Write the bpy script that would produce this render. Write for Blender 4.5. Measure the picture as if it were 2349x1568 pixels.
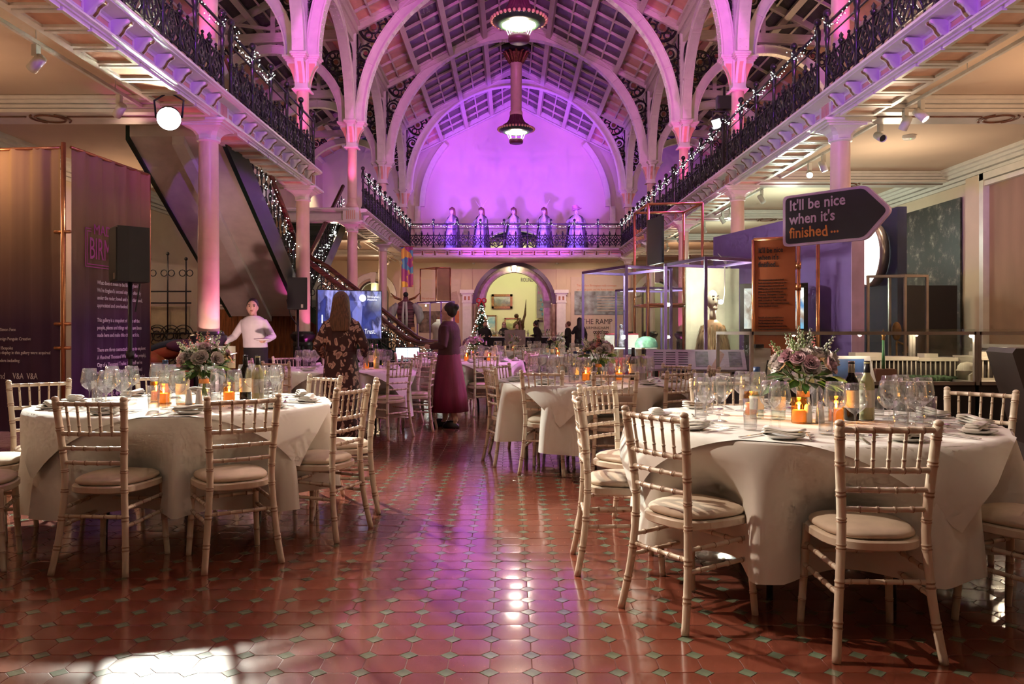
import bpy, bmesh, math, random
from mathutils import Vector, Matrix, Euler
random.seed(7)
for _o in list(bpy.data.objects): bpy.data.objects.remove(_o, do_unlink=True)
SC = bpy.context.scene
COL = SC.collection
PI = math.pi
# ---------------------------------------------------------------- camera
H = 1.235                       # eye height; the camera stands at the origin of the hall
F = 1827.0                      # focal length in pixels of the 2349 px wide frame
_c = bpy.data.cameras.new('camera')
_c.sensor_width = 36.0
_c.lens = F / 2349.0 * 36.0
_c.shift_x = (1174.5 - 1172.0) / 2349.0
_c.shift_y = (760.0 - 784.0) / 2349.0
_c.clip_start = 0.05
_c.clip_end = 200
CAM = bpy.data.objects.new('camera', _c)
COL.objects.link(CAM)
CAM.location = (0, 0, H)
CAM.rotation_euler = (PI / 2, 0, 0)
SC.camera = CAM
# ---------------------------------------------------------------- world, exposure
_w = bpy.data.worlds.new('night'); SC.world = _w; _w.use_nodes = True
_w.node_tree.nodes['Background'].inputs[0].default_value = (0.02, 0.025, 0.05, 1)
_w.node_tree.nodes['Background'].inputs[1].default_value = 0.3
SC.view_settings.view_transform = 'Standard'
SC.view_settings.look = 'None'
SC.view_settings.exposure = 0.25
SC.view_settings.gamma = 1.0
SC.view_settings.use_curve_mapping = False
_cy = SC.cycles
_cy.max_bounces = 5; _cy.diffuse_bounces = 2; _cy.glossy_bounces = 2; _cy.transmission_bounces = 2
_cy.transparent_max_bounces = 24
_cy.caustics_reflective = False; _cy.caustics_refractive = False
_cy.sample_clamp_indirect = 4.0; _cy.sample_clamp_direct = 0
_cy.use_denoising = True
_cy.use_adaptive_sampling = True; _cy.adaptive_threshold = 0.10; _cy.adaptive_min_samples = 12
try: _cy.use_light_tree = True
except Exception: pass

def aim(o, target):
    d = Vector(target) - Vector(o.location)
    o.rotation_euler = d.to_track_quat('-Z', 'Y').to_euler()
def spot(name, loc, target, power, col, angle=60, blend=0.5, radius=0.06):
    l = bpy.data.lights.new(name, 'SPOT'); l.energy = power; l.color = col
    l.spot_size = math.radians(angle); l.spot_blend = blend; l.shadow_soft_size = radius
    o = bpy.data.objects.new(name, l); COL.objects.link(o); o.location = loc; aim(o, target)
    return o
def point(name, loc, power, col, radius=0.1):
    l = bpy.data.lights.new(name, 'POINT'); l.energy = power; l.color = col; l.shadow_soft_size = radius
    o = bpy.data.objects.new(name, l); COL.objects.link(o); o.location = loc
    return o
WARM = (1.0, 0.72, 0.42); COOL = (0.80, 1.0, 0.80); VIO = (0.36, 0.07, 1.0); MAG = (0.85, 0.13, 0.85); BLU = (0.12, 0.06, 1.0)
# party lights of the hall: floods standing in the galleries and LED cans on the floor, plus an added stair fill
LIGHTS = [
    # name, location, target, watt, colour, cone, blend, radius
    ('gallery_flood', (-4.6, 9.2, 5.55), (-1.5, 2.7, 0.0), 1500, (1.0, 0.95, 0.80), 50, 0.3, 0.05),
    ('gallery_flood', (5.0, 9.0, 5.55), (0.9, 4.2, 0.0), 1700, (1.0, 0.72, 0.54), 46, 0.5, 0.05),
    ('gallery_flood', (-4.55, 4.6, 6.0), (1.5, 3.9, 0.4), 1300, (1.0, 0.80, 0.62), 40, 0.6, 0.05),
    ('nave_wash', (-3.3, 2.0, 4.75), (-1.0, 17, 9.8), 3600, MAG, 60, 0.7, 0.15),
    ('nave_wash', (3.7, 2.0, 4.75), (1.4, 17, 9.8), 3600, MAG, 60, 0.7, 0.15),
    ('fascia_wash', (-3.3, 0.5, 4.25), (4.0, 8, 6.6), 2600, VIO, 44, 0.5, 0.15),
    ('fascia_wash', (3.7, 0.5, 4.25), (-3.7, 8, 6.6), 2600, VIO, 44, 0.5, 0.15),
    ('wall_wash', (-3.4, 27.0, 4.8), (1.6, 33.9, 8.6), 2300, VIO, 80, 0.6, 0.1),
    ('wall_wash', (3.8, 27.0, 4.8), (-1.2, 33.9, 8.6), 1700, VIO, 80, 0.6, 0.1),
    ('wall_wash', (0.2, 24.0, 0.5), (0.2, 33.9, 8.0), 1000, MAG, 40, 0.6, 0.1),
    ('stair_fill', (-3.2, 9.3, 0.3), (-5.0, 14.2, 2.7), 240, (1.0, 0.62, 0.56), 52, 0.8, 0.1),  # fill added at floor level to brighten the stair soffit
    ('table_wash', (4.0, 13.0, 5.0), (-1.0, 12.0, 0.6), 1300, MAG, 50, 0.6, 0.1),
]
for _n, _l, _t, _p, _cc, _a, _b, _r in LIGHTS: spot(_n, _l, _t, _p, _cc, _a, _b, _r)

# ---------------------------------------------------------------- mesh builder
class MB:
    def __init__(s): s.v = []; s.f = []; s.m = []; s.cur = 0
    def add(s, vs, fs):
        b = len(s.v); s.v.extend([tuple(x) for x in vs]); s.f.extend([tuple(b + i for i in f) for f in fs]); s.m.extend([s.cur] * len(fs)); return s
    def box(s, x0, x1, y0, y1, z0, z1, M=None):
        vs = [(x0,y0,z0),(x1,y0,z0),(x1,y1,z0),(x0,y1,z0),(x0,y0,z1),(x1,y0,z1),(x1,y1,z1),(x0,y1,z1)]
        if M is not None: vs = [M @ Vector(q) for q in vs]
        return s.add(vs, [(0,3,2,1),(4,5,6,7),(0,1,5,4),(1,2,6,5),(2,3,7,6),(3,0,4,7)])
    def cbox(s, c, d, M=None):
        return s.box(c[0]-d[0]/2, c[0]+d[0]/2, c[1]-d[1]/2, c[1]+d[1]/2, c[2]-d[2]/2, c[2]+d[2]/2, M)
    def bar(s, a, b, w, h, up=(0,0,1)):
        a = Vector(a); b = Vector(b); t = (b-a).normalized(); u = Vector(up); r = t.cross(u)
        if r.length < 1e-4: r = t.cross(Vector((1,0,0)))
        r.normalize(); u = r.cross(t)
        vs = [p + r*sx*w/2 + u*sy*h/2 for p in (a, b) for sx, sy in ((-1,-1),(1,-1),(1,1),(-1,1))]
        return s.add(vs, [(0,3,2,1),(4,5,6,7),(0,1,5,4),(1,2,6,5),(2,3,7,6),(3,0,4,7)])
    def lathe(s, prof, seg=16, c=(0,0,0), cap=True, M=None, sx=1, sy=1):
        vs = []
        for r, z in prof:
            for i in range(seg):
                a = 2*PI*i/seg; vs.append(Vector((c[0]+r*math.cos(a)*sx, c[1]+r*math.sin(a)*sy, c[2]+z)))
        if M is not None: vs = [M @ q for q in vs]
        fs = []
        n = len(prof)
        for k in range(n-1):
            for i in range(seg):
                j = (i+1) % seg; fs.append((k*seg+i, k*seg+j, (k+1)*seg+j, (k+1)*seg+i))
        if cap:
            if prof[0][0] > 1e-5: fs.append(tuple(range(seg-1, -1, -1)))
            if prof[-1][0] > 1e-5: fs.append(tuple((n-1)*seg+i for i in range(seg)))
        return s.add(vs, fs)
    def tube(s, pts, r, seg=8, cap=True, closed=False):
        pts = [Vector(p) for p in pts]; n = len(pts)
        rs = r if isinstance(r, (list, tuple)) else [r]*n
        vs = []; prev = None
        for i, p in enumerate(pts):
            if closed: t = pts[(i+1) % n] - pts[i-1]
            else: t = pts[min(i+1, n-1)] - pts[max(i-1, 0)]
            if t.length < 1e-9: t = Vector((0,0,1))
            t.normalize()
            if prev is None:
                u = Vector((0,0,1)) if abs(t.z) < 0.9 else Vector((0,1,0))
                u = (u - t*u.dot(t)).normalized()
            else:
                u = prev - t*prev.dot(t)
                u = u.normalized() if u.length > 1e-6 else Vector((1,0,0))
            prev = u; w = t.cross(u)
            for k in range(seg):
                a = 2*PI*k/seg; vs.append(p + (u*math.cos(a) + w*math.sin(a))*rs[i])
        fs = []
        for i in range(n if closed else n-1):
            i2 = (i+1) % n
            for k in range(seg):
                j = (k+1) % seg; fs.append((i*seg+k, i*seg+j, i2*seg+j, i2*seg+k))
        if cap and not closed:
            fs.append(tuple(range(seg-1, -1, -1))); fs.append(tuple((n-1)*seg+k for k in range(seg)))
        return s.add(vs, fs)
    def ring(s, c, R, r, axis='y', n=20, seg=6, a0=0, a1=None):
        full = a1 is None; a1 = 2*PI if full else a1
        pts = []
        m = n if full else n+1
        for i in range(m):
            a = a0 + (a1-a0)*i/n; ca, sa = R*math.cos(a), R*math.sin(a)
            if axis == 'y': pts.append((c[0]+ca, c[1], c[2]+sa))
            elif axis == 'x': pts.append((c[0], c[1]+ca, c[2]+sa))
            else: pts.append((c[0]+ca, c[1]+sa, c[2]))
        return s.tube(pts, r, seg, closed=full)
    def sphere(s, c, r, seg=12, rings=8, sx=1, sy=1, sz=1, M=None):
        prof = [(max(1e-4, r*math.sin(PI*k/rings)), -r*math.cos(PI*k/rings)*sz) for k in range(rings+1)]
        vs = []
        for rr, z in prof:
            for i in range(seg):
                a = 2*PI*i/seg; q = Vector((rr*math.cos(a)*sx, rr*math.sin(a)*sy, z))
                if M is not None: q = M @ q
                vs.append(q + Vector(c))
        fs = [(k*seg+i, k*seg+(i+1) % seg, (k+1)*seg+(i+1) % seg, (k+1)*seg+i) for k in range(rings) for i in range(seg)]
        return s.add(vs, fs)
    def prism(s, poly, d0, d1, axis='y'):
        n = len(poly)
        def P(p, d): return (p[0], d, p[1]) if axis == 'y' else ((d, p[0], p[1]) if axis == 'x' else (p[0], p[1], d))
        vs = [P(p, d0) for p in poly] + [P(p, d1) for p in poly]
        fs = [tuple(range(n)), tuple(range(2*n-1, n-1, -1))] + [(i, n+i, n+(i+1) % n, (i+1) % n) for i in range(n)]
        return s.add(vs, fs)
    def loft(s, rings, closed_ends=True):
        seg = len(rings[0]); vs = [q for r in rings for q in r]; n = len(rings)
        fs = [(k*seg+i, k*seg+(i+1) % seg, (k+1)*seg+(i+1) % seg, (k+1)*seg+i) for k in range(n-1) for i in range(seg)]
        if closed_ends: fs.append(tuple(range(seg-1, -1, -1))); fs.append(tuple((n-1)*seg+i for i in range(seg)))
        return s.add(vs, fs)
    def xf(s, M, start=0):
        for i in range(start, len(s.v)): s.v[i] = tuple(M @ Vector(s.v[i]))
        return s
    def mesh(s, name, mats, smooth=False, fixn=True):
        me = bpy.data.meshes.new(name); me.from_pydata(s.v, [], s.f)
        if not isinstance(mats, (list, tuple)): mats = [mats]
        for m in mats: me.materials.append(m)
        if len(mats) > 1: me.polygons.foreach_set('material_index', s.m)
        if fixn:
            bm = bmesh.new(); bm.from_mesh(me); bmesh.ops.recalc_face_normals(bm, faces=bm.faces); bm.to_mesh(me); bm.free()
        if smooth is True: me.polygons.foreach_set('use_smooth', [True]*len(me.polygons))
        me.update()
        if smooth == 'auto':
            try: me.shade_smooth() if hasattr(me, 'shade_smooth') else None; me.set_sharp_from_angle(angle=math.radians(38))
            except Exception: pass
        return me
    def build(s, name, mats, parent=None, smooth=False, loc=(0,0,0), rot=None, fixn=True):
        return put(name, s.mesh(name, mats, smooth, fixn), parent, loc, rot)

def put(name, me, parent=None, loc=(0,0,0), rot=None, scale=None):
    o = bpy.data.objects.new(name, me); COL.objects.link(o)
    if parent is not None: o.parent = parent
    o.location = loc
    if rot is not None: o.rotation_euler = rot
    if scale is not None: o.scale = scale if isinstance(scale, (tuple, list)) else (scale,)*3
    return o
def tag(o, label, cat, group=None):
    o['label'] = label; o['category'] = cat
    if group: o['group'] = group
    return o
def thing(name, label, cat, loc=(0,0,0), rz=0.0, group=None):
    o = bpy.data.objects.new(name, None); COL.objects.link(o); o.empty_display_size = 0.1
    o.location = loc; o.rotation_euler = (0, 0, rz)
    return tag(o, label, cat, group)
def struct(o, label=None, cat=None):
    o['kind'] = 'structure'
    if label: o['label'] = label
    o['category'] = cat or o.name.split('_')[0].split('.')[0]
    return o
def root_struct(name, label, cat):
    o = bpy.data.objects.new(name, None); COL.objects.link(o)
    return struct(o, label, cat)
def dup(o, parent=None, loc=None, rz=None, label=None):
    c = o.copy(); COL.objects.link(c)
    if parent is not None: c.parent = parent
    if loc is not None: c.location = loc
    if rz is not None: c.rotation_euler = (0, 0, rz)
    if label: c['label'] = label
    for ch in o.children: dup(ch, c)
    return c
_ord = ['first','second','third','fourth','fifth','sixth','seventh','eighth','ninth','tenth','eleventh','twelfth']
# ---------------------------------------------------------------- materials
MATS = {}
def mat(name, col, rough=0.5, metal=0.0, var=0.08, scale=6.0, bump=0.0, bscale=60.0, coat=0.0, spec=0.5, emit=None, estr=0.0, sheen=0.0, stretch=None, col2=None):
    if name in MATS: return MATS[name]
    m = bpy.data.materials.new(name); m.use_nodes = True; nt = m.node_tree; N = nt.nodes; L = nt.links
    b = N['Principled BSDF']
    b.inputs['Roughness'].default_value = rough; b.inputs['Metallic'].default_value = metal
    b.inputs['Specular IOR Level'].default_value = spec
    if coat: b.inputs['Coat Weight'].default_value = coat; b.inputs['Coat Roughness'].default_value = 0.11
    if sheen: b.inputs['Sheen Weight'].default_value = sheen
    tc = N.new('ShaderNodeTexCoord'); src = tc.outputs['Object']
    if stretch:
        mp = N.new('ShaderNodeMapping'); mp.inputs['Scale'].default_value = stretch; L.new(src, mp.inputs['Vector']); src = mp.outputs['Vector']
    nz = N.new('ShaderNodeTexNoise'); nz.inputs['Scale'].default_value = scale; nz.inputs['Detail'].default_value = 4; L.new(src, nz.inputs['Vector'])
    cr = N.new('ShaderNodeValToRGB')
    c2 = col2 if col2 else tuple(max(0, c*(1-var*2)) for c in col)
    c1 = col if col2 else tuple(min(1, c*(1+var)) for c in col)
    cr.color_ramp.elements[0].color = (*c2, 1); cr.color_ramp.elements[1].color = (*c1, 1)
    cr.color_ramp.elements[0].position = 0.3; cr.color_ramp.elements[1].position = 0.7
    L.new(nz.outputs['Fac'], cr.inputs['Fac']); L.new(cr.outputs['Color'], b.inputs['Base Color'])
    if bump:
        n2 = N.new('ShaderNodeTexNoise'); n2.inputs['Scale'].default_value = bscale; n2.inputs['Detail'].default_value = 3; L.new(src, n2.inputs['Vector'])
        bp = N.new('ShaderNodeBump'); bp.inputs['Strength'].default_value = bump; bp.inputs['Distance'].default_value = 0.01
        L.new(n2.outputs['Fac'], bp.inputs['Height']); L.new(bp.outputs['Normal'], b.inputs['Normal'])
    if emit:
        b.inputs['Emission Color'].default_value = (*emit, 1); b.inputs['Emission Strength'].default_value = estr
    m.diffuse_color = (*col, 1)
    MATS[name] = m; return m
def glow(name, col, strength, sample=True):
    if name in MATS: return MATS[name]
    m = bpy.data.materials.new(name); m.use_nodes = True; nt = m.node_tree
    nt.nodes.remove(nt.nodes['Principled BSDF']); e = nt.nodes.new('ShaderNodeEmission')
    e.inputs[0].default_value = (*col, 1); e.inputs[1].default_value = strength
    nt.links.new(e.outputs[0], nt.nodes['Material Output'].inputs[0])
    if not sample: m.cycles.emission_sampling = 'NONE'
    MATS[name] = m; return m
def glass(name, tint=(1,1,1), base=0.06, power=1.0, rough=0.02, refr_white=0.0):
    """thin clear glass: light passes straight through, edges and glancing angles reflect"""
    if name in MATS: return MATS[name]
    m = bpy.data.materials.new(name); m.use_nodes = True; nt = m.node_tree; N = nt.nodes; L = nt.links
    N.remove(N['Principled BSDF'])
    t = N.new('ShaderNodeBsdfTransparent'); t.inputs[0].default_value = (*tint, 1)
    g = N.new('ShaderNodeBsdfGlossy'); g.inputs['Roughness'].default_value = rough
    lw = N.new('ShaderNodeLayerWeight'); lw.inputs['Blend'].default_value = 0.35
    mr = N.new('ShaderNodeMapRange'); mr.inputs['To Min'].default_value = base; mr.inputs['To Max'].default_value = power
    L.new(lw.outputs['Facing'], mr.inputs['Value'])
    pw = N.new('ShaderNodeMath'); pw.operation = 'POWER'; pw.inputs[1].default_value = 2.2
    L.new(mr.outputs[0], pw.inputs[0])
    ad = N.new('ShaderNodeMath'); ad.operation = 'ADD'; ad.inputs[1].default_value = base; ad.use_clamp = True; L.new(pw.outputs[0], ad.inputs[0])
    mx = N.new('ShaderNodeMixShader'); L.new(ad.outputs[0], mx.inputs[0]); L.new(t.outputs[0], mx.inputs[1]); L.new(g.outputs[0], mx.inputs[2])
    if refr_white:  # white diffuse mix paints in refracted brightness that straight-through glass lacks
        df = N.new('ShaderNodeBsdfTranslucent'); df.inputs[0].default_value = (0.95,0.95,0.95,1); dd = N.new('ShaderNodeBsdfDiffuse'); dd.inputs[0].default_value = (0.95,0.95,0.95,1)
        m1 = N.new('ShaderNodeMixShader'); m1.inputs[0].default_value = 0.5; L.new(df.outputs[0], m1.inputs[1]); L.new(dd.outputs[0], m1.inputs[2])
        m2 = N.new('ShaderNodeMixShader'); m2.inputs[0].default_value = refr_white; L.new(mx.outputs[0], m2.inputs[1]); L.new(m1.outputs[0], m2.inputs[2]); mx = m2
    L.new(mx.outputs[0], N['Material Output'].inputs[0])
    MATS[name] = m; return m

M_WHITE = mat('cream_gloss_paint', (0.78, 0.72, 0.66), 0.32, var=0.04, bump=0.05, bscale=30)
M_PEACH = mat('peach_paint', (0.78, 0.42, 0.28), 0.4, var=0.05)
M_SHAFT = mat('salmon_shaft_paint', (0.80, 0.55, 0.46), 0.34, var=0.04)
M_PLASTER = mat('cream_plaster', (0.70, 0.54, 0.40), 0.8, var=0.04, scale=1.5, bump=0.04)
M_CEIL = mat('ceiling_plaster', (0.70, 0.53, 0.40), 0.8, var=0.03, scale=1.2)
M_UPWALL = mat('gable_plaster', (0.76, 0.64, 0.56), 0.75, var=0.03, scale=0.8)
M_IRON = mat('black_painted_iron', (0.012, 0.012, 0.014), 0.28, var=0.1, bump=0.1)
M_DISC = mat('bronze_boss', (0.22, 0.08, 0.04), 0.5, var=0.15)
M_ROOFW = mat('roof_timber_paint', (0.70, 0.62, 0.54), 0.5, var=0.06, stretch=(1,6,6))
M_DKGLASS = mat('night_roof_glass', (0.035, 0.028, 0.035), 0.12, var=0.3, scale=30, bump=0.5, bscale=90)
M_BRASS = mat('brown_gilt', (0.30, 0.15, 0.06), 0.4, metal=0.6, var=0.2)
M_GREEN = mat('dark_green_paint', (0.012, 0.035, 0.02), 0.3, var=0.15)
# ================================================================ architecture
XC = 0.18; W = 4.2; XL = XC - W; XR = XC + W
def YK(k): return 10.59 + 4.8*k
YW = 33.9                      # back wall
ZE0, ZE1 = 4.0, 4.35          # gallery entablature
ZSP = 6.53                     # springing of the arches
ZEV = 8.88; ZRG = 11.08        # eaves and ridge of the nave roof
XWL, XWR = XC - 8.2, XC + 8.2  # side walls
KS = [-2, -1, 0, 1, 2, 3, 4]
KV = [0, 1, 2, 3, 4]
# ---------------------------------------------------------------- walls and ceilings
def plain(name, label, cat, mb, m): return struct(mb.build(name, m), label, cat)
YB = -9.0
wl = plain('wall_left', 'cream plaster side wall behind the left gallery', 'wall', MB().box(XWL-0.3, XWL, YB, YW+0.3, 0, 9.0), M_PLASTER)
wr = plain('wall_right', 'cream plaster side wall with pilasters on the right', 'wall', MB().box(XWR, XWR+0.3, YB, YW+0.3, 0, 9.0), M_PLASTER)
plain('wall_front', 'plain end wall of the hall behind the viewer', 'wall', MB().box(XWL, XWR, YB-0.3, YB, 0, 11.2), M_PLASTER)
# back wall with arched openings
def arch_wall(mb, x0, x1, z0, z1, cx, hw, zs, y0, y1, n=20):
    """wall slab x0..x1, z0..z1 with an arched opening from z0; half width hw, springing zs"""
    mb.box(x0, cx-hw, y0, y1, z0, z1); mb.box(cx+hw, x1, y0, y1, z0, z1)
    pts = [(cx-hw*math.cos(PI*i/n), zs+hw*math.sin(PI*i/n)) for i in range(n+1)]
    for i in range(n):
        (ax, az), (bx, bz) = pts[i], pts[i+1]
        mb.add([(ax,y0,az),(bx,y0,bz),(bx,y0,z1),(ax,y0,z1),(ax,y1,az),(bx,y1,bz),(bx,y1,z1),(ax,y1,z1)],
               [(0,1,2,3),(4,7,6,5),(0,4,5,1),(3,2,6,7)])
DX = 0.14; DHW = 1.78; DZS = 2.42
SAL, SAR = -5.85, 6.2           # the two aisle archways in the back wall
mb = MB()
arch_wall(mb, -3.2, 3.6, 0, 4.05+0.3, DX, DHW, DZS, YW, YW+0.45, 28)
arch_wall(mb, XWL, -3.2, 0, 4.35, SAL, 0.62, 2.75, YW, YW+0.45, 20)
arch_wall(mb, 3.6, XWR, 0, 4.35, SAR, 0.62, 2.75, YW, YW+0.45, 20)
wb = plain('wall_back', 'cream end wall pierced by three archways', 'wall', mb, M_PLASTER)
mb = MB()
n = 24; r = 1.75; zc = 4.1
xs = [XC-9, XC-r] 
mb.prism([(XWL, 4.35), (XC-r, 4.35), (XC-r, 9.3), (XC-W-0.2, 9.2), (XWL, 9.2)], YW, YW+0.45)
mb.prism([(XC+r, 4.35), (XWR, 4.35), (XWR, 9.2), (XC+W+0.2, 9.2), (XC+r, 9.3)], YW, YW+0.45)
mb.prism([(XC-W-0.2, 9.2), (XC-r, 9.2), (XC-r, 9.3), (XC+r, 9.3), (XC+W+0.2, 9.2), (XC+0.1, 11.6), (XC-0.1, 11.6)], YW+0.001, YW+0.45)
pts = [(XC-r*math.cos(PI*i/n), zc+1.45*math.sin(PI*i/n)) for i in range(n+1)]
for i in range(n):
    (ax, az), (bx, bz) = pts[i], pts[i+1]; az = max(az, 4.35); bz = max(bz, 4.35)
    mb.add([(ax,YW,az),(bx,YW,bz),(bx,YW,9.3),(ax,YW,9.3),(ax,YW+.45,az),(bx,YW+.45,bz)], [(0,1,2,3),(0,4,5,1)])
ub = plain('wall_gable', 'tall pink lit gable wall above the back gallery', 'wall', mb, M_UPWALL)
# lunette moulding in the gable wall
mb = MB(); mb.tube([(XC-1.78*math.cos(PI*i/24), YW-0.03, zc+1.48*math.sin(PI*i/24)) for i in range(25)], 0.07, 6)
mb.build('lunette_moulding', M_WHITE, ub, True)
mb = MB()
for i in range(1, 8):
    a = PI*i/8; mb.tube([(XC, YW+0.2, zc+0.2), (XC-1.7*math.cos(a), YW+0.2, zc+1.4*math.sin(a))], 0.02, 5)
for q in (0.7, 1.2): mb.tube([(XC-q*math.cos(PI*i/20), YW+0.2, zc+q*0.82*math.sin(PI*i/20)) for i in range(21)], 0.022, 5)
mb.build('lunette_fan', M_IRON, ub, True)
# gable trim
mb = MB()
for s in (-1, 1):
    mb.bar((XC+s*4.25, YW-0.06, 8.9), (XC, YW-0.06, 11.02), 0.12, 0.22)
    mb.bar((XC+s*4.25, YW-0.10, 8.72), (XC, YW-0.10, 10.84), 0.10, 0.06)
    mb.bar((XC+s*4.25, YW-0.10, 9.06), (XC, YW-0.10, 11.18), 0.14, 0.05)
mb.build('gable_trim', M_WHITE, ub)
# corner pilaster brackets on the gable wall
for s in (-1, 1):
    mb = MB(); x = XC + s*4.12
    mb.box(x-0.16, x+0.16, YW-0.28, YW, 5.55, 5.75); mb.box(x-0.2, x+0.2, YW-0.34, YW, 5.75, 5.9)
    mb.prism([(YW, 4.9), (YW-0.1, 5.0), (YW-0.26, 5.55), (YW, 5.55)], x-0.12, x+0.12, 'x')
    mb.build('corbel', M_WHITE, ub)
    mb = MB(); pts = [(XC+s*(4.12-0*0), 0)]
    R = 4.05
    for i in range(15):
        a0, a1 = PI/2*i/15, PI/2*(i+1)/15
        p = [(XC+s*R*math.cos(a), ZSP+R*math.sin(a)) for a in (a0, a1)] + [(XC+s*(R-0.22)*math.cos(a), ZSP+(R-0.22)*math.sin(a)) for a in (a1, a0)]
        if a1 < 0.8: mb.prism(p, YW-0.25, YW-0.002)
    mb.box(x-0.12, x+0.12, YW-0.25, YW, 5.9, ZSP)
    mb.build('wall_rib', M_WHITE, ub)
# lower aisle ceilings (the galleries' undersides), transverse beams, crown mouldings
cz = 4.26
def aisle_ceiling(side):
    xa, xb = (XWL, XL-0.2) if side < 0 else (XR+0.2, XWR)
    nm = 'ceiling_left' if side < 0 else 'ceiling_right'
    r = root_struct(nm, 'flat cream ceiling under the %s gallery with moulded beams' % ('left' if side < 0 else 'right'), 'ceiling')
    MB_ = MB()
    if side < 0:
        MB_.box(xa, xb, YB, YK(0)+1.4, cz, ZE1-0.02); MB_.box(xa, -5.75, YK(0)+1.4, YK(2)+2.2, cz, ZE1-0.02)
        MB_.box(-5.75, xb, YK(2)+2.2, YW, cz, ZE1-0.02); MB_.box(xa, -5.75, YK(2)+2.2, YW, cz, ZE1-0.02)
    else: MB_.box(xa, xb, YB, YW, cz, ZE1-0.02)
    MB_.build('slab', M_CEIL, r)
    for k in KS:
        y = YK(k)
        if side < 0 and k in (1, 2): xb2 = -5.75
        else: xb2 = xb
        b = MB(); b.box(xa, xb2, y-0.27, y+0.27, 4.07, cz)
        bo = b.build('beam', M_CEIL, r)
        m = MB()
        for q, (dz, w) in enumerate(((4.09, 0.30), (4.14, 0.33), (4.19, 0.37), (4.23, 0.42))):
            m.box(xa, xb2, y-w, y+w, dz-0.022, dz+0.022)
        m.build('beam_moulding', M_WHITE, bo)
        if side > 0 or k in (-1, 0):
            for xx in ((xa+xb2)/2, ):
                m = MB(); m.ring((xx, y, 4.06), 0.18, 0.015, 'z', 24, 5); m.ring((xx, y, 4.06), 0.24, 0.012, 'z', 24, 5, -0.9, 0.9); m.ring((xx, y, 4.06), 0.24, 0.012, 'z', 24, 5, PI-0.9, PI+0.9)
                m.box(xa, xx-0.27, y-0.1, y-0.085, 4.055, 4.07); m.box(xx+0.27, xb2, y-0.1, y-0.085, 4.055, 4.07)
                m.build('beam_ornament', M_DISC, bo, True)
    m = MB(); sx = 1 if side < 0 else -1; xw = XWL if side < 0 else XWR
    for dz, w in ((4.23, 0.30), (4.18, 0.22), (4.12, 0.15), (4.05, 0.09), (3.98, 0.05)):
        m.box(min(xw, xw+sx*w), max(xw, xw+sx*w), YB, YW, dz-0.03, dz+0.03)
    m.build('crown_moulding', M_WHITE, r)
    return r
aisle_ceiling(-1); aisle_ceiling(1)
# floor of the back gallery
struct(MB().box(XL, XR, YK(4)-0.05, YW, cz-0.1, ZE1-0.02).build('ceiling_back', M_CEIL), 'flat ceiling under the back gallery over the doorway', 'ceiling')

# ---------------------------------------------------------------- columns
def flute(prof_r, n, depth, z0, z1):
    ring = []
    m = n*4
    return [[(prof_r*(1-depth*(0.5-0.5*math.cos(2*PI*n*i/m)))*math.cos(2*PI*i/m), prof_r*(1-depth*(0.5-0.5*math.cos(2*PI*n*i/m)))*math.sin(2*PI*i/m), z) for i in range(m)] for z in (z0, z1)]
mb = MB()
mb.lathe([(0.24,0),(0.24,0.1),(0.21,0.14),(0.2,0.2)], 20)
mb.loft(flute(0.185, 14, 0.13, 0.2, 0.98), False)
mb.lathe([(0.185,0.96),(0.19,1.0),(0.175,1.04),(0.2,1.08),(0.235,1.13),(0.235,1.18),(0.2,1.2),(0.19,1.235),(0.14,1.236)], 20)
ME_BASE = mb.mesh('plinth', M_IRON, 'auto')
mb = MB(); mb.lathe([(0.142,1.235),(0.138,1.9),(0.13,3.0),(0.124,3.78)], 24, cap=False)
ME_SHAFT = mb.mesh('shaft', M_SHAFT, True)
def sq(w, z): return [(w*x, w*y, z) for x, y in ((-1,-1),(1,-1),(1,1),(-1,1))]
def oct_(w, z, c): return [(x*w, y*w, z) for x, y in ((-1,-c),(-c,-1),(c,-1),(1,-c),(1,c),(c,1),(-c,1),(-1,c))]
mb = MB()
mb.lathe([(0.124,3.74),(0.15,3.755),(0.15,3.775),(0.13,3.79)], 24)
mb.loft([oct_(0.128,3.77,.6), oct_(0.135,3.82,.6), oct_(0.16,3.865,.7), oct_(0.2,3.90,.8), oct_(0.235,3.92,.88)])
mb.box(-.25,.25,-.25,.25,3.92,3.94); mb.box(-.29,.29,-.29,.29,3.94,3.965); mb.box(-.33,.33,-.33,.33,3.965,4.0)
ME_CAP = mb.mesh('capital', M_WHITE)
# fluted block in the entablature above each column
mb = MB(); mb.box(-.20,.20,-.20,.20,4.0,4.35)
ME_BLOCK = mb.mesh('entablature_block', M_WHITE)
mb = MB()
mb.lathe([(0.16,4.35),(0.16,4.42),(0.14,4.46),(0.125,4.5),(0.122,4.6)], 20); mb.lathe([(0.122,4.6),(0.115,5.86)], 20, cap=False)
ME_UPSHAFT = mb.mesh('upper_shaft', M_SHAFT, True)
mb = MB()
mb.box(-.17,.17,-.17,.17,5.86,5.885); mb.box(-.14,.14,-.14,.14,5.885,5.92)
mb.box(-.125,.125,-.125,.125,5.9,6.5)
cons = [(0.1,5.92),(0.13,6.02),(0.155,6.12),(0.19,6.22),(0.235,6.3),(0.285,6.36),(0.285,6.43),(0.1,6.43)]
for a in range(4):
    st = len(mb.v); mb.prism(cons, -0.085, 0.085)
    mb.box(0.1,0.31,-0.11,0.11,6.43,6.46); mb.box(0.1,0.335,-0.135,0.135,6.46,6.49); mb.box(0.1,0.36,-0.16,0.16,6.49,6.53)
    mb.xf(Matrix.Rotation(a*PI/2, 4, 'Z'), st)
ME_UPCAP = mb.mesh('upper_capital', M_WHITE)
mb = MB()
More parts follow.
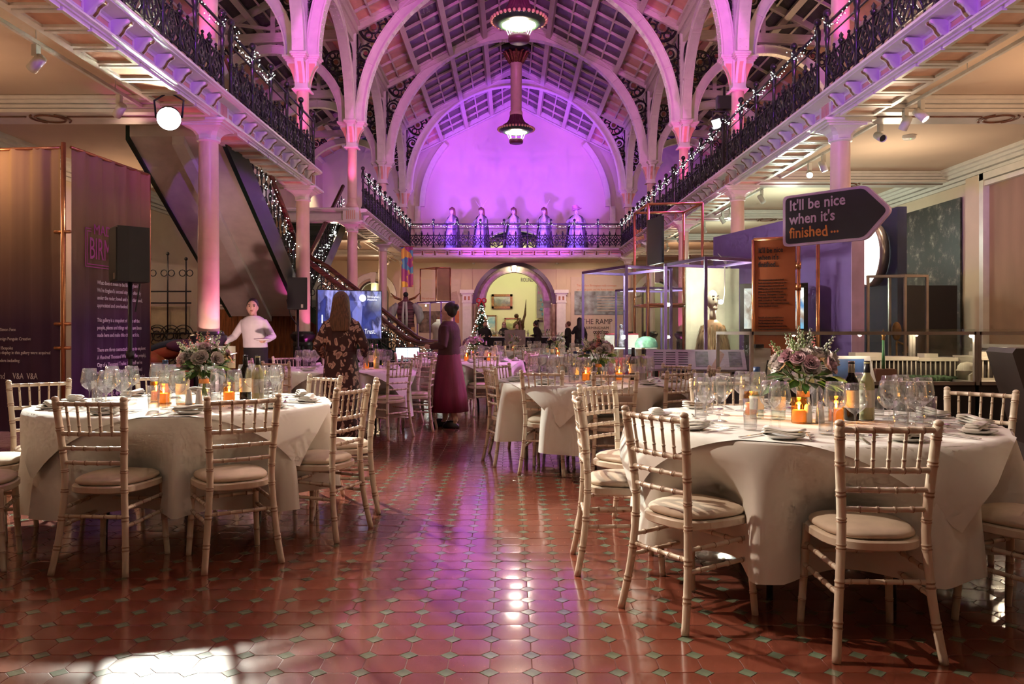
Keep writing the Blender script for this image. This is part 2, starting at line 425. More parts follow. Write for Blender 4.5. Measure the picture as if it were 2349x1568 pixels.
inner = [(0.14,5.98),(0.165,6.12),(0.205,6.24),(0.255,6.34),(0.255,6.38),(0.14,6.38)]
for a in range(4):
    st = len(mb.v)
    mb.prism(inner, -0.088, -0.0851); mb.prism(inner, 0.0851, 0.088)
    for (x0, z0), (x1, z1) in zip(cons[:5], cons[1:6]):
        mb.add([(x0+.003,-.035,z0),(x0+.003,.035,z0),(x1+.003,.035,z1),(x1+.003,-.035,z1)], [(0,1,2,3)])
    mb.xf(Matrix.Rotation(a*PI/2, 4, 'Z'), st)
ME_UPPANEL = mb.mesh('capital_panel', M_PEACH, fixn=False)
mb = MB()
for i in range(5):
    for a in range(4):
        st = len(mb.v); mb.cbox((-0.10+0.05*i, -0.203, 4.17), (0.022, 0.012, 0.22)); mb.xf(Matrix.Rotation(a*PI/2, 4, 'Z'), st)
ME_FLUTES = mb.mesh('fluting', M_PEACH)
mb = MB(); mb.box(-.11,.11,-.11,.11,ZSP,ZEV)
ME_POST = mb.mesh('upper_post', M_WHITE)
mb = MB()
for z in [ZSP+0.12+0.13*i for i in range(18)]:
    for s in (-1, 1):
        for sx in (-1, 1):
            mb.cbox((0.06*s, sx*0.112, z), (0.022, 0.012, 0.022)); mb.cbox((sx*0.112, 0.06*s, z), (0.012, 0.022, 0.022))
ME_RIVET = mb.mesh('rivets', M_WHITE)
for side, X in ((-1, XL), (1, XR)):
    for k in KS:
        if k < -1: continue
        lab = 'pink cast-iron column of the %s arcade, %s' % ('left' if side < 0 else 'right', {0:'nearest of those in view', 1:'second from the viewer', 2:'third from the viewer', 3:'fourth from the viewer', 4:'farthest, by the end gallery', -1:'beside the near tables'}[k])
        t = thing('cast_iron_column', lab, 'column', (X, YK(k), 0), 0, 'arcade columns')
        for nm, me in (('plinth', ME_BASE), ('shaft', ME_SHAFT), ('capital', ME_CAP), ('entablature_block', ME_BLOCK), ('upper_shaft', ME_UPSHAFT), ('upper_post', ME_POST)):
            put(nm, me, t)
        c = put('upper_capital', ME_UPCAP, t); put('capital_panel', ME_UPPANEL, c)
        if k in (1, 2): put('rivets', ME_RIVET, t)['kind'] = 'stuff'
        put('fluting', ME_FLUTES, t)
# ---------------------------------------------------------------- arches
def scroll(mb, c, R, axis, r=0.018, turns=1.6, a0=0.0, sgn=1):
    pts = []
    for i in range(22):
        q = i/21; a = a0+sgn*turns*2*PI*q; rr = R*(1-0.82*q)
        ca, sa = rr*math.cos(a), rr*math.sin(a)
        pts.append((c[0]+ca, c[1], c[2]+sa) if axis == 'y' else (c[0], c[1]+ca, c[2]+sa))
    mb.tube(pts, r, 5)
def arch_mesh(R0, R1, halfw, a0=0.0, a1=PI, n=40):
    mb = MB()
    for i in range(n):
        q0, q1 = a0+(a1-a0)*i/n, a0+(a1-a0)*(i+1)/n
        vs = []
        for q in (q0, q1):
            for R, y in ((R0,-halfw),(R0,halfw),(R1,halfw),(R1,-halfw)): vs.append((R*math.cos(q), y, R*math.sin(q)))
        mb.add(vs, [(0,4,5,1),(1,5,6,2),(2,6,7,3),(3,7,4,0)])
    return mb
def flange(mb, R, w, t, a0=0.0, a1=PI, n=40):
    m = arch_mesh(R-t, R, w, a0, a1, n); mb.add(m.v, m.f)
def joints(mb, R0, R1, hw, angs):
    for a in angs:
        M = Matrix.Rotation(-a, 4, 'Y')
        mb.box(R0-0.012, R1+0.012, -hw-0.01, hw+0.01, -0.02, 0.02, M)
def arch_rivets(R0, R1, hw, n):
    mb = MB()
    for i in range(n):
        a = PI*(i+0.5)/n; M = Matrix.Rotation(-a, 4, 'Y')
        for R in (R0+0.03, R1-0.03):
            for s in (-1, 1): mb.cbox((R, s*hw, 0), (0.02, 0.014, 0.02), M)
        for s in (-1, 1): mb.cbox((R0-0.006, s*(hw*0.72), 0), (0.014, 0.02, 0.02), M)
    return mb
# nave arch
RN0, RN1 = 3.86, 4.12
mb = arch_mesh(RN0+0.02, RN1-0.02, 0.085); flange(mb, RN0+0.03, 0.125, 0.03); flange(mb, RN1, 0.125, 0.03); joints(mb, RN0, RN1, 0.1, [0.35+i*0.345 for i in range(8)])
ME_NARCH = mb.mesh('rib', M_WHITE)
ME_NRIV = arch_rivets(RN0, RN1, 0.088, 90).mesh('rivets', M_WHITE)
ME_BOSS = MB().lathe([(1.0,-0.03),(1.0,0.03)], 12, M=Matrix.Rotation(PI/2,4,'X')).mesh('boss', M_DISC)
def ros(mb, ds, cx, cz, RR, r=0.034):
    mb.ring((cx,0,cz), RR, r*1.2, 'y', 26, 6); mb.ring((cx,0,cz), RR*0.44, r*0.8, 'y', 16, 5)
    for i in range(6):
        a = i*PI/3; mb.ring((cx+RR*0.7*math.cos(a),0,cz+RR*0.7*math.sin(a)), RR*0.25, r*0.7, 'y', 12, 5)
    ds.append((cx, cz, RR*0.22))
def put_scroll(t, pieces):
    for me, ds in pieces:
        sc = put('scrollwork', me, t)
        for cx, cz, rr in ds: put('boss', ME_BOSS, sc, (cx, 0, cz), None, (rr, 1, rr))
NSCR = []
for s in (-1, 1):
    mb = MB(); ds = []
    ros(mb, ds, s*3.66, 2.42, 0.36)
    chain = [(3.86,1.75,0.2),(3.97,1.32,0.13),(4.0,1.0,0.09),(3.13,2.88,0.22),(2.72,3.2,0.16),(2.42,3.42,0.11)]
    for j, (cx, cz, RR) in enumerate(chain):
        scroll(mb, (s*cx,0,cz), RR, 'y', 0.026, 1.5, PI*0.3*j, s); mb.ring((s*cx,0,cz), RR, 0.026, 'y', 16, 5)
        ds.append((s*cx, cz, RR*0.25))
        for q in range(8):
            a = q*0.785+j; mb.tube([(s*(cx+RR*math.cos(a)),0,cz+RR*math.sin(a)), (s*(cx+RR*1.45*math.cos(a+.35)),0,cz+RR*1.45*math.sin(a+.35))], [0.034,0.012], 5)
    mb.tube([(s*4.07,0,0.2),(s*4.05,0,1.0),(s*4.07,0,2.3)], 0.02, 5); mb.tube([(s*4.07,0,2.3),(s*3.5,0,2.66),(s*2.3,0,3.42)], 0.02, 5)
    NSCR.append((mb.mesh('scrollwork', M_IRON, True), ds))
for s in (-1, 1):
    mb = MB(); ds = []
    for cx, RR in ((0.28,0.16),(0.68,0.12),(1.0,0.085),(1.25,0.06)):
        cz = math.sqrt(RN1**2-cx**2)+RR*0.95; mb.ring((s*cx,0,cz), RR, 0.024, 'y', 16, 5); scroll(mb, (s*cx,0,cz), RR*0.9, 'y', 0.02, 1.4, 0.5, s)
        ds.append((s*cx, cz, RR*0.3))
    NSCR.append((mb.mesh('scrollwork', M_IRON, True), ds))
kl = {1:'nearest, springing above the stair foot', 2:'second from the viewer', 3:'third from the viewer', 4:'farthest, in front of the pink wall', 0:'above the near tables'}
for k in KV:
    t = thing('nave_arch', 'riveted cream iron arch across the nave, ' + kl[k], 'arch', (XC, YK(k), ZSP), 0, 'arches across the nave')
    put('rib', ME_NARCH, t); put_scroll(t, NSCR)
    if k in (1, 2, 3): put('rivets', ME_NRIV, t)['kind'] = 'stuff'
# arches along the arcade and across the aisles
def small_arch(R0, R1, hw, half, tag_):
    mb = arch_mesh(R0+0.02, R1-0.02, hw*0.7, n=28); flange(mb, R0+0.03, hw, 0.03, n=28); flange(mb, R1, hw, 0.03, n=28); joints(mb, R0, R1, hw*0.8, [0.45, 1.05, PI/2, PI-1.05, PI-0.45])
    rib = mb.mesh('rib', M_WHITE)
    out = []
    for s in (-1, 1):
        mb = MB(); ds = []
        RR = 0.27; cx = half-0.12-RR-0.02; cz = math.sqrt(max(0.01, (R1+RR+0.03)**2-cx**2)); ros(mb, ds, s*cx, cz, RR, 0.03)
        for cx2, cz2, r2 in ((half-0.28, cz-0.44, 0.14), (half-0.2, cz-0.72, 0.085), (cx-0.42, cz+0.16, 0.15), (cx-0.7, cz+0.27, 0.1)):
            scroll(mb, (s*cx2,0,cz2), r2, 'y', 0.022, 1.5, 1.0, s); mb.ring((s*cx2,0,cz2), r2, 0.022, 'y', 14, 5)
            for q in range(6): a = q*1.05; mb.tube([(s*cx2+r2*math.cos(a),0,cz2+r2*math.sin(a)),(s*cx2+r2*1.4*math.cos(a+.35),0,cz2+r2*1.4*math.sin(a+.35))], [0.026,0.008], 5)
            ds.append((s*cx2, cz2, r2*0.3))
        out.append((mb.mesh('scrollwork', M_IRON, True), ds))
    return rib, out, arch_rivets(R0, R1, hw*0.72, 44).mesh('rivets', M_WHITE)
LA = small_arch(2.02, 2.26, 0.11, 2.4, 'l'); AA = small_arch(1.72, 1.94, 0.10, 2.05, 'a')
for side, X in ((-1, XL), (1, XR)):
    sn = 'left' if side < 0 else 'right'
    for k in (0, 1, 2, 3):
        t = thing('arcade_arch', 'cream iron arch along the %s arcade between its %s and %s columns' % (sn, _ord[k], _ord[k+1]), 'arch', (X, YK(k)+2.4, ZSP), PI/2, 'arches along the arcades')
        put('rib', LA[0], t); put_scroll(t, LA[1])
        if k in (0, 1): put('rivets', LA[2], t)['kind'] = 'stuff'
    for k in (0, 1, 2, 3, 4):
        t = thing('aisle_arch', 'cream iron arch across the %s upper gallery at the %s column' % (sn, _ord[k]), 'arch', (X+side*2.05, YK(k), ZSP), 0, 'arches across the galleries')
        put('rib', AA[0], t); put_scroll(t, AA[1])
        if k in (1, 2): put('rivets', AA[2], t)['kind'] = 'stuff'
# ---------------------------------------------------------------- roofs
def slope_roof(name, label, eave, ridge, y0, y1, rows, ncol, detail=True):
    """one slope of roof from eave (x,z) to ridge (x,z); rows: list of 'p' boards or 'g' glass from the eave up"""
    r = root_struct(name, label, 'roof')
    e = Vector((eave[0], 0, eave[1])); g = Vector((ridge[0], 0, ridge[1])); u = (g-e); Ln = u.length; u.normalize()
    nrm = Vector((-u.z, 0, u.x)); nrm = nrm if nrm.z > 0 else -nrm
    if not detail:
        MB().add([e+Vector((0,y0,0)), e+Vector((0,y1,0)), g+Vector((0,y1,0)), g+Vector((0,y0,0))], [(0,1,2,3)]).build('boarding', M_ROOFW, r, fixn=False); return r
    ang = math.atan2(u.z, u.x)
    nr = len(rows); cw = (y1-y0)/ncol; rh = Ln/nr
    def q(a, y, h): return e + u*a + nrm*h + Vector((0, y, 0))
    # principal rafters at both ends, purlins between rows
    pane = {}
    for kind, m in (('g', M_DKGLASS), ('p', M_PEACH)):
        b = MB(); vs = [u*sa*(rh/2-0.04) + Vector((0, sy*(cw/2-0.02), 0)) + nrm*h for h in (0.0, 0.02) for sa, sy in ((-1,-1),(1,-1),(1,1),(-1,1))]
        b.add(vs, [(0,3,2,1),(4,5,6,7),(0,1,5,4),(1,2,6,5),(2,3,7,6),(3,0,4,7)])
        pane[kind] = b.mesh('pane' if kind == 'g' else 'boarding', m)
    for i, kind in enumerate(rows):
        for j in range(ncol):
            put('pane' if kind == 'g' else 'boarding', pane[kind], r, q((i+0.5)*rh, y0+(j+0.5)*cw, 0.06))
    b = MB(); b.bar(u*0, u*Ln, 0.05, 0.07, nrm); me = b.mesh('glazing_bar', M_ROOFW)
    b = MB(); b.bar((0,0,0), (0,y1-y0,0), 0.05, 0.05, nrm); mt = b.mesh('glazing_bar', M_ROOFW)
    for j in range(ncol+1): put('glazing_bar', me, r, q(0, y0+j*cw, 0.02))
    b = MB(); b.bar((0,0,0), (0,y1-y0,0), 0.15, 0.2, nrm); mp = b.mesh('purlin', M_ROOFW)
    for i in range(nr+1): put('purlin', mp, r, q(i*rh, y0, -0.06 if i < nr else 0))
    for i in range(nr): put('glazing_bar', mt, r, q((i+0.5)*rh, y0, 0.02))
    return r
for k in (-2, -1, 0, 1, 2, 3, 4):
    y0 = YK(k); y1 = YK(k+1) if k < 4 else YW
    for s, sn in ((-1, 'left'), (1, 'right')):
        lab = 'glazed roof slope on the %s of the nave, %s' % (sn, {1:'nearest bay in view', 2:'middle bay', 3:'bay before the last arch', 4:'last bay at the gable wall'}.get(k, 'bay %s the viewer' % ('above' if k else 'over')))
        slope_roof('roof', lab, (XC+s*W, ZEV), (XC, ZRG), y0, y1, ['p','g','g','g'], 6 if k < 4 else 4, k >= 1)
slope_roof('roof', 'plain nave roof slope behind the viewer on the left', (XL, ZEV), (XC, ZRG), YB, YK(-2), [], 0, False)
slope_roof('roof', 'plain nave roof slope behind the viewer on the right', (XR, ZEV), (XC, ZRG), YB, YK(-2), [], 0, False)
mbr = MB(); 
for s in (-1, 1):
    mbr.bar((0,0,-0.02), (-s*W,0,ZRG-ZEV-0.02), 0.26, 0.30)
for k in KV:
    t = root_struct('roof_truss', 'painted timber principal of the nave roof above its %s arch' % _ord[k], 'truss')
    for s in (-1, 1):
        b = MB(); b.bar((XC+s*(W+0.05), YK(k), ZEV-0.02), (XC, YK(k), ZRG-0.03), 0.24, 0.26); b.bar((XC+s*(W+0.05), YK(k), ZEV+0.02), (XC, YK(k), ZRG+0.03), 0.34, 0.08)
        b.build('rafter', M_ROOFW, t)
for s, X in ((-1, XL), (1, XR)):
    b = MB(); b.box(X-0.16, X+0.16, YB, YW, ZEV-0.12, ZEV+0.2); b.box(X-0.22, X+0.22, YB, YW, ZEV+0.05, ZEV+0.13); b.box(X-0.05, X+0.05, YB, YW, ZEV-0.34, ZEV-0.12)
    struct(b.build('trim_1' if s < 0 else 'trim_2', M_ROOFW), 'moulded eaves beam along the top of the %s arcade' % ('left' if s < 0 else 'right'), 'beam')
# aisle roofs over the upper galleries
for s, sn, X in ((-1, 'left', XL), (1, 'right', XR)):
    xo = X + s*4.0; xm = X + s*2.0
    for k in (-2, -1, 0, 1, 2, 3, 4):
        y0 = YK(k); y1 = YK(k+1) if k < 4 else YW
        det = k >= 0
        nm = {0:'nearest bay', 1:'second bay', 2:'third bay', 3:'fourth bay', 4:'end bay'}.get(k, 'hidden bay %d' % k)
        slope_roof('roof', 'inner slope of the %s gallery roof, %s' % (sn, nm), (X, ZEV-0.05), (xm, ZEV+0.75), y0, y1, ['p','g'], 4, det)
        slope_roof('roof', 'outer slope of the %s gallery roof, %s' % (sn, nm), (xo, ZEV-0.35), (xm, ZEV+0.75), y0, y1, ['p','g','g'] if k < 4 else ['p','g'], 4, det)
    for k in KV:
        t = root_struct('roof_truss', 'king post truss of the %s gallery roof at the %s column' % (sn, _ord[k]), 'truss')
        b = MB(); b.bar((X, YK(k), ZEV-0.12), (xo, YK(k), ZEV-0.32), 0.14, 0.24); b.build('tie_beam', M_ROOFW, t)
        b = MB(); b.bar((xm, YK(k), ZEV-0.2), (xm, YK(k), ZEV+0.7), 0.12, 0.12, (1,0,0)); b.build('king_post', M_ROOFW, t)
        for xx, zz in ((X, ZEV-0.05), (xo, ZEV-0.35)):
            b = MB(); b.bar((xx, YK(k), zz), (xm, YK(k), ZEV+0.72), 0.12, 0.16); b.build('rafter', M_ROOFW, t)
            b = MB(); b.bar((xm, YK(k), ZEV), ((xx+xm)/2, YK(k), (zz+ZEV+0.72)/2-0.05), 0.07, 0.07); b.build('strut', M_ROOFW, t)
# ---------------------------------------------------------------- gallery entablature
PROF = [(0.30,4.37),(0.0,4.37),(-0.06,4.37),(-0.10,4.355),(-0.12,4.33),(-0.12,4.30),(-0.09,4.285),(-0.09,4.27),(-0.02,4.255),(0.06,4.24),(0.09,4.22),(0.09,4.06),(0.06,4.05),(0.06,4.03),(0.0,4.01),(0.0,3.985),(0.03,3.97),(0.03,3.95),(0.30,3.95)]
def _rz(z): return 4.0+(z-3.95)/0.42*0.35
PROF = [(x, _rz(z)) for x, z in PROF]
# console bracket
mb = MB()
con = [(0.09,4.24),(-0.075,4.24),(-0.085,4.225),(-0.08,4.20),(-0.05,4.18),(-0.02,4.15),(0.0,4.10),(0.03,4.06),(0.09,4.05)]
con = [(x, _rz(z)) for x, z in con]
mb.prism(con, -0.045, 0.045)
ME_CONS = mb.mesh('console_bracket', M_WHITE)
mb = MB()
for (x0, z0), (x1, z1) in zip(con[2:7], con[3:8]):
    mb.add([(x0-.004,-.022,z0),(x0-.004,.022,z0),(x1-.004,.022,z1),(x1-.004,-.022,z1)], [(0,1,2,3)])
ME_CONSF = mb.mesh('gilt_strip', M_BRASS, fixn=False)
mb = MB()
for a, b_, c_, d_ in ((-.15,.15,4.18,4.2),(-.15,.15,4.105,4.125),(-.15,-.13,4.125,4.18),(.13,.15,4.125,4.18)): mb.box(0.07,0.09,a,b_,c_,d_)
ME_FRAME = mb.mesh('panel_frame', M_WHITE)
mb = MB(); mb.box(0.082,0.0905,-.13,.13,4.125,4.18); ME_FPAN = mb.mesh('panel', M_PEACH)
mb = MB(); mb.box(0.09,0.45,-.16,.16,3.992,3.999); 
ME_COFP = mb.mesh('soffit_panel', M_PEACH)
mb = MB()
for a in (-1, 1): mb.box(0.05,0.49,a*.19-.03,a*.19+.03,3.965,4.0)
mb.box(0.05,0.09,-.16,.16,3.965,4.0); mb.box(0.45,0.49,-.16,.16,3.965,4.0)
ME_COFF = mb.mesh('soffit_frame', M_WHITE)
def entablature(label, p0, dirv, L, nb, skip_ends=True, name='gallery_entablature', coff=True):
    """straight run: starts at p0, runs along +dirv for L; local x points into the gallery"""
    t = thing(name, label, 'cornice', (p0[0], p0[1], 0), math.atan2(dirv[1], dirv[0]) - PI/2)
    b = MB(); b.prism(PROF, 0, L); b.box(0.30, 0.55, 0, L, 4.0, 4.26); b.box(0.55, 0.75, 0, L, 4.1, 4.26)
    b.build('cornice', M_WHITE, t)
    st = L/nb
    for i in range(nb):
        y = (i+0.5)*st
        put('panel_frame', ME_FRAME, t, (0, y, 0)); put('panel', ME_FPAN, t, (0, y, 0))
        if i: 
            c = put('console_bracket', ME_CONS, t, (0, i*st, 0)); put('gilt_strip', ME_CONSF, c)
        if coff and 0 < i < nb-1:
            put('soffit_frame', ME_COFF, t, (0, y, 0)); put('soffit_panel', ME_COFP, t, (0, y, 0))
    return t
EO = 0.26    # fascia plane stands this far in front of the column axis
for side, X in ((-1, XL), (1, XR)):
    sn = 'left' if side < 0 else 'right'
    for k in (-2, -1, 0, 1, 2, 3):
        if side < 0 and k == 1: continue
        lab = 'bracketed cornice of the %s gallery, %s' % (sn, {-2:'behind the viewer', -1:'running in from the near edge', 0:'from its first to its second column', 1:'from its second to its third column', 2:'from its third to its fourth column', 3:'last bay before the end gallery'}[k])
        if side < 0: e = entablature(lab, (X+EO, YK(k+1)), (0,-1), 4.8, 10)
        else: e = entablature(lab, (X-EO, YK(k)), (0,1), 4.8, 10)
entablature('bracketed cornice across the end gallery below the robed statues', (XR-EO, YK(4)-0.12), (-1,0), 2*W-2*EO, 17, coff=False)
# cornice returns beside the stairwell
for yy, d, lb in ((YK(1)+0.12, 1, 'near'), (YK(2)-0.12, -1, 'far')):
    b = MB()
    b.prism([(-x*d, z) if True else 0 for x, z in PROF] , XL-1.7, XL-0.05, 'x')
    o = b.build('gallery_entablature', M_WHITE, None, loc=(0, yy, 0)); tag(o, 'short plain cornice return at the %s side of the stairwell' % lb, 'cornice')
# ---------------------------------------------------------------- railings
def lathe_post():
    mb = MB()
    mb.lathe([(0.05,0),(0.05,0.05),(0.034,0.08),(0.03,0.12),(0.024,0.45),(0.038,0.47),(0.038,0.5),(0.026,0.53),(0.028,0.68),(0.04,0.72),(0.028,0.76),(0.045,0.82),(0.045,0.92),(0.03,0.97),(0.022,1.0)], 8)
    mb.sphere((0,0,1.05), 0.052, 10, 7); return mb
ME_RPOST = lathe_post().mesh('railing_post', M_IRON, True)
def rail_panel(w):
    mb = MB()
    for c in (-w/4, w/4):
        d = 0.13
        for s in (-1, 1):
            mb.tube([(c, 0, 0.10), (c+s*d, 0, 0.295), (c, 0, 0.53)], 0.016, 5)
            mb.ring((c+s*0.055, 0, 0.295), 0.05, 0.014, 'y', 10, 5)
            mb.ring((c, 0, 0.295+s*0.055), 0.05, 0.014, 'y', 10, 5); mb.ring((c, 0, 0.295+s*0.15), 0.036, 0.014, 'y', 10, 5)
            mb.ring((c+s*(w/4-0.02), 0, 0.295), 0.06, 0.016, 'y', 10, 5, PI/2 if s > 0 else -PI/2, 3*PI/2 if s > 0 else PI/2)
            for zs in (-1, 1): mb.tube([(c+s*(w/4-0.03), 0, 0.295+zs*0.07), (c+s*(w/4-0.10), 0, 0.295+zs*0.15), (c+s*0.11,0,0.295+zs*0.155)], [0.016,0.014,0.026], 5)
        mb.sphere((c,0,0.56), 0.022, 6, 5); mb.lathe([(0.022,0.06),(0.012,0.1)], 6, (c,0,0))
    mb.tube([(0,0,0.06),(0,0,0.5)], 0.022, 6); mb.lathe([(0.03,0.5),(0.045,0.54),(0.02,0.57),(0.03,0.6),(0.004,0.64)], 6)
    return mb
def railing(label, p0, p1, n, group, z=ZE1):
    p0 = Vector((*p0, z)); p1 = Vector((*p1, z)); d = p1-p0; L = d.length
    t = thing('gallery_railing', label, 'railing', p0, math.atan2(d.y, d.x), group)
    w = L/n
    key = round(w, 3)
    if key not in RP: RP[key] = rail_panel(w).mesh('tracery_panel', M_IRON, True)
    for i in range(n): put('tracery_panel', RP[key], t, ((i+0.5)*w, 0, 0)); put('railing_post', ME_RPOST, t, (i*w, 0, 0))
    put('railing_post', ME_RPOST, t, (L, 0, 0))
    for zz, r in ((0.12, 0.013), (0.48, 0.014), (0.73, 0.011), (0.90, 0.022)):
        MB().tube([(0,0,zz),(L,0,zz)], r, 6).build('rail', M_IRON, t, True)
    return t
RP = {}
RX = 0.02   # railing stands on the fascia line
for side, X in ((-1, XL+0.24), (1, XR-0.24)):
    sn = 'left' if side < 0 else 'right'
    for k in (-1, 0, 1, 2, 3):
        if side < 0 and k == 1: continue
        y0, y1 = YK(k)+0.0, YK(k+1)
        lab = 'black iron railing of the %s gallery, %s' % (sn, {-1:'nearest bay', 0:'from its first to its second column', 1:'from its second to its third column', 2:'from its third to its fourth column', 3:'last bay before the end gallery'}[k])
        railing(lab, (X, y0+0.16), (X, y1-0.16), 5, 'gallery railings')
railing('black iron railing of the end gallery in front of the statues', (XL+0.25, YK(4)-0.02), (XR-0.25, YK(4)-0.02), 9, 'gallery railings')
# ---------------------------------------------------------------- floor of octagon tiles and small green squares
M_TILE = mat('red_quarry_tile', (0.23, 0.058, 0.034), 0.24, var=0.16, scale=3, coat=0.95, bump=0.05, bscale=14, spec=0.7)
M_DOT = mat('green_tile_inset', (0.17, 0.20, 0.13), 0.2, var=0.2, scale=8, spec=0.6, coat=0.6)
for _m in (M_TILE, M_DOT): _m.node_tree.nodes['Principled BSDF'].inputs['Coat IOR'].default_value = 1.68
M_GROUT = mat('dark_grout', (0.15, 0.045, 0.028), 0.5, var=0.2)
fl = root_struct('floor', 'polished red octagon tiled floor with small green square insets', 'floor')
MB().box(XWL, XWR, YB, YW+8, -0.10, -0.0016).build('bedding', M_GROUT, fl)
PT = 0.156; DS = 0.0375     # pitch and half diagonal of the insets
def octo(x, y, tilt=(0,0), z=0.0):
    h = PT/2-0.0008; c = h-DS*0.98
    out = [(-h,-c),(-c,-h),(c,-h),(h,-c),(h,c),(c,h),(-c,h),(-h,c)]
    def Z(px, py, dz): return z+dz+tilt[0]*px+tilt[1]*py
    vs = [(x+a, y+b, Z(a,b,-0.006)) for a, b in out] + [(x+a*0.98, y+b*0.98, Z(a,b,-0.0003)) for a, b in out] + [(x+a*0.75, y+b*0.75, Z(a,b,0)) for a, b in out]
    fs = [(i,(i+1)%8,8+(i+1)%8,8+i) for i in range(8)] + [(8+i,8+(i+1)%8,16+(i+1)%8,16+i) for i in range(8)] + [tuple(range(16,24))]
    return vs, fs
def dot(x, y, tilt=(0,0), z=0.0):
    h = DS-0.0012
    out = [(-h,0),(0,-h),(h,0),(0,h)]
    def Z(px, py, dz): return z+dz+tilt[0]*px+tilt[1]*py
    vs = [(x+a, y+b, Z(a,b,-0.006)) for a, b in out] + [(x+a*0.95, y+b*0.95, Z(a,b,0)) for a, b in out]
    return vs, [(i,(i+1)%4,4+(i+1)%4,4+i) for i in range(4)] + [(4,5,6,7)]
tiles = []; dots = []
x = 0
for j in range(int(0.6/PT), int(18.0/PT)):
    y = j*PT; lim = min(8.0, 0.66*y+2.0)
    i0 = int(-lim/PT)-1; i1 = int(lim/PT)+1
    for i in range(i0, i1+1):
        tiles.append((i*PT, y)); dots.append((i*PT+PT/2, y+PT/2))
def vis(p): return p[1] > 2.72 and abs(p[0]) < 0.643*p[1]+0.04
vt = sorted([p for p in tiles if vis(p)], key=lambda p: p[1]*p[1]+0.6*p[0]*p[0])[:300]; vd = sorted([p for p in dots if vis(p)], key=lambda p: p[1]*p[1]+0.6*p[0]*p[0])[:300]
st, sd = set(vt), set(vd)
rt = random.Random(3)
OM = []
for q in range(14):
    b = MB(); b.add(*octo(0, 0, (rt.gauss(0,0.0045), rt.gauss(0,0.0045)), rt.uniform(-.0006,.0004))); OM.append(b.mesh('octagon_tile', M_TILE, 'auto'))
DM = []
for q in range(5):
    b = MB(); b.add(*dot(0, 0, (rt.gauss(0,0.006), rt.gauss(0,0.006)), rt.uniform(-.0006,.0004))); DM.append(b.mesh('square_inset', M_DOT))
for p in vt: put('octagon_tile', rt.choice(OM), fl, (p[0], p[1], 0))
for p in vd: put('square_inset', rt.choice(DM), fl, (p[0], p[1], 0))
b = MB(); b2 = MB()
for p in tiles:
    if p not in st: b.add(*octo(p[0], p[1], (rt.gauss(0,0.004), rt.gauss(0,0.004)), rt.uniform(-.0006,.0004)))
for p in dots:
    if p not in sd: b2.add(*dot(p[0], p[1], (rt.gauss(0,0.005), rt.gauss(0,0.005)), rt.uniform(-.0006,.0004)))
o = b.build('octagon_tiles', M_TILE, fl, fixn=False); o['kind'] = 'stuff'
o = b2.build('square_insets', M_DOT, fl, fixn=False); o['kind'] = 'stuff'
MB().box(XWL, XWR, 17.9, YW+8, -0.05, -0.0012).build('far_tiles', M_TILE, fl)['kind'] = 'stuff'
# ================================================================ chairs
M_LIME = mat('limewashed_wood', (0.76, 0.66, 0.53), 0.33, var=0.1, scale=9, stretch=(1,1,0.25), bump=0.12, bscale=70, col2=(0.60,0.43,0.31))
M_LIMEDK = mat('worn_ring_brown', (0.40,0.23,0.15), 0.4, var=0.2, scale=30)
M_PAD = mat('cream_seat_pad', (0.70, 0.56, 0.43), 0.75, var=0.04, scale=20, bump=0.06, bscale=400)
def bamboo(pts, r0, r1, rings, n=26, seg=8, knob=0.005):
    """tube along a smooth path whose radius swells into paired rings at the given fractions"""
    P = [Vector(p) for p in pts]
    def at(q):
        x = q*(len(P)-1); i = min(int(x), len(P)-2); t = x-i
        p0 = P[max(i-1,0)]; p1 = P[i]; p2 = P[i+1]; p3 = P[min(i+2,len(P)-1)]
        return 0.5*((2*p1)+(p2-p0)*t+(2*p0-5*p1+4*p2-p3)*t*t+(3*p1-p0-3*p2+p3)*t**3)
    qs = sorted(set([i/n for i in range(n+1)] + [min(1,max(0,r+d)) for r in rings for d in (-0.016,-0.010,-0.004,0.004,0.010,0.016)]))
    R = []
    for q in qs:
        rr = r0+(r1-r0)*q
        for c in rings:
            d = abs(q-c)
            if abs(d-0.010) < 0.0021: rr += knob
            elif d < 0.005: rr += knob*0.1
        R.append(rr)
    mb = MB(); mb.tube([at(q) for q in qs], R, seg)
    for i in range(len(qs)-1):
        mid = (qs[i]+qs[i+1])/2
        if any(0.004 < abs(mid-c) < 0.0105 for c in rings):
            for k in range(seg): mb.m[i*seg+k] = 1
    return mb
def post(s):
    mb = bamboo([(s*.198,-.255,0),(s*.176,-.218,.2),(s*.160,-.2,.42),(s*.160,-.203,.55),(s*.172,-.222,.74),(s*.181,-.243,.885)], 0.0165, 0.0185, [.14,.27,.4,.56,.68,.80,.92], 24, 10, 0.003)
    mb.sphere((s*.182,-.2445,.893), 0.019, 10, 6, sz=0.75); return mb
CH = {}
for s, nm in ((-1,'a'),(1,'b')):
    CH['post'+nm] = post(s).mesh('back_post', [M_LIME, M_LIMEDK], True)
    CH['leg'+nm] = bamboo([(s*.168,.155,.42),(s*.178,.165,.2),(s*.188,.178,0)], 0.018, 0.0145, [.25,.5,.72], 14, 10, 0.003).mesh('leg', [M_LIME, M_LIMEDK], True)
    CH['str'+nm] = bamboo([(s*.170,-.21,.24),(s*.174,-.02,.245),(s*.178,.16,.25)], 0.010, 0.010, [.2,.4,.6,.8], 10, 8, 0.0025).mesh('stretcher', [M_LIME, M_LIMEDK], True)
    CH['str2'+nm] = bamboo([(s*.166,-.205,.33),(s*.171,-.02,.335),(s*.174,.158,.34)], 0.010, 0.010, [.2,.4,.6,.8], 10, 8, 0.0025).mesh('stretcher', [M_LIME, M_LIMEDK], True)
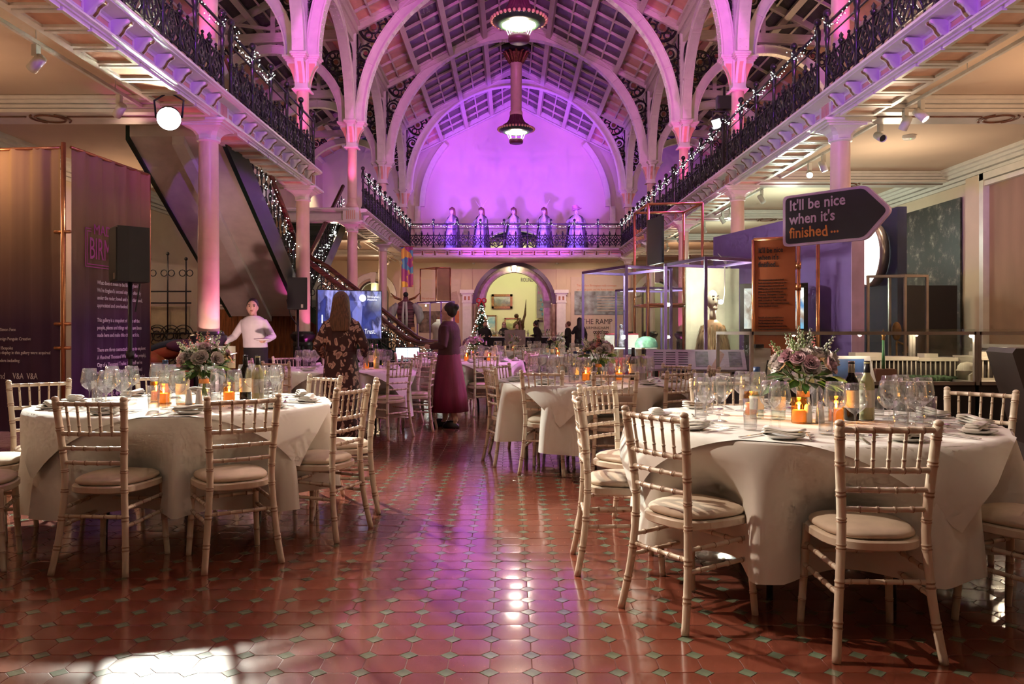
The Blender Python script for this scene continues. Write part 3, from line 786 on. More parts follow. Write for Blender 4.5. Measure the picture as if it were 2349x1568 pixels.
CH['strf'] = bamboo([(-.176,.16,.31),(0,.163,.31),(.176,.16,.31)], 0.010, 0.010, [.2,.4,.6,.8], 10, 8, 0.0025).mesh('stretcher', [M_LIME, M_LIMEDK], True)
CH['strk'] = bamboo([(-.166,-.206,.29),(0,-.208,.29),(.166,-.206,.29)], 0.010, 0.010, [.15,.33,.5,.67,.85], 10, 8, 0.0025).mesh('stretcher', [M_LIME, M_LIMEDK], True)
RAILZ = [(.868,.181,-.2405,.012),(.715,.171,-.2195,.012),(.64,.165,-.212,.0105),(.565,.161,-.2045,.0105)]
for i, (z, hx, y, r) in enumerate(RAILZ):
    CH['rail%d' % i] = bamboo([(-hx,y,z),(-hx*.5,y-.012,z),(0,y-.016,z),(hx*.5,y-.012,z),(hx,y,z)], r, r, [.17,.33,.5,.67,.83] if i < 2 else [.2,.4,.6,.8], 12, 8, 0.003).mesh('back_rail', [M_LIME, M_LIMEDK], True)
for i in range(5):
    q = (i-2)/2.0*0.66
    CH['spin%d' % i] = bamboo([(.181*q,-.2565+.012*q*q,.865),(.171*q,-.2355+.012*q*q,.717)], 0.0065, 0.0075, [.3,.7], 8, 6, 0.003).mesh('spindle', [M_LIME, M_LIMEDK], True)
def seat_outline(w, y0, y1, n=32, e=3.0):
    out = []
    for i in range(n):
        a = 2*PI*i/n; c, s_ = math.cos(a), math.sin(a)
        x = math.copysign(abs(c)**(2/e), c); y = math.copysign(abs(s_)**(2/e), s_)
        yy = (y0+y1)/2 + y*(y1-y0)/2; out.append((x*w*(0.86+0.14*(y+1)/2), yy))
    return out
mb = MB(); o1 = seat_outline(.208,-.205,.205); o2 = seat_outline(.2,-.198,.198)
mb.loft([[(x,y,.402) for x,y in o2],[(x,y,.408) for x,y in o1],[(x,y,.434) for x,y in o1],[(x,y,.440) for x,y in o2]])
CH['frame'] = mb.mesh('seat_frame', M_LIME, 'auto')
mb = MB()
lv = [(.90,.440),(.965,.449),(.975,.458),(.95,.467),(.86,.477),(.65,.486),(.35,.4905),(.05,.492)]
mb.loft([[(x*k,y*k,z) for x,y in seat_outline(.2,-.195,.2)] for k,z in lv])
CH['pad'] = mb.mesh('seat_pad', M_PAD, True)
CHP = [('seat_frame','frame'),('seat_pad','pad'),('back_post','posta'),('back_post','postb'),('leg','lega'),('leg','legb'),('stretcher','stra'),('stretcher','strb'),('stretcher','str2a'),('stretcher','str2b'),('stretcher','strf'),('stretcher','strk')] + [('back_rail','rail%d' % i) for i in range(4)] + [('spindle','spin%d' % i) for i in range(5)]
def chair(mx, my, fx, fy, label, group):
    """mx,my: midpoint of the back feet; fx,fy: facing"""
    l = math.hypot(fx, fy); fx /= l; fy /= l
    t = thing('banquet_chair', label, 'chair', (mx+fx*.255, my+fy*.255, 0), math.atan2(-fx, fy), group)
    for nm, k in CHP: put(nm, CH[k], t)
    return t
# ================================================================ tables and cloths
M_CLOTH = mat('white_tablecloth', (0.80, 0.76, 0.70), 0.85, var=0.03, scale=3, bump=0.03, bscale=500, sheen=0.2)
M_LEGBLK = mat('black_steel', (0.01, 0.01, 0.012), 0.4, var=0.1)
TZ = 0.77; TR = 0.90
def cloth(seed, chairs, zb=0.215, top=TZ):
    """round cloth over a table of radius TR; tucked in where chairs (angle, gap radius) push against it"""
    rnd = random.Random(seed); n = 192
    ph = [rnd.uniform(0, 2*PI) for _ in range(6)]; fr = [7, 11, 13, 17, 23, 5]; am = [.30,.34,.30,.20,.10,.25]
    def fold(a):
        v = sum(m*math.cos(f*a+p) for m, f, p in zip(am, fr, ph))
        return math.copysign(abs(v)**1.25, v)
    rings = []
    for rr in (0.02, 0.3, 0.6, 0.8, TR-0.012): rings.append([(rr*math.cos(2*PI*i/n), rr*math.sin(2*PI*i/n), top) for i in range(n)])
    for t in (0.0, 0.02, 0.05, 0.1, 0.17, 0.26, 0.36, 0.48, 0.6, 0.72, 0.83, 0.93, 1.0):
        ring = []
        for i in range(n):
            a = 2*PI*i/n; f = fold(a); g = min(1, t*1.6)
            z = top - (0.004 if t == 0 else 0) - t*(top-zb) + (0.02*math.sin(3*a+ph[1]) + 0.012*f)*t
            r = TR + 0.004 + 0.065*t + 0.10*f*g**0.8
            r = max(r, TR - 0.09*t - 0.01)
            tuck = 0
            for ca, gap in chairs:
                d = abs((a-ca+PI) % (2*PI)-PI)
                w = max(0.0, 1-(d/0.29)**2)**0.8 if d < 0.29 else 0
                want = gap
                s_ = w*min(1, max(0, (0.70-z)/0.22))
                if s_ > 0: r = r*(1-s_) + min(r, want + 0.045*f)*s_
            ring.append((r*math.cos(a), r*math.sin(a), z))
        rings.append(ring)
    mb = MB(); mb.loft(rings, False); mb.add([(0,0,top)] + rings[0], [(0, 1+i, 1+(i+1) % n) for i in range(n)])
    return mb.mesh('tablecloth', M_CLOTH, True)
def overlay(seed, half=0.80, rot=0.3):
    """square over-cloth: its corners hang over the table edge"""
    rnd = random.Random(seed); n = 160; rings = []
    nr = 34
    for j in range(nr+1):
        ring = []
        for i in range(n):
            a = 2*PI*i/n; b = (a-rot+PI/4) % (PI/2)-PI/4; L = half/math.cos(b) + 0.0
            q = j/nr; s = L*q
            if s <= TR: r, z = s, TZ+0.0035
            else:
                d = s-TR; r = TR+0.02+0.045*min(1,d*6)+0.012*math.sin(9*a+seed)*min(1,d*5); z = TZ+0.0035-d*0.98
                r += 0.05*d
            ring.append((max(r,0.001)*math.cos(a), max(r,0.001)*math.sin(a), z))
        rings.append(ring)
    mb = MB(); mb.loft(rings, False); return mb.mesh('overlay_cloth', M_CLOTH, True)
def table_mesh():
    mb = MB(); mb.lathe([(TR-0.02,TZ-0.035),(TR-0.008,TZ-0.03),(TR-0.008,TZ-0.004)], 48); return mb.mesh('tabletop', M_LEGBLK)
ME_TOP = table_mesh()
mb = MB(); mb.tube([(0,.28,TZ-.035),(0,.32,.5),(0,.36,.36),(0,.44,.27),(0,.51,.18),(0,.53,.08),(0,.53,0.0)], 0.016, 8)
ME_TLEG = mb.mesh('leg', M_LEGBLK, True)
# ================================================================ tableware
M_GLS = glass('clear_glass', (0.99,0.995,0.99), 0.075, 1.0, 0.05, 0.022)
M_GLS2 = glass('clear_bottle_glass', (0.90,0.95,0.91), 0.09, 0.9, 0.05, 0.025)
M_AMB = glass('amber_glass', (1.0,0.76,0.42), 0.05, 0.7, 0.05)
M_CHINA = mat('white_china', (0.82,0.80,0.77), 0.18, var=0.02)
M_NAPK = mat('white_linen_napkin', (0.78,0.74,0.68), 0.9, var=0.03, bump=0.05, bscale=300)
M_STEEL = mat('polished_steel', (0.72,0.70,0.68), 0.14, metal=1.0, var=0.04)
M_RED = mat('dark_wine_bottle', (0.010,0.008,0.007), 0.08, var=0.1)
M_WHW = mat('white_wine_bottle', (0.62,0.60,0.32), 0.10, var=0.05, coat=0.5)
M_LABEL = mat('paper_label', (0.78,0.72,0.60), 0.7, var=0.06, scale=25)
M_CAPB = mat('black_capsule', (0.012,0.012,0.014), 0.3); M_CAPS = mat('grey_capsule', (0.45,0.40,0.33), 0.3, metal=0.5)
M_BLUE = mat('blue_cap', (0.02,0.05,0.16), 0.3)
M_WAX = mat('candle_wax', (0.88,0.50,0.30), 0.5, emit=(1.0,0.40,0.12), estr=0.5)  # wax emits faintly, painting the flame's glow inside it
M_FLAME = glow('candle_flame', (1.0,0.62,0.2), 40.0, False)
TW = {}
mb = MB(); mb.lathe([(0.0005,0.004),(0.012,0.0045),(0.037,0.002),(0.038,0.0),(0.037,0.003),(0.008,0.009),(0.0042,0.02),(0.0038,0.08),(0.006,0.092),(0.022,0.104),(0.042,0.124),(0.050,0.143),(0.0495,0.16),(0.044,0.195),(0.038,0.228),(0.0392,0.229),(0.0452,0.196),(0.0508,0.16),(0.0512,0.143),(0.043,0.1225),(0.022,0.102)], 24, cap=False)
TW['wine'] = mb.mesh('bowl', M_GLS, True)
mb = MB(); mb.lathe([(0.0005,0.002),(0.029,0.002),(0.030,0.012),(0.034,0.145),(0.033,0.145),(0.0285,0.014),(0.0005,0.013)], 18, cap=False)
TW['tumbler'] = mb.mesh('tumbler', M_GLS, True)
mb = MB(); mb.lathe([(0.0005,0.004),(0.05,0.004),(0.082,0.017),(0.0825,0.014),(0.052,0.0),(0.0005,0.0)], 28, cap=False)
TW['plate'] = mb.mesh('side_plate', M_CHINA, True)
def napkin(seed):
    r = random.Random(seed); mb = MB()
    for lay in range(3):
        rings = []
        for i in range(9):
            q = i/8; x = -0.085+0.17*q
            h = 0.016+lay*0.009+0.006*math.sin(q*5+lay+seed); w = 0.038-0.006*lay+0.004*math.sin(q*4+seed)
            rings.append([(x+0.004*lay, w*math.cos(a)+0.01*math.sin(3*q+seed), h+0.006*math.sin(a)) for a in [2*PI*k/10 for k in range(10)]])
        mb.loft(rings)
    return mb.mesh('napkin', M_NAPK, True)
NAPS = [napkin(i) for i in range(3)]
def cutlery():
    # knife
    mb = MB(); out = [(-.008,-.11),(.008,-.11),(.006,-.01),(.0095,0.0),(.010,.07),(.004,.105),(-.006,.108),(-.006,0.0),(-.006,-.01)]
    mb.prism(out, 0.002, 0.0045, 'z'); TW['knife'] = mb.mesh('knife', M_STEEL)
    mb = MB(); mb.prism([(-.006,-.10),(.006,-.10),(.003,.0),(.003,.03),(-.003,.03),(-.003,.0)], 0.003, 0.0055, 'z')
    mb.prism([(-.003,.03),(.003,.03),(.0115,.05),(.0115,.06),(-.0115,.06),(-.0115,.05)], 0.003, 0.0055, 'z')
    for i in range(4): mb.box(-.0115+i*.0066, -.0085+i*.0066, .058, .098, 0.004, 0.006)
    TW['fork'] = mb.mesh('fork', M_STEEL)
    mb = MB(); mb.prism([(-.006,-.10),(.006,-.10),(.003,.0),(.003,.04),(-.003,.04),(-.003,.0)], 0.003, 0.0055, 'z')
    mb.sphere((0,.065,.006), .018, 10, 6, 0.9, 1.45, 0.28); TW['spoon'] = mb.mesh('spoon', M_STEEL, 'auto')
cutlery()
def bottle(prof, seg=18): mb = MB(); mb.lathe(prof, seg, cap=False); return mb
PB = [(0.0005,0.004),(0.034,0.0),(0.037,0.006),(0.037,0.185),(0.033,0.205),(0.02,0.228),(0.0145,0.245),(0.0145,0.29)]
TW['redb'] = bottle(PB+[(0.016,0.292),(0.016,0.30),(0.0005,0.30)]).mesh('glass_body', M_RED, True)
TW['whtb'] = bottle(PB+[(0.016,0.292),(0.016,0.30),(0.0005,0.30)]).mesh('glass_body', M_WHW, True)
TW['label'] = bottle([(0.0376,0.065),(0.0376,0.155)], 18).mesh('label', M_LABEL, True)
TW['capk'] = bottle([(0.0165,0.235+.01),(0.0158,0.305),(0.0005,0.306)]).mesh('capsule', M_CAPB, True)
TW['caps'] = bottle([(0.0165,0.235+.01),(0.0158,0.305),(0.0005,0.306)]).mesh('capsule', M_CAPS, True)
TW['watb'] = bottle([(0.0005,0.004),(0.034,0.0),(0.037,0.008),(0.037,0.15),(0.03,0.18),(0.018,0.205),(0.0155,0.25),(0.017,0.252)]).mesh('glass_body', M_GLS2, True)
TW['watc'] = bottle([(0.018,0.248),(0.018,0.272),(0.0005,0.273)]).mesh('screw_cap', M_BLUE, True)
TW['watw'] = bottle([(0.0005,0.008),(0.034,0.008),(0.0355,0.14),(0.0005,0.14)]).mesh('water', glass('still_water', (0.93,0.96,0.94), 0.03, 0.3, 0.02), True)
TW['watl'] = bottle([(0.0376,0.05),(0.0376,0.12)], 18).mesh('label', mat('pale_label', (0.7,0.68,0.6), 0.6), True)
mb = MB(); mb.lathe([(0.0005,0.003),(0.036,0.0),(0.038,0.004),(0.038,0.125),(0.036,0.128),(0.035,0.125),(0.035,0.006)], 24, cap=False); TW['votive'] = mb.mesh('glass_holder', M_AMB, True)
mb = MB(); mb.lathe([(0.032,0.006),(0.032,0.062),(0.028,0.066),(0.004,0.062)], 16); TW['wax'] = mb.mesh('candle', M_WAX, True)
mb = MB(); mb.lathe([(0.0005,0.064),(0.0055,0.072),(0.006,0.08),(0.003,0.093),(0.0005,0.102)], 8); TW['flame'] = mb.mesh('flame', M_FLAME, True)
mb = MB(); mb.lathe([(0.022,0.0),(0.022,0.01),(0.016,0.085),(0.012,0.092),(0.0005,0.094)], 16); TW['shaker'] = mb.mesh('shaker', M_CHINA, True)
def item(kind, x, y, z, rz, label, group):
    L = (x, y, z)
    if kind in ('wine', 'tumbler'):
        nm = 'wine_glass' if kind == 'wine' else 'highball_glass'
        o = put(nm, TW[kind], None, L, (0,0,rz)); return tag(o, label, 'glass', group)
    if kind in ('knife', 'fork', 'spoon'):
        o = put(kind, TW[kind], None, L, (0,0,rz)); return tag(o, label, kind, group)
    if kind == 'plate': return tag(put('side_plate', TW['plate'], None, L, (0,0,rz)), label, 'plate', group)
    if kind == 'napkin': return tag(put('folded_napkin', random.choice(NAPS), None, L, (0,0,rz)), label, 'napkin', group)
    if kind == 'shaker': return tag(put('shaker', TW['shaker'], None, L, (0,0,rz)), label, 'shaker', group)
    if kind in ('redb', 'whtb'):
        t = thing('wine_bottle', label, 'bottle', L, rz, group); put('glass_body', TW[kind], t); put('label', TW['label'], t); put('capsule', TW['caps' if kind == 'redb' and random.random() < .5 else 'capk'], t); return t
    if kind == 'water':
        t = thing('water_bottle', label, 'bottle', L, rz, group); put('glass_body', TW['watb'], t); put('screw_cap', TW['watc'], t); put('water', TW['watw'], t); put('label', TW['watl'], t); return t
    if kind == 'candle':
        t = thing('votive_candle', label, 'candle', L, rz, group); put('glass_holder', TW['votive'], t); c = put('candle', TW['wax'], t); put('flame', TW['flame'], c)
        p = point('candle_light', (0,0,0.1), 0.9, (1.0,0.55,0.2), 0.012); p.parent = t; return t
# ---------------------------------------------------------------- flowers
M_PET = [mat('pink_petal', (0.95,0.56,0.63), 0.7, var=0.2, scale=60), mat('pale_pink_petal', (0.97,0.80,0.77), 0.7, var=0.15, scale=60), mat('lilac_petal', (0.66,0.45,0.75), 0.7, var=0.2, scale=60), mat('white_petal', (0.75,0.74,0.62), 0.7, var=0.1, scale=60), mat('coral_petal', (0.80,0.28,0.26), 0.7, var=0.2, scale=60)]
M_LEAF = mat('dark_leaf', (0.08,0.19,0.045), 0.45, var=0.4, scale=30); M_LEAF2 = mat('grey_green_leaf', (0.16,0.22,0.15), 0.6, var=0.3, scale=30); M_STEM = mat('green_stem', (0.09,0.18,0.04), 0.5, var=0.3)
M_BAND = mat('hessian_band', (0.45,0.25,0.14), 0.9, var=0.2, scale=40)
def blossom(m, R, layers, cup, seed):
    r = random.Random(seed); mb = MB()
    for l in range(layers):
        k = 5+l; q = (l+0.6)/layers
        for i in range(k):
            a = 2*PI*i/k+l*0.7+r.uniform(-.1,.1); rr = R*q; up = R*(1.0-cup*q)
            d = Vector((math.cos(a), math.sin(a), 0)); t = Vector((-math.sin(a), math.cos(a), 0)); w = R*0.42*(0.6+0.6*q)
            b0 = d*R*0.06*l; m1 = d*rr*0.75+Vector((0,0,up*0.62)); tip = d*rr*1.05+Vector((0,0,up*0.95+r.uniform(-.1,.1)*R))
            mb.add([b0-t*w*.25, b0+t*w*.25, m1+t*w, m1-t*w, tip+t*w*.55, tip-t*w*.55], [(0,1,2,3),(3,2,4,5)])
    return mb.mesh('blossom', m, True, fixn=False)
BLO = [blossom(M_PET[0],.036,4,.5,1), blossom(M_PET[1],.034,4,.45,2), blossom(M_PET[2],.028,3,.7,3), blossom(M_PET[4],.034,4,.5,4), blossom(M_PET[1],.026,3,.8,5)]
def spike(m, seed):
    r = random.Random(seed); mb = MB(); mb.cur = 0; mb.tube([(0,0,0),(0.004,0,.06),(0,0.004,.13)], 0.002, 5); mb.cur = 1
    for i in range(16):
        z = 0.03+0.1*i/16; a = i*2.4; R = 0.016*(1-i/20)
        mb.sphere((R*math.cos(a), R*math.sin(a), z), 0.009*(1-i/24), 6, 4)
    return mb.mesh('flower_spike', [M_STEM, m], True)
SPK = [spike(M_PET[3],1), spike(M_PET[4],2), spike(mat('lime_bud', (0.40,0.50,0.22), 0.6),3)]
def leafm(m, L, w):
    mb = MB(); rows = []
    for i in range(6):
        q = i/5; ww = w*math.sin(PI*min(0.98,q*0.92+0.04)); z = -0.25*L*q*q+0.04*L; y = L*q
        rows += [(-ww,y,z+0.2*ww),(0,y,z),(ww,y,z+0.2*ww)]
    fs = []
    for i in range(5):
        for j in range(2): a = i*3+j; fs.append((a,a+1,a+4,a+3))
    mb.add(rows, fs); return mb.mesh('leaf', m, True, fixn=False)
LEF = [leafm(M_LEAF,.085,.024), leafm(M_LEAF2,.06,.02), leafm(M_LEAF,.10,.018)]
mb = MB(); mb.lathe([(0.0005,0.004),(0.045,0.0),(0.048,0.006),(0.045,0.06),(0.034,0.115),(0.03,0.135),(0.036,0.16),(0.044,0.175)], 22, cap=False)
ME_VASE = mb.mesh('vase', M_GLS, True)
mb = MB(); mb.lathe([(0.033,0.118),(0.032,0.135),(0.033,0.15)], 18, cap=False); ME_BAND = mb.mesh('band', M_BAND, True)
def bouquet(x, y, z, label, group, seed, nb=26, nl=34, ns=9, R=0.15, pal=(0,1,2,1,3,4)):
    r = random.Random(seed); t = thing('flower_arrangement', label, 'flowers', (x,y,z), 0, group)
    put('vase', ME_VASE, t); put('band', ME_BAND, t)
    tips = []
    def direc(spread):
        a = r.uniform(0,2*PI); e = spread*math.sqrt(r.random()); return Vector((math.sin(e)*math.cos(a), math.sin(e)*math.sin(a), math.cos(e)))
    def place(nm, me, p, d, sc, roll):
        q = d.to_track_quat('Z','Y').to_matrix().to_4x4() @ Matrix.Rotation(roll,4,'Z')
        o = put(nm, me, t, p, q.to_euler(), sc); return o
    C = Vector((0,0,0.235))
    for i in range(nb):
        d = direc(1.25); p = C + Vector((d.x*R, d.y*R, d.z*R*0.82)) * r.uniform(0.8,1.05); tips.append(p)
        place('blossom', BLO[r.choice(pal) % 5], p-d*0.02, d, r.uniform(1.0,1.6), r.uniform(0,6))
    for i in range(ns):
        d = direc(1.1); p = C + d*R*0.62; tips.append(p); place('flower_spike', SPK[i % 3], p, (d+Vector((0,0,.4))).normalized(), r.uniform(.8,1.2), r.uniform(0,6))
    for i in range(nl):
        d = direc(1.9); p = C - Vector((0,0,.03)) + Vector((d.x,d.y,d.z*.7))*R*r.uniform(.4,.8)
        q = d.to_track_quat('Y','Z').to_matrix().to_4x4() @ Matrix.Rotation(r.uniform(-.8,.8),4,'Y')
        put('leaf', LEF[i % 3], t, p, q.to_euler(), r.uniform(.8,1.3))
    for i in range(12):
        p = tips[i % len(tips)]; a = i*0.52
        b = MB(); b.tube([(0.028*math.cos(a+2.5),0.028*math.sin(a+2.5),0.02),(0.012*math.cos(a),0.012*math.sin(a),0.14),tuple(p*0.9)], 0.0028, 5); b.build('stem', M_STEM, t, True)
    return t
# ---------------------------------------------------------------- lay the tables
random.seed(21)
def rad(d): return math.radians(d)
def lay(name, cx, cy, angs, chairs, full=True, seed=1, ov=0.3, centre=None, ntag='', bouq=None, wine=True):
    """one dressed table; angs: direction of each place from the table centre (rad); chairs: (mx,my,fx,fy,label)"""
    tk = []
    for c in chairs:
        l = math.hypot(c[2], c[3]); ox, oy = c[0]+c[2]/l*(.255+.205), c[1]+c[3]/l*(.255+.205)
        tk.append((math.atan2(oy-cy, ox-cx), max(0.45, math.hypot(ox-cx, oy-cy)-0.035)))
        chair(c[0], c[1], c[2], c[3], c[4], 'limewashed chairs at the '+name)
    t = thing('banquet_table', 'round folding banquet table hidden by the white cloth, '+name, 'table', (cx,cy,0), 0.4, 'round banquet tables')
    put('tabletop', ME_TOP, t)
    for i in range(4): put('leg', ME_TLEG, t, (0,0,0), (0,0,i*PI/2+0.5*(i%2)))
    tag(put('tablecloth', cloth(seed, tk), None, (cx,cy,0)), 'long white cloth draped to the floor over the '+name, 'tablecloth', 'long tablecloths')
    tag(put('overlay_cloth', overlay(seed, 0.89, ov), None, (cx,cy,0)), 'square white overlay cloth with hanging corners on the '+name, 'tablecloth', 'overlay cloths')
    z = TZ+0.006
    def loc(a, r, s):
        return cx+r*math.cos(a)-s*math.sin(a), cy+r*math.sin(a)+s*math.cos(a)
    order = sorted(range(len(angs)), key=lambda i: (-math.pi/2-angs[i]) % (2*PI) if ((-math.pi/2-angs[i]) % (2*PI)) < 2*PI-0.2 else 0)
    rank = {i: q for q, i in enumerate(order)}
    for i, a in enumerate(angs):
        j = lambda q: random.uniform(-q, q)
        rz = a+PI/2    # local +y points at the table centre
        pl = 'at the %s place clockwise from the viewer, %s' % (_ord[rank[i]], name) if rank[i] else 'at the place nearest the viewer, '+name
        x, y = loc(a, 0.76, -0.13+j(.01)); item('plate', x, y, z, 0, 'white side plate '+pl, 'side plates on the '+name)
        item('napkin', x, y, z+0.004, rz+j(.5), 'folded white napkin '+pl, 'napkins on the '+name)
        gx = 0.53
        x, y = loc(a, gx+j(.02), 0.17+j(.015)); item('wine', x, y, z, 0, 'outer wine glass '+pl, 'wine glasses on the '+name)
        x, y = loc(a, gx-0.085+j(.01), 0.09+j(.01)); item('wine', x, y, z, 0, 'inner wine glass '+pl, 'wine glasses on the '+name)
        x, y = loc(a, gx+0.02+j(.01), 0.055+j(.008)); item('tumbler', x, y, z, 0, 'tall water glass '+pl, 'water glasses on the '+name)
        if full:
            x, y = loc(a, 0.73, -0.02); item('fork', x, y, z, rz+j(.08), 'steel dinner fork '+pl, 'forks on the '+name)
            x, y = loc(a, 0.73, 0.19); item('knife', x, y, z, rz+j(.08), 'steel knife '+pl, 'knives on the '+name)
            x, y = loc(a, 0.615, -0.10); item('spoon', x, y, z, rz+PI/2+j(.1), 'dessert spoon '+pl, 'spoons on the '+name)
            x, y = loc(a, 0.565, -0.11); item('fork', x, y, z, rz-PI/2+j(.1), 'dessert fork '+pl, 'forks on the '+name)
    cen = centre or []
    for q, (kind, dx, dy) in enumerate(cen):
        same = sorted([c[1] for c in cen if c[0] == kind]); w = '' if len(same) == 1 else (('leftmost ', 'rightmost ') if len(same) == 2 else ('leftmost ', 'middle ', 'rightmost '))[same.index(dx)]
        lab = {'water':'clear water bottle with a blue cap, ', 'redb':'dark bottle of red wine, ', 'whtb':'pale bottle of white wine, ', 'candle':'lit candle in a ribbed amber glass, ', 'shaker':'white china shaker below the flowers, '}[kind]
        item(kind, cx+dx, cy+dy, z, random.uniform(0,6), w+lab+name, {'water':'water bottles on the ','redb':'wine bottles on the ','whtb':'wine bottles on the ','candle':'candles on the ','shaker':'shakers on the '}[kind]+name)
    if bouq: bouquet(cx+bouq[0], cy+bouq[1], z, bouq[2], 'table flowers', bouq[3], *bouq[4:])
C1 = (1.53, 4.11)
n1 = 'right front table'
lay(n1, *C1, [rad(a) for a in (-142,-108,-70,-32,-5,24,58,93,133,172)], [
    (0.60,3.40,.84,.54,'limewashed chair at the right front table turned three-quarters beside the aisle'),
    (1.41,2.96,.03,1,'nearest limewashed chair, back to the viewer, at the right front table'),
    (0.34,4.23,1,-.02,'limewashed chair seen edge on from the aisle at the right front table'),
    (0.55,5.15,.72,-.70,'limewashed chair at the aisle side far corner of the right front table'),
    (1.45,5.62,.05,-1,'limewashed chair on the far side of the right front table, behind the glasses'),
    (2.74,4.64,-.75,-.66,'limewashed chair before the model case at the right front table'),
    (2.27,3.12,-.45,.89,'limewashed chair cut by the right edge of the photo, its pad nearest'),
    (3.02,3.95,-1,.05,'limewashed chair mostly hidden past the right edge of the photo'),
    (2.15,5.42,-.45,-.9,'limewashed chair behind the wine bottles of the right front table')],
    seed=5, ov=-0.52, centre=[('water',-.23,.10),('water',-.13,.06),('candle',-.08,-.10),('candle',.14,-.02),('redb',.24,.03),('whtb',.33,.05),('shaker',.03,-.09),('shaker',-.035,-.10),('candle',-.2,.3)],
    bouq=(0.0,0.06,'big bouquet of pink roses and white stocks on the right front table',11,56,84,14,0.17,(0,1,0,1,4,1)))
C2 = (-2.10, 5.18)
n2 = 'left front table'
lay(n2, *C2, [rad(a) for a in (-93,-58,-20,12,45,80,115,150,185,225)], [
    (-2.135,4.02,.08,1,'limewashed chair, back to the viewer, left of two before the left front table'),
    (-1.39,4.15,-.55,.84,'limewashed chair, back to the viewer, right of two before the left front table'),
    (-0.95,4.84,-.94,.34,'limewashed chair angled at the aisle side of the left front table'),
    (-0.93,5.58,-.98,-.18,'limewashed chair seen edge on at the aisle side of the left front table'),
    (-1.42,6.12,-.62,-.8,'limewashed chair facing the viewer below the flower dress'),
    (-2.72,6.22,.5,-.86,'limewashed chair behind the water bottles of the left front table'),
    (-2.0,6.35,-.05,-1,'limewashed chair behind the wine bottles of the left front table'),
    (-3.27,5.52,.62,-.75,'limewashed chair facing the viewer at the far left of the left front table'),
    (-3.08,4.12,.93,.35,'limewashed chair cut by the left edge of the photo, its pad nearest'),
    (-3.42,4.82,1,.1,'limewashed chair mostly hidden past the left edge of the photo')],
    seed=8, ov=0.26, centre=[('water',-.17,.05),('water',-.05,.02),('candle',-.12,-.09),('candle',.26,.02),('redb',.36,.04),('whtb',.47,-.05),('shaker',.07,-.16),('shaker',.13,-.15),('candle',-.25,.1)],
    bouq=(0.08,0.06,'bouquet of pink carnations and eucalyptus on the left front table',12,48,84,16,0.17,(1,1,0,1,4)))
C3 = (0.78, 7.56)
n3 = 'middle table'
lay(n3, *C3, [rad(a) for a in (-120,-85,-48,-10,25,60,95,130,165,205)], [
    (0.26,6.82,.3,.95,'limewashed chair, back to the viewer, left of two at the middle table'),
    (-0.21,7.46,.93,.3,'limewashed chair angled from the aisle at the middle table'),
    (-0.12,8.28,.85,-.5,'limewashed chair at the far aisle corner of the middle table'),
    (0.86,6.55,-.05,1,'limewashed chair, back to the viewer, behind the front chairs at the middle table'),
    (1.46,6.80,-.64,.77,'limewashed chair at the right of the middle table'),
    (1.72,8.25,-.8,-.6,'limewashed chair on the far right of the middle table'),
    (1.95,7.6,-1,0,'limewashed chair turned edge on before the puppet case'),
    (0.70,8.72,0,-1,'limewashed chair on the far side of the middle table')],
    seed=3, ov=0.40, centre=[('water',-.17,.0),('water',-.05,.0),('candle',-.08,-.12),('candle',.25,.02),('redb',.38,.0),('whtb',.48,.02),('shaker',.1,-.12)],
    bouq=(0.06,0.08,'bouquet of pink roses on the middle table before the glass cases',13,40,56,10,0.16,(0,1,1,0,1)))
C4 = (-2.1, 10.0)
n4 = 'purple lit left table'
lay(n4, *C4, [rad(a) for a in (-100,-60,-20,20,60,100,140,180,220)], [
    (-1.27,9.22,-.77,.64,'limewashed chair in purple light at the right of the floral dress'),
    (-0.95,9.98,-1,.02,'limewashed chair in purple light seen from its side by the aisle'),
    (-1.35,10.9,-.6,-.8,'limewashed chair below the small white screens'),
    (-3.2,9.7,1,.15,'limewashed chair at the far left of the purple lit table'),
    (-2.62,8.85,.4,.92,'limewashed chair showing its back left of the floral dress'),
    (-2.45,11.15,.25,-1,'limewashed chair behind the glasses left of the floral dress'),
    (-3.05,10.75,.7,-.7,'limewashed chair in front of the timber boards')],
    full=False, seed=4, ov=0.2, centre=[('water',-.2,.1),('water',-.05,.1),('candle',.3,-.1),('whtb',.42,-.05),('redb',.3,.3)])
C5 = (-0.70, 12.6)
n5 = 'purple lit aisle table'
def ringchairs(C, degs, labs): 
    return [(C[0]+1.13*math.cos(rad(d)), C[1]+1.13*math.sin(rad(d)), -math.cos(rad(d)), -math.sin(rad(d)), l) for d, l in zip(degs, labs)]
lay(n5, *C5, [rad(a) for a in (-110,-70,-30,10,50,90,130,170,210)], ringchairs(C5, (-120,-72,-20,25,80,130,190),
    ['limewashed purple lit chair half hidden by the figure in the maroon skirt','limewashed purple lit chair right of the figure in the maroon skirt','limewashed purple lit chair at the right of the aisle table','limewashed purple lit chair at the far right of the aisle table','limewashed purple lit chair behind the orchids','limewashed purple lit chair at the far left of the aisle table','limewashed purple lit chair beside the lit newel post']),
    full=False, seed=6, ov=0.5-PI/4, centre=[('water',-.3,.1),('candle',.0,-.1),('candle',.35,.0),('redb',.3,.2),('whtb',.45,.2)],
    bouq=(0.12,0.0,'vivid magenta orchid bouquet on the purple lit table',14,26,26,8,0.18,(0,2,2,0,2)))
C6 = (1.0, 15.4)
n6 = 'table below the archway'
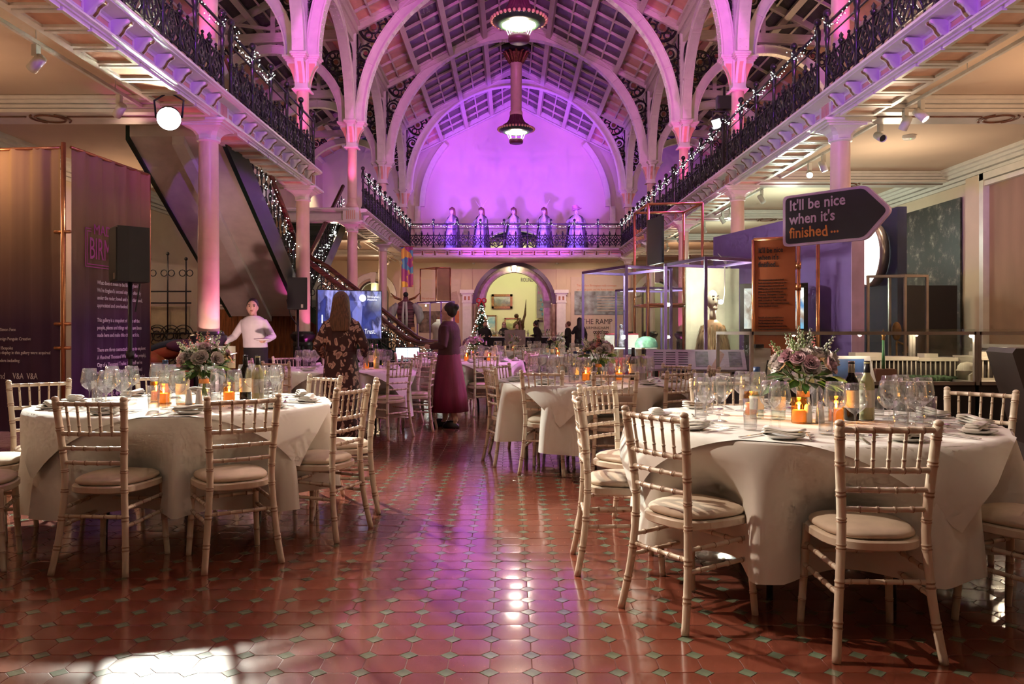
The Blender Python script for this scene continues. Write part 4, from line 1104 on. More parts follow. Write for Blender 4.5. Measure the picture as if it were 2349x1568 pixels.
lay(n6, *C6, [rad(a) for a in (-110,-70,-30,10,50,90,130,170,210)], ringchairs(C6, (-125,-80,-40,20,70,120,180),
    ['limewashed chair at the near left of the table below the archway','limewashed chair nearest on the table below the archway','limewashed chair at the near right of the table below the archway','limewashed chair at the right of the table below the archway','limewashed chair at the far right of the table below the archway','limewashed chair at the far left of the table below the archway','limewashed chair at the left of the table below the archway']),
    full=False, seed=7, ov=0.1, centre=[('water',-.3,.1),('water',-.2,.1),('candle',-.1,-.1),('candle',.4,.0),('redb',.3,.2)],
    bouq=(-0.12,0.0,'bouquet of mauve roses on the table below the archway',15,26,26,8,0.18,(0,2,1,2,1)))
C7 = (0.15, 19.2)
n7 = 'farthest table before the bar'
lay(n7, *C7, [rad(a) for a in (-110,-60,-10,40,90,140,190)], ringchairs(C7, (-130,-85,-35,30,90,150),
    ['limewashed chair at the near left of the farthest table','limewashed chair nearest on the farthest table','limewashed chair at the near right of the farthest table','limewashed chair at the right of the farthest table','limewashed chair behind the farthest table','limewashed chair at the left of the farthest table']),
    full=False, seed=9, ov=0.3, centre=[('water',-.3,.1),('candle',-.1,-.1),('redb',.3,.2)],
    bouq=(-0.05,0.0,'small pink bouquet on the farthest table below the painting',16,20,20,6,0.17,(0,2,1,4)))
# ================================================================ lettering
def lettering(s, size, parent, loc, m, rot=(PI/2,0,0), align='LEFT', bold=0.0, sx=1.0, name='lettering', ext=0.0015, res=2, sp=1.0, ls=1.0):
    if '\n' in s:
        R = Euler(rot).to_matrix(); lines = s.split('\n')
        return [lettering(q, size, parent, Vector(loc)+R @ Vector((0,-i*size*ls,0)), m, rot, align, bold, sx, name, ext, res, sp) for i, q in enumerate(lines) if q.strip()][-1]
    c = bpy.data.curves.new('t', 'FONT'); c.body = s; c.size = size; c.extrude = ext; c.offset = bold; c.align_x = align; c.resolution_u = res; c.space_character = sp; c.space_line = ls
    o = bpy.data.objects.new('t', c); me = bpy.data.meshes.new_from_object(o)
    bpy.data.objects.remove(o); bpy.data.curves.remove(c)
    me.name = name; me.materials.clear(); me.materials.append(m)
    return put(name, me, parent, loc, rot, (sx,1,1))
M_INK = mat('dark_ink', (0.02,0.015,0.02), 0.6); M_LWHITE = mat('white_print', (0.75,0.68,0.75), 0.6); M_LORG = mat('orange_print', (0.80,0.28,0.08), 0.6)
# ================================================================ pendant gas-style lamps
M_PGLOW = glow('lamp_glow', (0.93,1.0,0.86), 9.0)
M_COPPER = mat('bronze_foliage', (0.30,0.13,0.06), 0.4, metal=0.5, var=0.3, scale=20); M_PGREEN = mat('green_black_enamel', (0.03,0.07,0.04), 0.3, var=0.3, scale=12)
M_CRIM = mat('crimson_paint', (0.16,0.05,0.08), 0.4, var=0.15)
PD = []
mb = MB()
for a in (0.92,): 
    for s in (-1, 1): mb.box(-a,a,s*a-0.05,s*a+0.05,10.86,10.98); mb.box(s*a-0.05,s*a+0.05,-a,a,10.86,10.98)
mb.box(-.9,.9,-.9,.9,10.94,10.99); PD.append(('ceiling_rose', mb.mesh('ceiling_rose', M_WHITE)))
mb = MB(); mb.lathe([(0.68,10.93),(0.66,10.9),(0.5,10.84),(0.36,10.78)], 28); PD.append(('grille', mb.mesh('grille', M_IRON, True)))
mb = MB(); mb.lathe([(0.34,10.8),(0.28,10.72),(0.23,10.6),(0.21,10.45)], 20)
for i in range(12):
    a = 2*PI*i/12; mb.tube([(0.2*math.cos(a),0.2*math.sin(a),10.45),(0.30*math.cos(a),0.30*math.sin(a),10.62),(0.40*math.cos(a),0.40*math.sin(a),10.8),(0.5*math.cos(a),0.5*math.sin(a),10.78)], [0.05,0.05,0.045,0.02], 6)
PD.append(('acanthus', mb.mesh('acanthus', M_COPPER, True)))
mb = MB(); mb.lathe([(0.225,10.45),(0.225,10.40),(0.195,10.37),(0.19,8.82),(0.22,8.78),(0.225,8.68),(0.19,8.66)], 24); PD.append(('pipe', mb.mesh('pipe', M_SHAFT, True)))
mb = MB(); rg = []
for r, z in ((0.2,8.67),(0.24,8.52),(0.31,8.40),(0.44,8.32),(0.46,8.26),(0.56,8.22)):
    rg.append([(r*(1+0.05*math.cos(24*2*PI*i/96))*math.cos(2*PI*i/96), r*(1+0.05*math.cos(24*2*PI*i/96))*math.sin(2*PI*i/96), z) for i in range(96)])
mb.loft(rg, False); PD.append(('skirt', mb.mesh('skirt', M_CRIM, True)))
mb = MB(); mb.lathe([(0.57,8.22),(0.60,8.17),(0.56,8.14),(0.5,8.1),(0.39,8.06),(0.37,8.10),(0.5,8.16),(0.56,8.2)], 40); PD.append(('reflector', mb.mesh('reflector', M_PGREEN, True)))
ME_BEAD = MB().sphere((0,0,0), 0.042, 8, 6).mesh('bead', mat('gilt_bead', (0.7,0.45,0.25), 0.35, var=0.1), True)
mb = MB(); mb.lathe([(0.0005,8.125),(0.2,8.12),(0.37,8.085)], 32, cap=False); PD.append(('lamp_glass', mb.mesh('lamp_glass', M_PGLOW, True)))
mb = MB()
for i in range(8):
    a = 2*PI*i/8; mb.tube([(0.33*math.cos(a),0.33*math.sin(a),8.08),(0.27*math.cos(a),0.27*math.sin(a),7.93),(0.23*math.cos(a),0.23*math.sin(a),7.84)], 0.01, 5)
PD.append(('cage', mb.mesh('cage', M_WHITE, True)))
mb = MB(); mb.lathe([(0.0005,7.84),(0.2,7.84),(0.24,7.83),(0.24,7.74),(0.22,7.70),(0.0005,7.71)], 28, cap=False); PD.append(('drip_pan', mb.mesh('drip_pan', M_CRIM, True)))
PW = 320
for y, PWW, lab in ((17.8, 260, 'large bronze pendant lamp with beaded rim, nearer of the two'), (27.4, 130, 'bronze pendant lamp on a long pink pipe before the gable wall'), (8.2, 260, 'bronze pendant lamp above the front tables, out of the picture'), (-1.4, 420, 'bronze pendant lamp behind the viewer')):
    t = thing('pendant_lamp', lab, 'lamp', (XC, y, 0), 0, 'pendant lamps')
    for nm, me in PD: put(nm, me, t)
    if y > 10:
        for i in range(36): put('bead', ME_BEAD, t, (0.615*math.cos(PI*i/18),0.615*math.sin(PI*i/18),8.185))
    p = point('pendant_light', (0,0,7.99), PWW, (1.0,0.76,0.57), 0.2); p.parent = t
# ================================================================ staircase
M_MAHOG = mat('mahogany', (0.14,0.035,0.025), 0.25, var=0.3, scale=3, stretch=(1,1,8)); M_BOARD = mat('pitch_pine_board', (0.36,0.12,0.035), 0.4, var=0.3, scale=3, stretch=(8,8,1))
M_TREAD = mat('dark_green_tread', (0.022,0.038,0.026), 0.5, var=0.2); M_SOFF = mat('stair_soffit', (0.72,0.62,0.55), 0.6, var=0.04)
st = thing('staircase', 'iron staircase with green treads rising to a landing and the left gallery', 'staircase', (-4.4, 17.0, 0))
LZ = 1.90
def sbox(nm, m, x0,x1,y0,y1,z0,z1,par=None): return MB().box(x0,x1,y0,y1,z0,z1).build(nm, m, par or st)
ox, oy = -4.4, 17.0
def S(mb, nm, m, par=None, smooth=False): mb.xf(Matrix.Translation((-ox,-oy,0))); return mb.build(nm, m, par or st, smooth)
S(MB().box(-6.0,-4.35,15.9,18.6,LZ-0.12,LZ), 'landing', M_TREAD)
S(MB().box(-6.0,-4.35,15.9,18.6,LZ-0.16,LZ-0.12), 'landing_soffit', M_SOFF)
N1 = 11
for i in range(N1):      # lower flight, rising to the left
    x = -1.95-(i+1)*0.22; z = (i+1)*LZ/N1
    S(MB().box(x,x+0.24,16.0,18.2,z-0.04,z).box(x+0.20,x+0.215,16.0,18.2,z-LZ/N1,z-0.03), 'tread', M_TREAD)
for y in (15.95, 18.2):
    b = MB(); b.prism([(-1.9,0),(-1.75,0),(-1.9,0.25),(-4.4,LZ+0.12),(-4.4,LZ-0.2)], y, y+0.05); S(b, 'string', M_GREEN)
NU = 14
for i in range(NU):      # near upper flight, rising towards the viewer
    y = 15.9-(i+1)*0.30; z = LZ+(i+1)*(4.3-LZ)/NU
    S(MB().box(-5.6,-4.25,y,y+0.32,z-0.04,z), 'tread', M_TREAD)
dz = 2.4/4.2
b = MB(); b.prism([(15.95,LZ-0.36),(15.95,LZ-0.2),(11.7,4.26),(11.7,4.1)], -5.6, -4.26, 'x'); S(b, 'soffit', M_SOFF)
b = MB(); b.prism([(15.98,LZ-0.46),(15.98,LZ-0.36),(11.7,4.1),(11.7,3.98)], -4.98, -4.80, 'x'); S(b, 'soffit_beam', M_WHITE)
b = MB(); b.prism([(16.0,LZ-0.42),(16.0,LZ+0.15),(11.7,4.6),(11.7,4.0)], -4.26, -4.19, 'x'); S(b, 'string', M_GREEN)
b = MB(); b.prism([(16.0,LZ-0.38),(16.0,LZ+0.05),(11.7,4.5),(11.7,4.05)], -5.66, -5.6, 'x'); S(b, 'string', M_GREEN)
for i in range(NU):      # far upper flight, rising away
    y = 18.5+(i+1)*0.28; z = LZ+(i+1)*(4.33-LZ)/NU
    S(MB().box(-6.1,-4.72,y-0.28,y+0.02,z-0.04,z).box(-6.1,-4.72,y-0.29,y-0.275,z-(4.33-LZ)/NU,z-0.04), 'tread', M_TREAD)
    S(MB().box(-6.1,-4.72,y-0.295,y-0.28,z-0.012,z+0.002), 'nosing', mat('green_nosing', (0.07,0.10,0.07), 0.35))
b = MB(); b.prism([(18.5,LZ-0.3),(18.5,LZ+0.15),(22.5,4.5),(22.5,4.05)], -4.74, -4.68, 'x'); S(b, 'string', M_GREEN)
b = MB(); b.prism([(18.5,LZ-0.3),(18.5,LZ-0.18),(22.5,4.2),(22.5,4.06)], -6.1, -4.74, 'x'); S(b, 'soffit', M_SOFF)
# handrails
def hand(pts, r=0.045): b = MB(); b.tube(pts, r, 8); S(b, 'handrail', M_MAHOG, None, True)
hand([(-1.55,15.98,0.98),(-1.85,15.98,1.0),(-2.1,15.98,1.1),(-4.3,15.98,LZ+0.92),(-4.6,15.98,LZ+0.98)], 0.055)
hand([(-1.6,18.2,0.98),(-1.9,18.2,1.0),(-2.15,18.2,1.1),(-4.2,18.2,LZ+0.82),(-4.55,18.3,LZ+1.0),(-4.68,18.55,LZ+1.1),(-4.7,22.3,4.35+0.95)], 0.055)
hand([(-4.22,15.9,LZ+0.95),(-4.22,11.8,4.35+0.95)], 0.05)
for (x, y) in ((-1.6,15.98),(-1.65,18.2)):
    b = MB(); b.lathe([(0.12,0),(0.12,0.12),(0.07,0.18),(0.06,0.8),(0.09,0.86),(0.10,0.93),(0.05,0.95)], 12, (x,y,0)); S(b, 'newel', M_GREEN, None, True)
def bal_panel(p0, p1, n, zoff=0.15, h=0.72):
    """scrolled iron balusters between two points of a sloping string"""
    for i in range(n):
        q = (i+0.5)/n; p = Vector(p0).lerp(Vector(p1), q); b = MB(); b.tube([(p.x,p.y,p.z+zoff*0.3),(p.x,p.y,p.z+zoff+h)], 0.012, 5)
        ax = 'y' if abs(p1[0]-p0[0]) > abs(p1[1]-p0[1]) else 'x'
        scroll(b, (p.x,p.y,p.z+zoff+h*0.62), 0.10, ax, 0.010, 1.4, 0.4, 1); scroll(b, (p.x,p.y,p.z+zoff+h*0.28), 0.10, ax, 0.010, 1.4, 3.5, -1); b.ring((p.x,p.y,p.z+zoff+h*0.88), 0.05, 0.010, ax, 10, 5)
        S(b, 'baluster', M_IRON, None, True)
bal_panel((-2.1,15.98,0.12),(-4.3,15.98,LZ), 11); bal_panel((-2.1,18.2,0.12),(-4.3,18.2,LZ), 11)
bal_panel((-4.22,15.8,LZ),(-4.22,11.9,4.2), 16); bal_panel((-4.7,18.6,LZ+0.1),(-4.7,22.2,4.2), 14)
# pitch pine boarding under the landing
bd = thing('timber_boarding', 'upright pitch pine boards closing the space under the stair landing', 'panelling', (-4.4,16.75,0))
me = MB().box(-.058,.058,0,.03,0,LZ-0.2).mesh('plank', M_BOARD)
for i in range(22): put('plank', me, bd, (-1.75+i*0.122, random.uniform(0,.004), 0))
# ================================================================ fairy lights
M_FAIRY = glow('fairy_bulb', (0.88,1.0,0.90), 7.0, False)
M_WIRE = mat('dark_green_wire', (0.01,0.03,0.015), 0.5)
def strand(label, pts, n, jit=0.02, r=0.009):
    rr = random.Random(len(label)*7+n); P = [Vector(p) for p in pts]
    seg = [(P[i+1]-P[i]).length for i in range(len(P)-1)]; T = sum(seg)
    t = thing('fairy_light_string', label, 'fairy lights', P[0], 0, 'strings of fairy lights')
    b = MB(); b.tube([p-P[0] for p in P], 0.004, 4); b.build('wire', M_WIRE, t)
    b = MB()
    n = int(n*0.6)
    for i in range(n):
        s = T*(i+rr.random()*0.8)/n; k = 0
        while k < len(seg)-1 and s > seg[k]: s -= seg[k]; k += 1
        p = P[k].lerp(P[k+1], min(1, s/max(seg[k],1e-6)))-P[0]+Vector((rr.gauss(0,jit),rr.gauss(0,jit),rr.gauss(0,jit)))
        b.add([p+Vector(d)*r*rr.uniform(.7,1.3) for d in ((1,0,0),(-1,0,0),(0,1,0),(0,-1,0),(0,0,1),(0,0,-1))], [(0,2,4),(2,1,4),(1,3,4),(3,0,4),(2,0,5),(1,2,5),(3,1,5),(0,3,5)])
    b.build('bulbs', M_FAIRY, t)['kind'] = 'stuff'
    return t
def swag(posts, z, sag):
    pts = []
    for i in range(len(posts)-1):
        a, b = Vector(posts[i]), Vector(posts[i+1])
        pts += [(a.x, a.y, z+0.06), (a.x+.03, a.y-.03, z-0.06)]
        for q in (.15,.3,.5,.7,.85):
            p = a.lerp(b, q); pts.append((p.x, p.y, z-sag*4*q*(1-q)))
    pts.append((posts[-1][0], posts[-1][1], z+0.05)); return pts
zr = ZE1+0.92
ydiv = lambda k: [YK(k)+0.16+(4.8-0.32)*i/5 for i in range(6)]
strand('fairy lights swagged along the end gallery railing before the statues', swag([(XL+0.25+i*(2*W-0.5)/9, YK(4)-0.07) for i in range(10)], zr, 0.13), 260, 0.012, 0.008)
for k, l in ((0,'nearest bay in view'),(1,'second bay'),(2,'third bay'),(3,'far bay')):
    strand('fairy lights swagged along the right gallery railing, '+l, swag([(XR-0.30, y) for y in ydiv(k)], zr, 0.16), (180,170,150,140)[k], 0.018, 0.008)
strand('fairy lights on the right gallery railing at the top corner of the photo', swag([(XR-0.30, y) for y in ydiv(-1)], zr, 0.16), 170, 0.015, 0.008)
strand('fairy lights swagged on the left gallery railing above the flood lamp', swag([(XL+0.30, y) for y in ydiv(0)[:3]], zr, 0.2), 110, 0.018, 0.008)
strand('fairy lights on the left gallery railing at the top corner of the photo', swag([(XL+0.30, y) for y in ydiv(-1)], zr, 0.16), 120, 0.015, 0.008)
for k, l in ((2,'beyond the stairwell'),(3,'far bay')):
    strand('fairy lights on the left gallery railing, '+l, swag([(XL+0.30, y) for y in ydiv(k)], zr, 0.14), 130, 0.02, 0.007)
strand('fairy lights under the near handrail of the stair foot', [(-4.3,15.9,LZ+0.75),(-2.9,15.9,1.55),(-2.1,15.9,0.93),(-1.7,15.9,0.8)], 170, 0.03, 0.008)
strand('fairy lights under the far handrail of the lower stair', [(-4.4,18.15,LZ+0.85),(-3,18.15,1.6),(-2.2,18.15,0.98),(-1.7,18.15,0.85)], 150, 0.03, 0.008)
strand('fairy lights wound on the stair handrail going up to the gallery', [(-4.66,18.6,LZ+0.95),(-4.66,20.4,3.45),(-4.66,22.2,4.95)], 220, 0.05, 0.008)
strand('dense fairy lights wrapped round the near newel post', [(-1.6+0.13*math.cos(i*.9),15.98+0.13*math.sin(i*.9),0.93-0.85*i/40) for i in range(41)], 190, 0.03, 0.008)
strand('dense fairy lights wrapped round the far newel post', [(-1.45+0.16*math.cos(i*.9),18.1+0.13*math.sin(i*.9),0.95-0.6*i/40) for i in range(41)], 150, 0.05, 0.008)
strand('fairy lights twined through the iron balustrade of the upper stair', [(-4.17,11.9,4.9),(-4.17,13.4,3.9),(-4.17,14.6,3.25),(-4.17,15.8,2.5)], 260, 0.06, 0.008)
# ================================================================ back doorway and the round room beyond
M_MARB = mat('veined_brown_marble', (0.62,0.44,0.36), 0.25, var=0.1, scale=5, col2=(0.36,0.20,0.16)); M_ROOMW = mat('pale_primrose_wall', (0.82,0.76,0.48), 0.8, var=0.02, scale=0.7); M_DKBR = mat('dark_brown_moulding', (0.05,0.028,0.022), 0.35)
da = thing('marble_archway', 'tall archway framed in veined brown marble on piers', 'archway', (DX, 35.0, 0))
mb = MB()
R0, R1 = 1.30, 1.64
m = arch_mesh(R0, R1, 0.16, n=36); mb.add([(x,y,z+2.58) for x,y,z in m.v], m.f); mb.build('arch_ring', M_MARB, da, 'auto')
mb = MB(); m = arch_mesh(1.24, 1.31, 0.2, n=36); mb.add([(x,y,z+2.58) for x,y,z in m.v], m.f); m = arch_mesh(1.62, 1.68, 0.18, n=36); mb.add([(x,y,z+2.58) for x,y,z in m.v], m.f); mb.build('arch_moulding', mat('brown_stone', (0.42,0.30,0.24), 0.4), da, 'auto')
MB().prism([(-.13,4.28),(.13,4.28),(.09,3.84),(-.09,3.84)], -.24, .2).build('keystone', M_MARB, da)
for s in (-1, 1):
    x = s*1.47
    MB().box(x-.17,x+.17,-.17,.17,0,2.28).build('pier', M_MARB, da); MB().box(x-.2,x+.2,-.2,.2,2.28,2.34).box(x-.18,x+.18,-.18,.18,2.34,2.5).box(x-.23,x+.23,-.23,.23,2.5,2.58).build('pier_capital', mat('grey_stone', (0.45,0.40,0.36), 0.5), da)
mb = MB(); arch_wall(mb, -3.2, 3.6, 0, 4.9, DX, 1.32, 2.58, 35.05, 35.3, 30)
struct(mb.build('wall_inner', M_ROOMW), 'pale primrose wall round the marble archway', 'wall')
oa = thing('doorway_moulding', 'dark moulded band lining the outer arch of the back wall', 'moulding', (DX, YW, 0))
mb = MB(); m = arch_mesh(1.62, 1.80, 0.2, n=36); mb.add([(x,y+.22,z+DZS) for x,y,z in m.v], m.f); mb.build('band', M_DKBR, oa, 'auto')
for s in (-1, 1):
    MB().lathe([(0.09,0),(0.09,2.3),(0.12,2.36),(0.12,2.45)], 14, (s*1.69,.15,0)).build('half_column', M_MARB, oa, True)
    x = s*2.0
    MB().box(x-.19,x+.19,-.14,.02,0,3.0).build('pilaster', M_WHITE, oa)
    MB().box(x-.22,x+.22,-.17,.02,2.45,2.52).box(x-.2,x+.2,-.16,.02,2.52,2.8).box(x-.25,x+.25,-.2,.02,2.8,2.86).box(x-.3,x+.3,-.26,.02,2.86,3.0).build('pilaster_capital', M_WHITE, oa)
    for q in (-1, 1): MB().cbox((x+q*.08,-.165,2.65),(.08,.012,.16)).build('ornament', M_BRASS, oa)
    MB().box(x-.21,x+.21,-.05,.02,3.0,3.95).build('upper_pilaster', M_PLASTER, oa)
rm = root_struct('wall_room', 'pale primrose gallery room seen through the archway', 'wall')
MB().box(-6,6,42,42.2,0,6).build('far_wall', M_ROOMW, rm); MB().box(-6.2,-6,35.3,42,0,6).build('side_wall', M_ROOMW, rm); MB().box(6,6.2,35.3,42,0,6).build('side_wall', M_ROOMW, rm); MB().box(-6,6,35.3,42.2,5.2,5.4).build('room_ceiling', M_ROOMW, rm)
MB().box(-2,2,41.95,42,4.35,4.43).build('picture_rail', mat('maroon_rail', (0.2,0.03,0.05), 0.5), rm)
lettering('THE', 0.26, rm, (1.02,41.97,4.22), mat('purple_print', (0.12,0.06,0.14), 0.6), sx=0.7); lettering('ROUND ROOM', 0.30, rm, (0.52,41.97,3.86), MATS['purple_print'], sx=0.62)
for x in (-3.0, 0.1, 3.2): point('room_light', (x, 38.5, 4.7), 130, (0.98,1.0,0.70), 0.3)
point('lobby_light', (0.15, 34.6, 4.0), 25, (0.95,1.0,0.8), 0.1)
M_GILT = mat('gilt_frame', (0.32,0.17,0.05), 0.35, metal=0.5, var=0.25, scale=20)
def painting(label, x0, x1, z0, z1, y, cols, fr=0.07, frm=None):
    t = thing('framed_painting', label, 'painting', ((x0+x1)/2, y, (z0+z1)/2)); w, h = (x1-x0)/2, (z1-z0)/2
    b = MB(); b.box(-w,w,-.06,0,h-fr,h); b.box(-w,w,-.06,0,-h,-h+fr); b.box(-w,-w+fr,-.06,0,-h,h); b.box(w-fr,w,-.06,0,-h,h); b.build('frame', frm or M_GILT, t)
    m = bpy.data.materials.new('canvas'); m.use_nodes = True; nt = m.node_tree; b_ = nt.nodes['Principled BSDF']; tc = nt.nodes.new('ShaderNodeTexCoord'); sp = nt.nodes.new('ShaderNodeSeparateXYZ'); nz = nt.nodes.new('ShaderNodeTexNoise'); nz.inputs['Scale'].default_value = 4.0; nz.inputs['Detail'].default_value = 8
    ad = nt.nodes.new('ShaderNodeMath'); ad.operation = 'MULTIPLY_ADD'; ad.inputs[1].default_value = 0.9; cr = nt.nodes.new('ShaderNodeValToRGB')
    mp = nt.nodes.new('ShaderNodeMapRange'); mp.inputs['From Min'].default_value = -h; mp.inputs['From Max'].default_value = h; mp.inputs['To Min'].default_value = -0.45; mp.inputs['To Max'].default_value = 0.55
    nt.links.new(tc.outputs['Object'], sp.inputs[0]); nt.links.new(tc.outputs['Object'], nz.inputs['Vector']); nt.links.new(sp.outputs['Z'], mp.inputs['Value']); nt.links.new(nz.outputs['Fac'], ad.inputs[0]); nt.links.new(mp.outputs[0], ad.inputs[2]); nt.links.new(ad.outputs[0], cr.inputs[0])
    el = cr.color_ramp.elements; el[0].position = 0.0; el[0].color = (*cols[0],1); el[1].position = 1.0; el[1].color = (*cols[-1],1)
    for i, c in enumerate(cols[1:-1]): e = el.new((i+1)/(len(cols)-1)); e.color = (*c,1)
    nt.links.new(cr.outputs[0], b_.inputs['Base Color']); b_.inputs['Roughness'].default_value = 0.4
    MB().box(-w+fr*.8,w-fr*.8,-.02,-.012,-h+fr*.8,h-fr*.8).build('canvas', m, t); return t
painting('gold framed seascape under a cloudy sky on the primrose wall', -1.02, 0.08, 2.44, 3.2, 41.95, [(0.10,0.07,0.03),(0.28,0.2,0.1),(0.2,0.22,0.2),(0.55,0.55,0.48),(0.35,0.38,0.38)], 0.12)
painting('blue and white portrait painting right of the Christmas tree', -1.3, -0.76, 1.0, 2.1, 41.95, [(0.05,0.15,0.05),(0.7,0.65,0.5),(0.2,0.45,0.6),(0.75,0.8,0.75)], 0.06)
painting('green landscape painting behind the winged bronze', -0.34, 0.52, 1.15, 1.95, 41.95, [(0.1,0.06,0.03),(0.2,0.12,0.05),(0.3,0.35,0.12),(0.75,0.72,0.3),(0.45,0.5,0.2)], 0.06)
painting('pale framed picture partly behind the left pier', -2.1, -1.38, 2.5, 3.15, 41.95, [(0.5,0.55,0.5),(0.6,0.65,0.6),(0.55,0.6,0.55)], 0.05)
painting('dark framed picture partly behind the right pier', 1.38, 1.9, 0.9, 1.85, 41.95, [(0.08,0.06,0.05),(0.3,0.25,0.2),(0.15,0.12,0.1)], 0.1, M_DKBR)
t = thing('hanging_banner', 'grey banner with magenta and blue lettering in the far room', 'banner', (1.72, 41.9, 2.9)); MB().box(-.36,.36,-.02,0,-.95,.85).build('cloth', mat('grey_banner', (0.22,0.18,0.2), 0.7), t)
lettering('THE\nROUND', 0.2, t, (-.3,-.03,.5), mat('magenta_print', (0.5,0.03,0.3), 0.6), sx=.8); 
for i, (q, w_) in enumerate(((.0,.12),(-.25,.1),(-.5,.13),(-.75,.1))): MB().cbox((-.12+.06*(i%2),-.03,q),(w_,.01,.14)).build('mark', mat('blue_print', (0.08,0.2,0.3), 0.6), t)
# aisle archways
for x, sn in ((SAL,'left'),(SAR,'right')):
    t = thing('aisle_archway', 'round headed doorway with dark lining at the back of the %s aisle' % sn, 'archway', (x, YW, 0))
    mb = MB(); m = arch_mesh(0.56, 0.64, 0.12, n=24); mb.add([(a,b+.05,c+2.75) for a,b,c in m.v], m.f); mb.box(-.64,-.56,-.07,.17,0,2.75); mb.box(.56,.64,-.07,.17,0,2.75); mb.build('lining', M_DKBR, t)
    mb = MB(); m = arch_mesh(0.74, 0.98, 0.06, n=24); mb.add([(a,b-.06,c+2.75) for a,b,c in m.v], m.f); mb.build('architrave', M_WHITE, t)
    MB().prism([(-.14,3.75),(.14,3.75),(.09,3.3),(-.09,3.3)], -.16, .0).build('keystone', M_WHITE, t)
    struct(MB().box(x-1.2,x+1.2,36.5,36.6,0,4).build('wall_passage', M_ROOMW), 'lit passage wall seen through the %s aisle doorway' % sn, 'wall')
    point('passage_light', (x,35.2,3.0), 30, (1,.95,.7), 0.2)
# Christmas tree
M_FIR = mat('fir_needles', (0.02,0.06,0.03), 0.7, var=0.4, scale=20)
t = thing('christmas_tree', 'tall decorated Christmas tree with white lights and a red bow on top', 'tree', (-1.22, 33.0, 0))
MB().lathe([(.05,0),(.04,.5),(.01,2.35)], 8).build('trunk', M_BOARD, t, True); MB().lathe([(.16,0),(.2,.25)], 12).build('pot', M_CRIM, t, True)
rr = random.Random(5); b = MB(); b2 = MB(); b3 = MB()
for i in range(1500):
    q = rr.random()**1.5; z = .3+2.1*q; R = .56*(1-q)+.05; a = rr.uniform(0,2*PI); r0 = R*rr.uniform(.1,.7); d = Vector((math.cos(a),math.sin(a),rr.uniform(-.4,.1)))
    p = Vector((r0*math.cos(a),r0*math.sin(a),z)); s_ = Vector((-math.sin(a),math.cos(a),0))*.03; e = p+d*R*rr.uniform(.25,.45)
    b.add([p-s_,p+s_,e,p+Vector((0,0,.04))], [(0,1,2),(0,2,3),(1,3,2)])
b.build('needles', M_FIR, t, fixn=False)['kind'] = 'stuff'
for i in range(150):
    q = rr.random()**1.4; z = .35+2.0*q; R = .60*(1-q)+.04; a = rr.uniform(PI*.9,2.1*PI); p = Vector((R*math.cos(a),R*math.sin(a),z)); s_ = .016
    b2.add([p+Vector(d)*s_ for d in ((1,0,0),(-1,0,0),(0,1,0),(0,-1,0),(0,0,1),(0,0,-1))], [(0,2,4),(2,1,4),(1,3,4),(3,0,4),(2,0,5),(1,2,5),(3,1,5),(0,3,5)])
b2.build('tree_lights', M_FAIRY, t)['kind'] = 'stuff'
ms = MB().sphere((0,0,0), .04, 8, 6).mesh('bauble', mat('copper_bauble', (0.6,0.2,0.12), 0.25, metal=0.4), True)
for i in range(22):
    q = rr.random(); z = .4+1.7*q; R = .56*(1-q)+.06; a = rr.uniform(PI,2*PI); put('bauble', ms, t, (R*math.cos(a),R*math.sin(a),z))
b = MB(); M_BOW = mat('red_ribbon', (0.5,0.01,0.03), 0.5)
for s in (-1, 1): b.ring((s*.11,0,2.52), .085, .03, 'y', 14, 6); b.tube([(0,0,2.5),(s*.1,-.02,2.36),(s*.15,-.02,2.26)], [.035,.03,.03], 6)
b.sphere((0,-.02,2.5), .05, 8, 6); b.build('bow', M_BOW, t, True)
# bar counter and clutter
t = thing('bar_counter', 'long black draped bar counter in front of the archway', 'counter', (0.3, 31.6, 0)); MB().box(-1.4,1.4,0,.6,0,1.0).build('drape', mat('black_cloth', (0.01,0.01,0.012), 0.8), t); MB().box(-1.45,1.45,-.03,.63,1.0,1.03).build('worktop', M_CHINA, t)
rr = random.Random(9)
for i in range(12):
    item(rr.choice(['water','whtb','redb']), 0.3+rr.uniform(.1,1.3), 31.85+rr.uniform(-.15,.15), 1.03, 0, 'bottle standing on the bar counter under the archway', 'bottles on the bar')
for i in range(18):
    item('wine', 0.3+rr.uniform(-1.3,.5), 31.8+rr.uniform(-.2,.2), 1.03, 0, 'stemmed glass standing ready on the bar counter', 'glasses on the bar')
t = thing('cardboard_box', 'mauve cardboard box standing before the bar', 'box', (0.11, 21.6, 0.0)); MB().box(-.28,.28,-.25,.25,.72,1.28).build('carton', mat('cardboard', (0.36,0.25,0.24), 0.8, var=0.1), t); MB().box(-.3,.3,-.27,.27,0,.72).build('stand', M_LEGBLK, t); MB().box(-.285,.285,-.255,.255,.8,.84).build('strap', M_INK, t)
